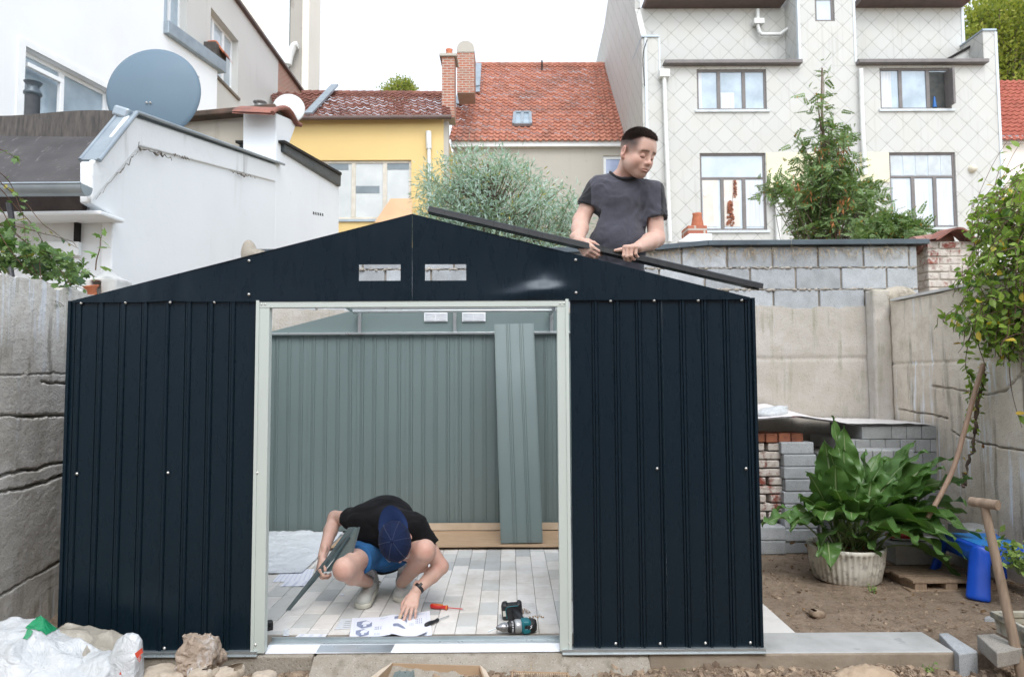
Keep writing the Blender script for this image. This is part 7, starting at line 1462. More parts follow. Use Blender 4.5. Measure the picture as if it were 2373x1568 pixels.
# kerb stack
KS = thing('kerb_stack', 'tall stack of pale grey concrete blocks between brick stack and leafy plant', 'block stack', (2.1, YS_, -.03)); xa, xb = at(1817, 1100, 5.26)[0], at(1893, 1100, 5.26)[0]; zt_ = at(1850, 1024, 5.26)[2]; nk = 9; hk = (zt_+.03)/nk; q = MB()
for k in range(nk):
    j = r_.normal()*.008; q.box(xa+j, xb+j, 5.26+r_.normal()*.004, 5.56, -.03+hk*k+.0015, -.03+hk*(k+1)-.0015)
part('blocks', q, m_block, KS, bevel=.009); q = MB(); xc = at(1757, 1240, 5.24)[0]; xd = xa-.005
for k in range(2): q.box(xc-.05, xd-.0, 5.24, 5.5, -.03+.105*k+.002, -.03+.105*(k+1))
part('lower_blocks', q, m_block, KS, bevel=.009)
# big paver stack
PSk = thing('paver_stack', 'wide stack of grey concrete paving slabs piled against the right rear corner', 'slab stack', (2.9, 5.4, -.03)); q = MB(); YP = 5.36; zt_ = at(2100, 986, YP)[2]; nl = 9; hl = .104; xl_p, xr_p = at(1893, 1000, YP)[0], at(2198, 1000, YP)[0]
for k in range(nl):
    z1 = zt_-hl*k; 
    if z1-hl < -.06: break
    x = xl_p+(0 if k > 1 else .35 if k == 0 else .18); a_ = r_.integers(0, 2); first = True
    while x < xr_p-.02:
        w_ = .235 if (k % 2 == 0) else .118
        if k % 2 == 0 and r_.random() < .25: w_ = .118
        x2 = min(x+w_, xr_p); q.box(x+.0015, x2-.0015, YP+r_.normal()*.003-(.0 if k < 2 else .0), 5.9, z1-hl+.0015, z1-.0015); x = x2
part('slabs', q, m_slab, PSk, bevel=.006)
q = MB(); q.box(xl_p-.0, xr_p-.36, YP-.235, YP-.004, zt_-hl*2.0-.1, zt_-hl-.00); q2 = MB()
for i in range(4): x = xl_p+.02+i*.155; q2.box(x, x+.15, YP-.2, YP-.004, -.03, zt_-hl*1.62)
part('front_slabs', q2, m_slab, PSk, bevel=.006)
# sheet over the stacks
a_, b_ = at(1745, 966, 5.3), at(2200, 975, 5.36)
def tf(U, V_):
    zf = np.interp(U, [0, .12, .25, .38, .46, .55, 1], [a_[2]-.015, a_[2], a_[2]+.012, a_[2]-.014, a_[2]-.03, zt_+.02, zt_+.012]); zb_ = np.interp(U, [0, .3, .5, 1], [a_[2]+.02, a_[2]+.075, zt_+.03, zt_+.012]); x = 1.80+(3.30-1.80)*U; y = np.interp(U, [0, .45, .5, 1], [5.20, 5.18, 5.33, 5.35]); return np.stack([x, y+(6.02-y)*V_, zf*(1-V_)+zb_*V_], -1)
q = drape(tf, 70, 20, 8, .006); P = tf(*np.meshgrid(np.linspace(0, 1, 70), np.linspace(0, 1, 20), indexing='ij'))-[0, 0, .008]; q.grid(P)
g = NG('faded_floral_sheet'); c = g.mix(g.ramp(g.vor(5.5), .25, .32), (.58, .26, .27), (.74, .72, .72)); c = g.mix(g.ramp(g.noise(4, 4), .45, .55), c, (.72, .70, .69)); c = g.mix(g.ramp(g.sep(g.tc.outputs['Object'])[0], -.1, .15), c, (.70, .69, .68)); 
solo('cover_sheet', q, g.done(c, .6, 0, .4), 'faded white and pink cover sheet laid over the brick and slab stacks', 'cover')
S = SDF(at(1740, 975, 5.35)-[.05, .2, .05], at(1830, 930, 5.35)+[.05, .25, .05], .008); c = at(1785, 958, 5.36); S.ell(c, (.13, .10, .045), k=0); S.ell(c+[.06, 0, .02], (.07, .05, .045), k=.03); S.cone(c+[.07, 0, .03], c+[.13, -.01, .055], .03, .008, k=.02); S.disp(lambda P: .014*vnoise(P, 16, 3, 4)+.006*np.abs(vnoise(P, 40, 6, 2))); S.obj('plastic_bag', m_bagw, label='small knotted white plastic bag on top of the covered stacks', cat='bag')
# dark recess under the sheet is real: nothing there
# flower pot
pc = np.array([2.255, 4.66, -.035]); PT = thing('flower_pot', 'round ribbed cream plastic flower pot holding the leafy plant', 'flower pot', pc); pz_ = at(1960, 1262, 4.62)[2]; hp_ = pz_-pc[2]
flute = lambda a, h: 1+(.045*(abs(math.sin(a*21))-.5) if h < hp_-.03 else 0)
q = MB(); q.lathe(pc, [(.195, 0), (.205, .01), (.228, hp_*.5), (.238, hp_-.031), (.243, hp_-.028), (.246, hp_-.004), (.240, hp_), (.228, hp_-.004), (.222, hp_-.06)], 168, rfn=flute); part('pot', q, M('dirty_cream_plastic', (.74, .73, .66), (.62, .60, .52), 7, .6, speck=.7, spscale=24), PT)
q = MB(); q.lathe(pc, [(.0, hp_-.045), (.12, hp_-.035), (.226, hp_-.05)], 30); part('potting_soil', q, m_soil, PT)
# pallet with block and brush
PA = thing('wooden_pallet', 'weathered wooden pallet corner lying on the soil right of the flower pot', 'pallet', (2.75, 4.7, -.03)); pa_ = lambda x, y, z: atz(x, y, z)
zp = .030; A_, B_, C__ = atz(2045, 1320, zp), atz(2112, 1345, zp), atz(2205, 1345, zp)
q = MB(); q.box(A_[0]-.02, B_[0]+.50, B_[1]-.0, B_[1]+.10, zp-.02, zp); 
for k in range(5): y = B_[1]+.0+k*.125; q = MB(); q.box(A_[0]+.06-.018*k, B_[0]+.52, y, y+.095, zp-.018, zp); part('deck_board', q, m_wood, PA, bevel=.003)
for x in (A_[0]+.075, B_[0]+.22, B_[0]+.48): q = MB(); q.box(x, x+.075, B_[1]+.005, B_[1]+.56, -.04, zp-.019); part('bearer', q, m_wood, PA, bevel=.003)
q = MB(); q.box(A_[0]+.04, B_[0]+.5, B_[1]-.01, B_[1]+.08, -.05, -.028); part('bottom_board', q, m_wood, PA, bevel=.003)
q = MB(); bY = atz(2120, 1309, zp)[1]; a_ = at(2076, 1308, bY); b_ = at(2177, 1262, bY); q.box(a_[0], b_[0], bY, bY+.20, zp+.001, b_[2]); solo('concrete_block', q, m_slab, 'dark grey concrete block resting on the pallet', 'block', bevel=.006); zb2 = b_[2]
BRS = thing('scrubbing_brush', 'red and white brush lying on the dark concrete block', 'brush', (a_[0]+.1, bY+.14, zb2)); q = MB(); c = np.array([a_[0]+.14, bY+.14, zb2+.028]); q.obox(c, (.11, .04, .010), rotm('Z', -.2)); part('bristle_plate', q, M('red_bristles', (.50, .03, .04), (.30, .015, .02), 60, .8, bump=.8, bscale=200), BRS, bevel=.006); q = MB(); q.obox(c+[.06, -.0, -.014], (.14, .045, .008), rotm('Z', -.2)); part('brush_back', q, m_white_pl, BRS, bevel=.006)
q = MB(); q.box(2.47, 2.60, 4.95, 5.15, -.03, .16); 
for (x, y, z0_, w_, l_, h_, lb) in ((2.66, 4.98, -.035, .20, .20, .17, 'pale concrete block on the soil behind the pallet'), (2.96, 5.05, -.03, .22, .3, .26, 'light slab block half hidden by leaves behind the stool'), (3.06, 4.62, .17, .2, .22, .12, 'grey block by the right wall under the wooden handle')):
    q = MB(); q.box(x, x+w_, y, y+l_, z0_ if z0_ < 0 else -.03, z0_+h_); solo('concrete_block', q, m_slab, lb, 'block', bevel=.007)
# blue children's stool
m_blue = M('blue_plastic', (.010, .085, .55), (.008, .07, .47), 6, .38, spec=.5, bump=.05); SL = thing('plastic_stool', 'bright blue plastic step stool standing by the right wall', 'stool', (3.0, 4.3, -.03))
st0 = np.array([3.035, 4.42, .0]); Rz = rotm('Z', -.06); S = SDF(st0-[.34, .40, .05], st0+[.34, .40, .36], .008)
LS = lambda p: st0+Rz@np.asarray(p, float)
S.box(LS((0, 0, .255)), (.165, .20, .014), Rz, .012, 0); S.box(LS((0, 0, .20)), (.175, .215, .045), Rz, .03, .02); S.box(LS((0, 0, .155)), (.155, .195, .07), Rz, .02, .005, mode='s')
for sx_ in (-1, 1):
    for sy in (-1, 1): S.cone(LS((sx_*.150, sy*.185, .215)), LS((sx_*.205, sy*.245, -.02)), .058, .066, k=.03, flat=(Rz@np.array([sx_*.7, sy*.7, 0]), 2.6))
S.F = np.maximum(S.F, (-.034-np.stack(np.meshgrid(*S.ax, indexing='ij'), -1)[..., 2]).astype(np.float32))
S.box(LS((0, -.25, -.0)), (.10, .12, .155), Rz, .06, .02, mode='s'); S.box(LS((0, .25, -.0)), (.10, .12, .155), Rz, .06, .02, mode='s'); S.box(LS((.22, 0, .0)), (.12, .12, .155), Rz, .06, .02, mode='s'); S.box(LS((-.22, 0, .0)), (.12, .12, .155), Rz, .06, .02, mode='s'); S.obj('stool_body', m_blue, SL)
q = MB(); q.obox(LS((0, 0, .2715)), (.135, .17, .0025), Rz); part('seat_inlay', q, M('light_blue_plastic', (.02, .22, .62), (.018, .19, .55), 6, .45), SL, bevel=.002)
# spade handle in front
SPD = thing('garden_spade', 'garden spade with worn wooden T handle leaning at the far right', 'spade', (2.55, 3.2, -.1)); tA, tB = at(2247, 1161, 3.42), at(2313, 1170, 3.30); m_ash = M('worn_ash_wood', (.33, .25, .18), (.20, .145, .10), 5, .7, stretch=(7, 7, .8), bump=.4, bscale=26)
q = MB(); d = (tB-tA)/np.linalg.norm(tB-tA); q.tube(spline([tA-d*.002, tA+(tB-tA)*.12, (tA+tB)/2, tA+(tB-tA)*.88, tB], 12), [.016, .0215, .024, .0235, .023]+[.0245]*3+[.0235, .0245, .0245, .024], 16); part('grip', q, m_ash, SPD, bevel=.003)
s0, s1 = at(2281, 1172, 3.36), at(2372, 1585, 3.22); q = MB(); q.tube([s0, s0*.9+s1*.1, s0*.5+s1*.5, s1], [.019, .0195, .0215, .023], 16); part('shaft', q, m_ash, SPD); q = MB(); e = s1+(s1-s0)*.05; q.tube([s1-(s1-s0)*.03, e], .026, 14); q.obox(e+(s1-s0)*.12, (.085, .006, .10), rotm('Y', -.25)); part('blade', q, m_galv, SPD)
# long handle leaning on the right wall
q = MB(); q.tube(spline([at(2150, 1200, 4.45), at(2205, 1095, 4.52), at(2233, 1005, 4.58), at(2260, 905, 4.62), at(2279, 843, 4.63)], 20), .0155, 12); TL_ = thing('tool_handle', 'long bent brown wooden handle leaning against the stained right wall', 'tool handle', at(2178, 1120, 4.6)); part('shaft', q, M('brown_wood_handle', (.36, .245, .17), (.27, .18, .125), 5, .6, stretch=(6, 6, .7)), TL_)
# planter box
PB = thing('planter_box', 'dirty white rectangular planter box at the lower right corner', 'planter', (2.75, 3.4, -.1)); c1_, c2_ = atz(2293, 1414, .11), atz(2390, 1414, .11); m_dw = M('dirty_white_plastic', (.62, .62, .55), (.30, .28, .20), 7, .7, speck=.9, spscale=18, bump=.3)
bx0, by1 = c1_[0], c1_[1]; by0 = by1-.62; bx1 = bx0+.42
q = MB(); V = []; 
for (z, ins) in ((-.14, .035), (.088, .012)): V += [(bx0+ins, by0+ins, z), (bx1-ins, by0+ins, z), (bx1-ins, by1-ins, z), (bx0+ins, by1-ins, z)]
q.add(V, [(0, 1, 5, 4), (1, 2, 6, 5), (2, 3, 7, 6), (3, 0, 4, 7), (3, 2, 1, 0)]); part('box', q, m_dw, PB)
for (a0, a1, b0_, b1_) in ((bx0, bx1, by0, by0+.02), (bx0, bx1, by1-.02, by1), (bx0, bx0+.02, by0+.02, by1-.02), (bx1-.02, bx1, by0+.02, by1-.02)): q = MB(); q.box(a0, a1, b0_, b1_, .078, .110); part('rim', q, m_dw, PB, bevel=.004)
q = MB(); q.box(bx0+.02, bx1-.02, by0+.02, by1-.02, .0, .05); part('potting_soil', q, m_soil, PB)

# ------------------------------------------------------------ small clutter and stains
r_ = np.random.default_rng(91)
q = MB(); q.tube(spline([at(20, 470, 5.3), at(28, 520, 5.3), at(22, 600, 5.25), at(30, 660, 5.2)], 12), .022, 8); solo('drain_hose', q, m_black, 'black drain hose hanging behind the ivy at the far left', 'hose')
q = MB(); q.tube(spline([at(1500, 92, 17.9), at(1490, 130, 17.9), at(1494, 200, 17.9)], 8), .012, 5); solo('house_cable', q, m_dark, 'thin dark cable on the left corner pier of the shingled house', 'cable')
for (x, y, s_, sd, lb) in ((690, 1571, .028, 1, 'small brown clod below the left half of the threshold'), (760, 1562, .020, 2, 'small pale pebble below the threshold left of the box'), (1380, 1566, .022, 3, 'rounded pebble right of the small cardboard box'), (1720, 1569, .026, 4, 'small clod in front of the long kerb left of the sand heap'), (1835, 1567, .018, 5, 'tiny pebble beside the left foot of the sand heap')):
    rock('pebble', atz(x, y, -.10)+[0, 0, s_*.3], (s_, s_*.8, s_*.6), 30+sd, m_clod, lb, cat='pebble', h=.004, amp=.4)

# ------------------------------------------------------------ foliage materials
def leafm(name, c1, c2, dark, rough=.5, spec=.35, trans=.25, yellow=0, yc=(.55, .38, .04), under=None):
    g = NG(name); r = g.island(); col = g.mix(r, c1, c2); wn = g.math('FRACT', g.math('MULTIPLY', r, 7.31)); col = g.mix(g.ramp(wn, .75, .9), col, dark)
    if yellow: y2 = g.math('FRACT', g.math('MULTIPLY', r, 23.7)); col = g.mix(g.ramp(y2, 1-yellow, 1-yellow+.01), col, yc)
    if under is not None: bf = _n(g.nt, 'ShaderNodeNewGeometry').outputs['Backfacing']; col = g.mix(bf, col, under)
    g.done(col, rough, 0, spec, g.bump(g.noise(60, 3), .2, .003)); t = _n(g.nt, 'ShaderNodeBsdfTranslucent'); g.L(g.mix(1.0, col, (1.0, 1.15, .5), 'MULTIPLY'), t.inputs[0]); mx = _n(g.nt, 'ShaderNodeMixShader'); mx.inputs[0].default_value = trans
    g.L(g.b.outputs[0], mx.inputs[1]); g.L(t.outputs[0], mx.inputs[2]); g.L(mx.outputs[0], g.out.inputs[0]); return g.m
m_bark = M('grey_brown_bark', (.17, .125, .09), (.10, .075, .055), 14, .9, bump=.7, bscale=40); m_twig = M('thin_brown_stem', (.16, .10, .065), (.10, .06, .04), 20, .85)
def inpoly(x, y, poly):
    c = False; n = len(poly); j = n-1
    for i in range(n):
        if ((poly[i][1] > y) != (poly[j][1] > y)) and (x < (poly[j][0]-poly[i][0])*(y-poly[i][1])/(poly[j][1]-poly[i][1]+1e-9)+poly[i][0]): c = not c
        j = i
    return c
def sample_poly(poly, n, r, dens=None):
    xs = [p[0] for p in poly]; ys = [p[1] for p in poly]; out = []
    while len(out) < n:
        x, y = r.uniform(min(xs), max(xs)), r.uniform(min(ys), max(ys))
        if inpoly(x, y, poly) and (dens is None or r.random() < dens(x, y)): out.append((x, y))
    return out
def tree(name, label, root, trunk, poly, Yc, dY, nb, per, mat, leaf, lsize, clump, seed, group=None, dirfn=None, twigs=True, dens=None, cat='tree', out_bias=.8, stem_r=.03):
    """trunk: list of points; poly: crown outline (pixels at depth Yc); nb branch ends, each with a clump of leaves"""
    r = np.random.default_rng(seed); root = np.asarray(root, float); T_ = thing(name, label, cat, root, group); trunk = spline(np.array(trunk), 24); q = MB(); q.tube(trunk, np.linspace(stem_r, stem_r*.25, 24), 8); ends = []
    for (x, y) in sample_poly(poly, nb, r, dens):
        e = at(x, y, Yc+r.uniform(-1, 1)*dY*math.sqrt(max(0.05, r.random()))); k = np.argmin(np.linalg.norm(trunk-(e-[0, 0, abs(r.normal())*.3*np.linalg.norm(e-trunk[-1])]), axis=1)); k = max(3, k-3); s = trunk[min(k, 23)]
        mid = (s+e)/2+r.normal(size=3)*.05*np.linalg.norm(e-s)-[0, 0, .08*np.linalg.norm(e-s)]; P = spline([s, mid, e], 8); ends.append((e, e-s))
        if twigs: q.tube(P, np.linspace(stem_r*.30, stem_r*.06, 8), 5, caps=False)
    part('trunk', q, m_bark, T_); Pn = []; Dn = []; Sn = []
    for (e, dv) in ends:
        m = max(2, int(per*r.uniform(.6, 1.4))); c = r.normal(size=(m, 3))*clump; Pn.append(e+c); dd_ = dv/np.linalg.norm(dv)*out_bias+c/clump*.5; Dn.append(dd_ if dirfn is None else dirfn(e+c, dd_, r)); Sn.append(lsize*r.uniform(.6, 1.25, m))
    Pn = np.vstack(Pn); Dn = np.vstack(Dn); Sn = np.concatenate(Sn); V, F = leaves(leaf[0], leaf[1], Pn, rand_rot(len(Pn), Dn, .45, r), Sn); arrobj('crown', V, F, mat, T_)
    return T_
# leaf templates as quads
SLIM = ([(0, 0, 0), (.10, .45, .03), (0, 1, -.05), (-.10, .45, .03)], [(0, 1, 2, 3)])
OVAL = ([(0, 0, 0), (.22, .25, .05), (.26, .55, .04), (0, 1, -.10), (-.26, .55, .04), (-.22, .25, .05), (0, .55, -.03)], [(0, 1, 2, 6), (6, 2, 3, 4), (0, 6, 4, 5)])
def pinnate(n=6, ll=.26, w=.055):
    V = []; F = []
    for i in range(n):
        y = .15+.8*i/n
        for s in (-1, 1):
            k = len(V); a = .95; dx, dy = math.sin(a)*ll*(1-.35*i/n), math.cos(a)*ll*(1-.35*i/n); V += [(0, y, 0), (s*dx*.5+w*.4*s, y+dy*.5-w, -.01), (s*dx, y+dy, -.05), (s*dx*.5-w*.4*s, y+dy*.5+w, -.01)]; F.append((k, k+1, k+2, k+3) if s > 0 else (k+3, k+2, k+1, k))
    k = len(V); V += [(0, .93, 0), (w, 1.05, 0), (0, 1.22, -.03), (-w, 1.05, 0)]; F.append((k, k+1, k+2, k+3)); k = len(V); V += [(-.006, 0, 0), (.006, 0, 0), (.004, 1, -.0), (-.004, 1, 0)]; F.append((k, k+1, k+2, k+3)); return V, F
m_olive = leafm('silvery_blue_green_leaves', (.32, .45, .40), (.50, .62, .58), (.19, .28, .16), .6, .3, .25, .04, (.40, .36, .08))
m_pin = leafm('dark_green_pinnate_leaves', (.13, .21, .08), (.22, .32, .13), (.08, .13, .045), .5, .35, .25, .04, (.30, .20, .04))
shrub_poly = [(975, 560), (965, 520), (985, 470), (968, 430), (1000, 395), (1030, 372), (1075, 352), (1115, 345), (1150, 350), (1180, 375), (1215, 368), (1248, 385), (1275, 400), (1290, 425), (1320, 420), (1345, 450), (1345, 500), (1335, 540), (1300, 600), (1100, 600)]
rt_ = at(1160, 560, 8.3); rt_[2] = -.1
tree('silver_shrub', 'airy silver green shrub growing between the yellow house and the standing man', rt_, [rt_, rt_+[.05, 0, 1.6], at(1150, 560, 8.3), at(1145, 470, 8.3), at(1130, 380, 8.3)], shrub_poly, 8.3, .65, 400, 50, m_olive, SLIM, .080, .070, 3, out_bias=.25, dens=lambda x, y: .35+.65*min(1, max(0, (y-360)/130)) if x < 1230 else .25+.6*min(1, max(0, (y-420)/110)), cat='shrub', stem_r=.04)
tp = [(1780, 428), (1805, 415), (1840, 425), (1845, 390), (1862, 350), (1848, 335), (1852, 312), (1880, 305), (1897, 280), (1880, 250), (1895, 215), (1893, 180), (1905, 152), (1915, 180), (1922, 225), (1935, 262), (1940, 300), (1962, 305), (1968, 335), (1960, 375), (2005, 400), (2040, 430), (2035, 470), (2045, 500), (2050, 540), (2050, 575), (1870, 575), (1855, 540), (1840, 500), (1852, 470), (1800, 450), (1765, 440)]
tp = [(x-(0 if x > 1900 else 0), y) for x, y in tp]
rt_ = at(1905, 560, 9.6); rt_[2] = -.1
tree('ash_tree', 'young green tree with pointed leader and feathery leaves in front of the shingled house', rt_, [rt_, rt_+[0, 0, 2], at(1930, 500, 9.6), at(1915, 380, 9.6), at(1905, 270, 9.6), at(1905, 158, 9.6)], tp, 9.6, .70, 230, 11, m_pin, pinnate(5, .30, .085), .165, .075, 11, dirfn=lambda p, d, r: np.stack([r.normal(size=len(p)), r.normal(size=len(p))-.3, -.45+.5*r.normal(size=len(p))], -1), dens=lambda x, y: .15+.85*min(1, max(0, (y-260)/230)), stem_r=.045)
r_ = np.random.default_rng(21); e_ = []; 
for (x, y) in ((1845, 432), (1872, 452), (1905, 345), (1948, 470), (1962, 462), (1935, 520), (2015, 520), (1950, 358)): e_.append(at(x, y, 9.0)+r_.normal(size=(15, 3))*[.04, .05, .09])
Pn = np.vstack(e_); V, F = leaves(SLIM[0], SLIM[1], Pn, rand_rot(len(Pn), np.tile([0, 0, -1.], (len(Pn), 1)), .4, r_), .10*r_.uniform(.6, 1.1, len(Pn))); arrobj('seed_clusters', V, F, M('rusty_seed_clusters', (.36, .15, .05), (.20, .085, .03), 40, .9, island=.3), bpy.data.objects['ash_tree'], kind='stuff')
tree('bay_bush', 'low dark green bush behind the block wall right of the feathery tree', at(2055, 560, 8.6)*[1, 1, 0], [at(2055, 560, 8.6)*[1, 1, 0], at(2055, 575, 8.6), at(2060, 540, 8.6)], [(1990, 575), (2000, 535), (2030, 510), (2080, 500), (2120, 515), (2140, 545), (2138, 575)], 8.6, .35, 110, 14, m_pin, pinnate(5, .30, .085), .14, .06, 13, dirfn=lambda p, d, r: np.stack([r.normal(size=len(p)), r.normal(size=len(p))-.3, -.2+.6*r.normal(size=len(p))], -1), cat='bush')
# far trees
m_ylw = leafm('sunlit_yellow_green_leaves', (.22, .27, .06), (.36, .36, .08), (.13, .17, .05), .6, .2, .35)
tree('broadleaf_tree', 'large yellow green tree rising behind the shingled house at top right', at(2330, 300, 36)*[1, 1, 0], [at(2330, 300, 36)*[1, 1, 0], at(2330, 400, 36), at(2325, 60, 36)], [(2250, 190), (2247, 60), (2262, 20), (2300, 8), (2350, 15), (2420, -10), (2440, 200), (2400, 260), (2290, 250)], 36, 2.5, 480, 60, m_ylw, OVAL, .20, .42, 17, stem_r=.25)
tree('distant_tree', 'distant yellowish treetop showing above the dark red roof', at(920, 300, 46)*[1, 1, 0], [at(920, 300, 46)*[1, 1, 0], at(920, 260, 46), at(920, 205, 46)], [(888, 218), (890, 203), (905, 194), (925, 190), (945, 196), (955, 208), (953, 222)], 46, 1.2, 50, 60, m_ylw, OVAL, .16, .22, 19, stem_r=.15)

# creeper hanging over the right wall
m_crp = leafm('fresh_green_creeper_leaves', (.19, .31, .05), (.32, .44, .09), (.08, .16, .03), .4, .45, .35, .05, (.62, .46, .05))
CR_ = thing('creeper', 'bushy light green creeper spilling over the right concrete wall', 'creeper', at(2330, 640, 4.6)*[1, 1, 0]+[0, 0, 1.95]); r_ = np.random.default_rng(31); q = MB()
cp_ = [(2373, 400), (2330, 425), (2300, 440), (2262, 460), (2240, 480), (2255, 510), (2240, 530), (2262, 560), (2245, 600), (2215, 640), (2205, 665), (2215, 690), (2180, 720), (2172, 745), (2200, 770), (2235, 765), (2262, 745), (2285, 770), (2300, 800), (2320, 830), (2345, 820), (2373, 790), (2500, 780), (2520, 430), (2420, 390)]
Pn, Dn = [], []
for (x, y) in sample_poly(cp_, 740, r_, lambda x, y: .12+.88*min(1, max(0, (x-2195)/90))):
    Yd = min(4.75+r_.normal()*.28-(x-2250)/700, (3.26*1582/max(60, x-1187)) if y > 690 else 9); e = at(x, y, Yd); s = e+[.25+.2*r_.random(), r_.normal()*.15, .25*r_.normal()+.05]; m = r_.integers(7, 16); P = spline([s, (s+e)/2+[0, 0, .04], e, e+[-.05, -.02, -.06-.06*r_.random()]], m+2); q.tube(P, .0022, 4, caps=False)
    for i in range(m): Pn.append(P[i+1]+r_.normal(size=3)*.012); Dn.append([-.3+r_.normal()*.5, -.5+r_.normal()*.4, -.35+r_.normal()*.5])
for k in range(7):
    pass
def strand(P0, pts, n, lr=.7):
    P = spline(pts, n); q.tube(P, np.linspace(.004, .0015, n), 5, caps=False)
    for i in range(n):
        if r_.random() < lr: Pn.append(P[i]+r_.normal(size=3)*.008); Dn.append([r_.normal()*.8, -.5, -.5+r_.normal()*.3])
strand(0, [at(2290, 700, 4.5), at(2262, 740, 4.7), at(2268, 800, 4.72), at(2282, 850, 4.66), at(2270, 900, 4.7), at(2250, 960, 4.78), at(2245, 990, 4.8)], 60, .98); strand(0, [at(2270, 720, 4.6), at(2245, 790, 4.8), at(2238, 850, 4.8), at(2252, 880, 4.76), at(2245, 930, 4.78)], 46, .98)
strand(0, [at(2340, 640, 4.3), at(2336, 760, 4.35), at(2340, 870, 4.38), at(2350, 930, 4.38), at(2368, 990, 4.36)], 30, .16); strand(0, [at(2300, 690, 4.6), at(2262, 760, 4.62), at(2220, 818, 4.7)], 16, .1); strand(0, [at(2355, 620, 4.2), at(2352, 720, 4.25), at(2345, 800, 4.3), at(2338, 820, 4.3)], 20, .5); strand(0, [at(2373, 640, 4.2), at(2370, 790, 4.2), at(2366, 860, 4.2)], 18, .4)
part('stems', q, m_twig, CR_); Pn = np.array(Pn); Dn = np.array(Dn); V, F = leaves(OVAL[0], OVAL[1], Pn, rand_rot(len(Pn), Dn, .35, r_), .062*r_.uniform(.55, 1.3, len(Pn))); arrobj('leaves', V, F, m_crp, CR_)
m_yl = M('yellow_autumn_leaf', (.70, .50, .06), (.55, .36, .05), 30, .6)
for (x, y, Y, lb) in ((2208, 797, 4.7, 'single yellow leaf hanging from a stem against the right wall'), (2352, 958, 4.36, 'yellow and brown leaf hanging low near the right edge')):
    V, F = leaves(OVAL[0], OVAL[1], [at(x, y, Y)], rand_rot(1, [[.9, -.3, .1]], .05, r_), [.06]); arrobj('yellow_leaf', V, F, m_yl, label=lb, cat='leaf')
# dry climbing stem beside the handle
q = MB(); P = spline([at(2232, 1130, 4.82), at(2240, 1080, 4.84), at(2258, 1020, 4.76), at(2262, 960, 4.76), at(2275, 900, 4.70), at(2280, 850, 4.68)], 40); P += r_.normal(size=P.shape)*.006; q.tube(P, .011+.004*r_.normal(size=40), 6); DS = thing('climber_stem', 'gnarled dry climber stem with small leaves rising along the right wall', 'climber', P[0]); part('stem', q, m_bark, DS)
Pn = P[r_.integers(0, 40, 40)]+r_.normal(size=(40, 3))*.02; V, F = leaves(OVAL[0], OVAL[1], Pn, rand_rot(40, None, 1, r_), .035*r_.uniform(.6, 1.2, 40)); arrobj('leaves', V, F, leafm('stem_leaves', (.16, .24, .04), (.26, .30, .06), (.20, .09, .03), yellow=.2), DS)

# ivy on the left wall
IVY = ([(0, 0, 0), (.16, -.06, .03), (.42, .10, .0), (.30, .32, .04), (.52, .55, -.02), (.22, .60, .04), (0, 1, -.06), (-.22, .60, .04), (-.52, .55, -.02), (-.30, .32, .04), (-.42, .10, 0), (-.16, -.06, .03), (0, .40, -.03)], [(0, 1, 2, 12), (12, 2, 3, 12), (12, 3, 4, 5), (12, 5, 6, 7), (12, 7, 8, 9), (12, 9, 10, 12), (12, 10, 11, 0)])
IVY = (IVY[0], [(0, 1, 2), (0, 2, 3), (0, 3, 12), (3, 4, 5), (3, 5, 12), (12, 5, 6), (12, 6, 7), (12, 7, 9), (7, 8, 9), (12, 9, 0), (9, 10, 0), (10, 11, 0)])
m_ivy = leafm('ivy_leaves', (.10, .19, .055), (.19, .29, .10), (.045, .10, .035), .42, .45, .25, .03, (.40, .36, .06))
IV = thing('ivy', 'ivy with long trailing shoots growing over the top of the left concrete wall', 'ivy', (-2.7, 3.8, 1.86)); q = MB(); Pn, Dn, Sn = [], [], []; r_ = np.random.default_rng(41)
ip = [(-120, 520), (0, 520), (20, 540), (50, 560), (90, 560), (120, 575), (150, 590), (175, 598), (190, 612), (205, 640), (185, 655), (150, 650), (110, 645), (60, 625), (20, 620), (-120, 640)]
def ivl(p, d, s=.05): Pn.append(p); Dn.append(d); Sn.append(s*r_.uniform(.6, 1.3))
for (x, y) in sample_poly(ip, 620, r_): ivl(at(x, y, 3.95+r_.normal()*.12+(x)/500), [r_.normal()*.6, -.6, -.3+r_.normal()*.4], .055)
def shoot(pts, n, dens=.6, s=.045, r0=.003):
    P = spline(pts, n); P = P+vnoise(P, 6, int(r_.integers(99)), 2)[:, None]*[.01, 0, .014]; q.tube(P, np.linspace(r0, r0*.4, n), 5, caps=False)
    for i in range(1, n):
        if r_.random() < dens: ivl(P[i]+r_.normal(size=3)*.012, [r_.normal()*.7, -.5, -.4+r_.normal()*.5], s)
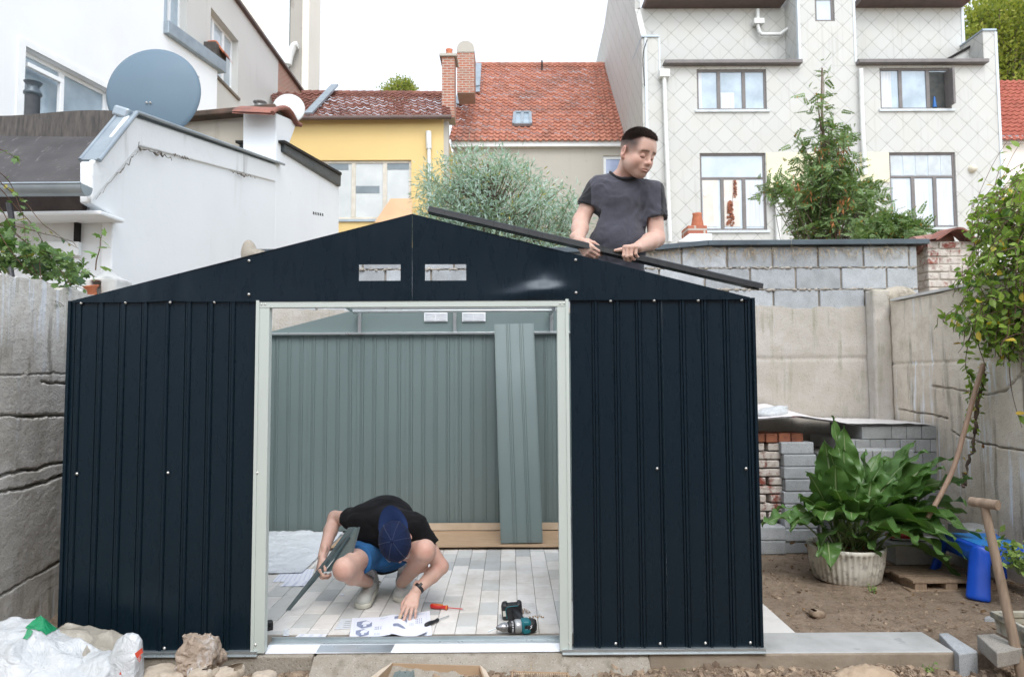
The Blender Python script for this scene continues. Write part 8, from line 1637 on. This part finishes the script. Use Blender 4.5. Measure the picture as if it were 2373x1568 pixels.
for (pts, n, dn, s) in (
    ([(-30, 335), (10, 350), (30, 362), (52, 372)], 12, .7, .035), ([(-40, 380), (20, 440), (60, 470), (100, 520), (150, 555), (185, 572)], 28, .35, .032), ([(-40, 400), (30, 470), (80, 530), (120, 600), (150, 640), (165, 690)], 34, .45, .045),
    ([(-40, 430), (0, 480), (40, 540), (110, 600), (160, 650), (175, 700)], 34, .5, .05), ([(-20, 500), (40, 600), (100, 650), (160, 680)], 26, .5, .045), ([(0, 630), (40, 660), (80, 685), (130, 700), (158, 718)], 24, .15, .04), ([(90, 600), (100, 660), (120, 700), (162, 745)], 24, .12, .035),
    ([(-40, 500), (60, 560), (130, 590), (200, 600)], 26, .9, .055), ([(120, 600), (160, 610), (190, 625), (225, 640)], 18, .8, .045), ([(-40, 360), (20, 420), (50, 480), (60, 560)], 26, .6, .045), ([(20, 520), (90, 540), (160, 560), (175, 575)], 22, .3, .03), ([(60, 590), (90, 640), (100, 680), (95, 700)], 16, .8, .05), ([(130, 640), (170, 660), (195, 672)], 12, .8, .04)):
    shoot([at(x, y, 3.72+x/430+.04*r_.normal()) for x, y in pts], n, dn, s)
part('stems', q, m_twig, IV); V, F = leaves(IVY[0], IVY[1], np.array(Pn), rand_rot(len(Pn), np.array(Dn), .35, r_), Sn); arrobj('leaves', V, F, m_ivy, IV)
IV2 = thing('ivy_sprig', 'small ivy sprig climbing above the whitewashed pier against the white wall', 'ivy', at(225, 625, 4.8)); q = MB(); Pn, Dn, Sn = [], [], []
shoot([at(222, 625, 4.8), at(226, 600, 4.8), at(232, 575, 4.8), at(233, 555, 4.8), at(238, 540, 4.8)], 14, 0, .0, .005)
for (x, y, dx, dz, s) in ((234, 575, 1, .1, .085), (222, 590, -1, .2, .10), (240, 545, .3, 1, .06), (232, 548, -.8, .5, .06), (244, 600, .9, .1, .0), (236, 622, 1, .2, .085), (222, 588, -.3, -.6, .05), (240, 560, .8, -.5, .07)): Pn.append(at(x, y, 4.79)); Dn.append([dx, -.25, dz]); Sn.append(s)
part('stem', q, m_twig, IV2); V, F = leaves(IVY[0], IVY[1], np.array(Pn), rand_rot(len(Pn), np.array(Dn), .15, r_), Sn); arrobj('leaves', V, F, leafm('young_ivy_leaves', (.16, .30, .08), (.24, .38, .12), (.10, .2, .05)), IV2)

# big-leaved plant in the cream pot
g = NG('horseradish_leaf'); uv = _n(g.nt, 'ShaderNodeUVMap').outputs[0]; u, v, _w = g.sep(uv)[:3]; au = g.math('ABSOLUTE', g.math('SUBTRACT', g.math('MULTIPLY', u, 2), 1)); mid = g.ramp(au, .03, .09, 1, 0)
lat = g.math('FRACT', g.math('SUBTRACT', g.math('MULTIPLY', v, 9), g.math('MULTIPLY', au, 2.2))); latl = g.math('MULTIPLY', g.ramp(lat, .0, .10, 1, 0), g.ramp(au, .3, 1, .7, .1)); r = g.island(); c = g.mix(g.ramp(r, 0, .8), (.065, .145, .045), (.12, .245, .06)); c = g.mix(g.ramp(r, .82, .9), c, (.15, .29, .05)); c = g.mix(g.math('MULTIPLY', g.ramp(g.noise(8, 4), .4, .7), .35), c, (.03, .07, .03)); c = g.mix(g.math('MULTIPLY', latl, .45), c, (.22, .34, .14)); c = g.mix(g.math('MULTIPLY', mid, .85), c, (.36, .46, .24))
g.done(c, .38, 0, .45, g.bump(g.math('ADD', g.ramp(lat, 0, 1, 0, 1), g.math('MULTIPLY', mid, 1.5)), .55, .008)); t = _n(g.nt, 'ShaderNodeBsdfTranslucent'); g.L(g.mix(1, c, (1.2, 1.3, .6), 'MULTIPLY'), t.inputs[0]); mx = _n(g.nt, 'ShaderNodeMixShader'); mx.inputs[0].default_value = .22; g.L(g.b.outputs[0], mx.inputs[1]); g.L(t.outputs[0], mx.inputs[2]); g.L(mx.outputs[0], g.out.inputs[0]); m_horse = g.m
m_stalk = M('pale_green_stalk', (.22, .30, .12), (.14, .22, .08), 10, .5)
HP = thing('leafy_plant', 'large dark green horseradish-like plant with long wavy leaves in the cream pot', 'plant', pc+[0, 0, hp_-.04]); r_ = np.random.default_rng(51)
def bigleaf(base, tip, wid, bend, roll=0, ruffle=.012, nu=9, nv=22, stalk=.30, name='leaf'):
    base = np.asarray(base, float); tip = np.asarray(tip, float); L = np.linalg.norm(tip-base); ctrl = (base+tip)/2+np.array([0, 0, bend*L]); ts = np.linspace(0, 1, 40); C_ = np.array([(1-t)**2*base+2*t*(1-t)*ctrl+t*t*tip for t in ts]); k = int(40*stalk); q = MB(); q.tube(C_[:k+2], np.linspace(.0065, .0045, k+2), 6); part('stalk', q, m_stalk, HP)
    B_l = C_[k:]; idx = np.linspace(0, len(B_l)-1, nv); pts = np.array([B_l[int(i)]*(1-(i % 1))+B_l[min(int(i)+1, len(B_l)-1)]*(i % 1) for i in idx]); T_ = np.gradient(pts, axis=0); T_ /= np.linalg.norm(T_, axis=1)[:, None]; x = np.cross(T_, (0, 0, 1)); x /= np.linalg.norm(x, axis=1)[:, None]+1e-9; n_ = np.cross(x, T_); ca, sa_ = math.cos(roll), math.sin(roll); x, n_ = x*ca+n_*sa_, n_*ca-x*sa_; P = []; ph = r_.uniform(0, 6)
    for i in range(nv):
        t = i/(nv-1); w = wid*(math.sin(math.pi*min(1, t*1.02+.03)**.72)**.75)*(1-.25*t) if t < .99 else .004; row = []
        for j in range(nu): s = -1+2*j/(nu-1); row.append(pts[i]+x[i]*s*w+n_[i]*(.22*w*abs(s)**1.3+ruffle*math.sin(t*17+ph+s)*abs(s)**2+.004*math.sin(t*45+s*3)*abs(s)))
        P.append(row)
    P = np.array(P); q = MB(); q.grid(P); o = part(name, q, m_horse, HP); me = o.data; uvl = me.uv_layers.new(name='UVMap'); n_l = len(me.loops); vi = np.zeros(n_l, np.int32); me.loops.foreach_get('vertex_index', vi); U_ = np.stack([(vi % nu)/(nu-1), (vi//nu)/(nv-1)], -1); uvl.data.foreach_set('uv', U_.astype(np.float32).ravel())
bx = pc+[0, 0, hp_-.05]
LV = [ # tip px, depth, width, bend, roll
 (1928, 962, 4.72, .050, .10, .2), (1910, 1015, 4.60, .060, .12, -.3), (1945, 1000, 4.85, .055, .12, .3), (1890, 1060, 4.75, .055, .15, .4), (1868, 1090, 4.55, .050, .2, -.4), (1935, 1070, 4.45, .065, .1, .2), (1985, 1045, 4.75, .050, .12, .6), (2005, 1040, 4.9, .035, .15, .9), (2060, 1058, 4.8, .060, .15, .3), (2045, 1040, 4.9, .04, .1, -.5), (2100, 1035, 4.9, .065, .2, .4),
 (2150, 1045, 4.75, .07, .25, .2), (2190, 1085, 4.65, .075, .3, .1), (2225, 1120, 4.75, .065, .3, -.2), (2240, 1165, 4.6, .07, .3, .2), (2215, 1205, 4.35, .085, .45, .2), (2275, 1250, 4.4, .080, .5, -.2), (2270, 1325, 4.3, .085, .6, .1), (2240, 1190, 4.9, .06, .3, .4), (2130, 1260, 4.25, .085, .5, .2), (2200, 1295, 4.3, .075, .55, .0), (2090, 1250, 4.30, .07, .55, -.2),
 (2030, 1150, 4.35, .065, .35, .1), (1990, 1165, 4.30, .062, .45, .0), (1975, 1210, 4.28, .06, .6, .2), (1905, 1215, 4.30, .062, .6, -.1), (1930, 1130, 4.35, .06, .3, .3), (1870, 1180, 4.35, .06, .4, -.3), (1850, 1150, 4.6, .055, .35, -.5), (1830, 1230, 4.45, .05, .6, .2), (1765, 1218, 4.5, .045, .45, .2), (1850, 1215, 4.55, .055, .5, .3), (1800, 1180, 4.7, .05, .4, -.2),
 (1885, 1100, 4.8, .06, .2, .5), (1960, 1090, 4.9, .06, .15, -.4), (2080, 1100, 4.6, .075, .25, -.3), (2120, 1150, 4.45, .085, .35, .1), (2060, 1180, 4.5, .07, .35, .5), (2160, 1190, 4.5, .08, .4, -.4), (1925, 1320, 4.36, .045, .75, .1), (2040, 1290, 4.38, .045, .7, .2), (1895, 1290, 4.4, .045, .75, -.4), (2230, 1345, 4.45, .06, .45, .3), (1955, 1035, 4.65, .06, .1, -.6), (2020, 1110, 4.55, .06, .2, .6), (1905, 1140, 4.62, .06, .2, .1), (1990, 1120, 4.45, .06, .2, -.2), (1945, 1160, 4.4, .055, .3, .7), (2100, 1200, 4.4, .07, .4, .5), (2120, 1020, 4.85, .07, .12, .2), (2165, 1070, 4.7, .08, .2, -.5), (2210, 1060, 4.8, .07, .25, .3), (2180, 1135, 4.55, .085, .3, .1), (2255, 1110, 4.6, .07, .3, .5), (2145, 1100, 4.6, .08, .2, .7), (2215, 1250, 4.3, .085, .45, -.3), (2170, 1235, 4.28, .08, .5, .6), (1955, 985, 4.7, .055, .08, 0), (1920, 1040, 4.6, .065, .1, -.2)]
for i, (x, y, Y, w, bd, ro) in enumerate(LV):
    a = r_.uniform(0, 6.28); rr = .12*math.sqrt(r_.random()); tip = at(x, y, Y+.02); bigleaf(bx+[rr*math.cos(a)+np.clip((tip[0]-bx[0])*.12, -.08, .10), rr*math.sin(a)*.8, 0], tip, w*1.85, bd, ro, ruffle=r_.uniform(.012, .028), stalk=r_.uniform(.30, .52))
Pn = bx+np.stack([r_.normal(size=60)*.09, r_.normal(size=60)*.08, np.zeros(60)], -1); V, F = leaves(OVAL[0], OVAL[1], Pn+[0, 0, .02], rand_rot(60, None, 1, r_), .05*r_.uniform(.5, 1.2, 60)); arrobj('withered_leaves', V, F, m_litter, HP)
q = MB()
for i in range(26):
    a = r_.uniform(0, 6.28); rr = .10*math.sqrt(r_.random()); b_ = bx+[rr*math.cos(a), rr*math.sin(a), 0]; q.tube([b_, b_+[r_.normal()*.04, r_.normal()*.03, .12+.1*r_.random()], b_+[r_.normal()*.09, r_.normal()*.06, .28+.1*r_.random()]], .005, 5)
part('stalks', q, m_stalk, HP)
# herb in the planter and little weeds
def bushlet(name, label, cat, c, r0, n, mat, s, seed, up=.6, group=None, hh=1.0):
    r = np.random.default_rng(seed); T_ = thing(name, label, cat, c, group); q = MB(); Pn, Dn = [], []
    for i in range(max(3, n//9)):
        e = np.asarray(c)+[r.normal()*r0*.6, r.normal()*r0*.6, r0*hh*(.5+r.random())]; q.tube([c, (np.asarray(c)+e)/2+r.normal(size=3)*.01, e], .0018, 4, caps=False)
        for k in range(9): t = .3+.75*r.random(); Pn.append(np.asarray(c)*(1-t)+e*t+r.normal(size=3)*r0*.14); Dn.append([r.normal(), r.normal(), up*r.normal()])
    part('stems', q, m_stalk, T_); Pn = np.array(Pn); V, F = leaves(OVAL[0], OVAL[1], Pn, rand_rot(len(Pn), np.array(Dn), .3, r), s*r.uniform(.6, 1.2, len(Pn))); arrobj('leaves', V, F, mat, T_); return T_
m_herb = leafm('light_herb_leaves', (.24, .36, .10), (.34, .46, .14), (.14, .24, .06))
bushlet('herb_plant', 'pale green herb plant at the right edge above the blue stool', 'plant', at(2362, 1330, 4.0), .12, 150, m_herb, .05, 61, hh=1.2)
bushlet('basil_plant', 'bright yellow green seedling inside the white planter box', 'plant', (bx0+.30, by1-.28, .05), .06, 60, m_herb, .045, 62)
for (x, y, Yz, r0, n, sd, lb) in ((2148, 1566, -.10, .045, 34, 63, 'tiny green seedling in front of the kerb near its right end'), (2210, 1490, -.09, .03, 24, 64, 'little weed between the kerb and the diagonal kerb stone'), (1168, 1560, -.10, .022, 20, 65, 'small weed between the two cardboard boxes'), (1600, 1566, -.11, .02, 16, 66, 'thin weed in the soil in front of the long kerb'), (800, 1556, -.10, .022, 18, 67, 'small grassy weed left of the open cardboard box'), (2018, 1372, -.03, .03, 24, 68, 'small weed growing under the rim of the cream pot')):
    bushlet('weed', lb, 'weed', atz(x, y, Yz), r0, n, m_herb, .022, sd)
# dry grass and straw in front
V, F = rubble(420, (1.42, 1.98), (3.05, 3.36), .004, .013, 9); V[:, 2] += .055*np.exp(-(((V[:, 0]-1.70)/.22)**2+((V[:, 1]-3.2)/.14)**2)); arrobj('sand_clods', V, F, m_clod, kind='stuff')
r_ = np.random.default_rng(71); n_ = 900; x = r_.uniform(-2.0, 2.6, n_); y = r_.uniform(2.95, 3.36, n_); P = np.stack([x, y, ground_z(x, y)+.006], -1); D = np.stack([r_.normal(size=n_), r_.normal(size=n_), .12*np.abs(r_.normal(size=n_))], -1); V, F = leaves([(-.03, 0, 0), (.03, 0, 0), (.02, 1, .12), (-.02, 1, .12)], [(0, 1, 2, 3)], P, rand_rot(n_, D, .1, r_), r_.uniform(.012, .045, n_)); arrobj('straw', V, F, M('dry_straw', (.52, .42, .26), (.36, .27, .15), 30, .9, island=.3), kind='stuff')
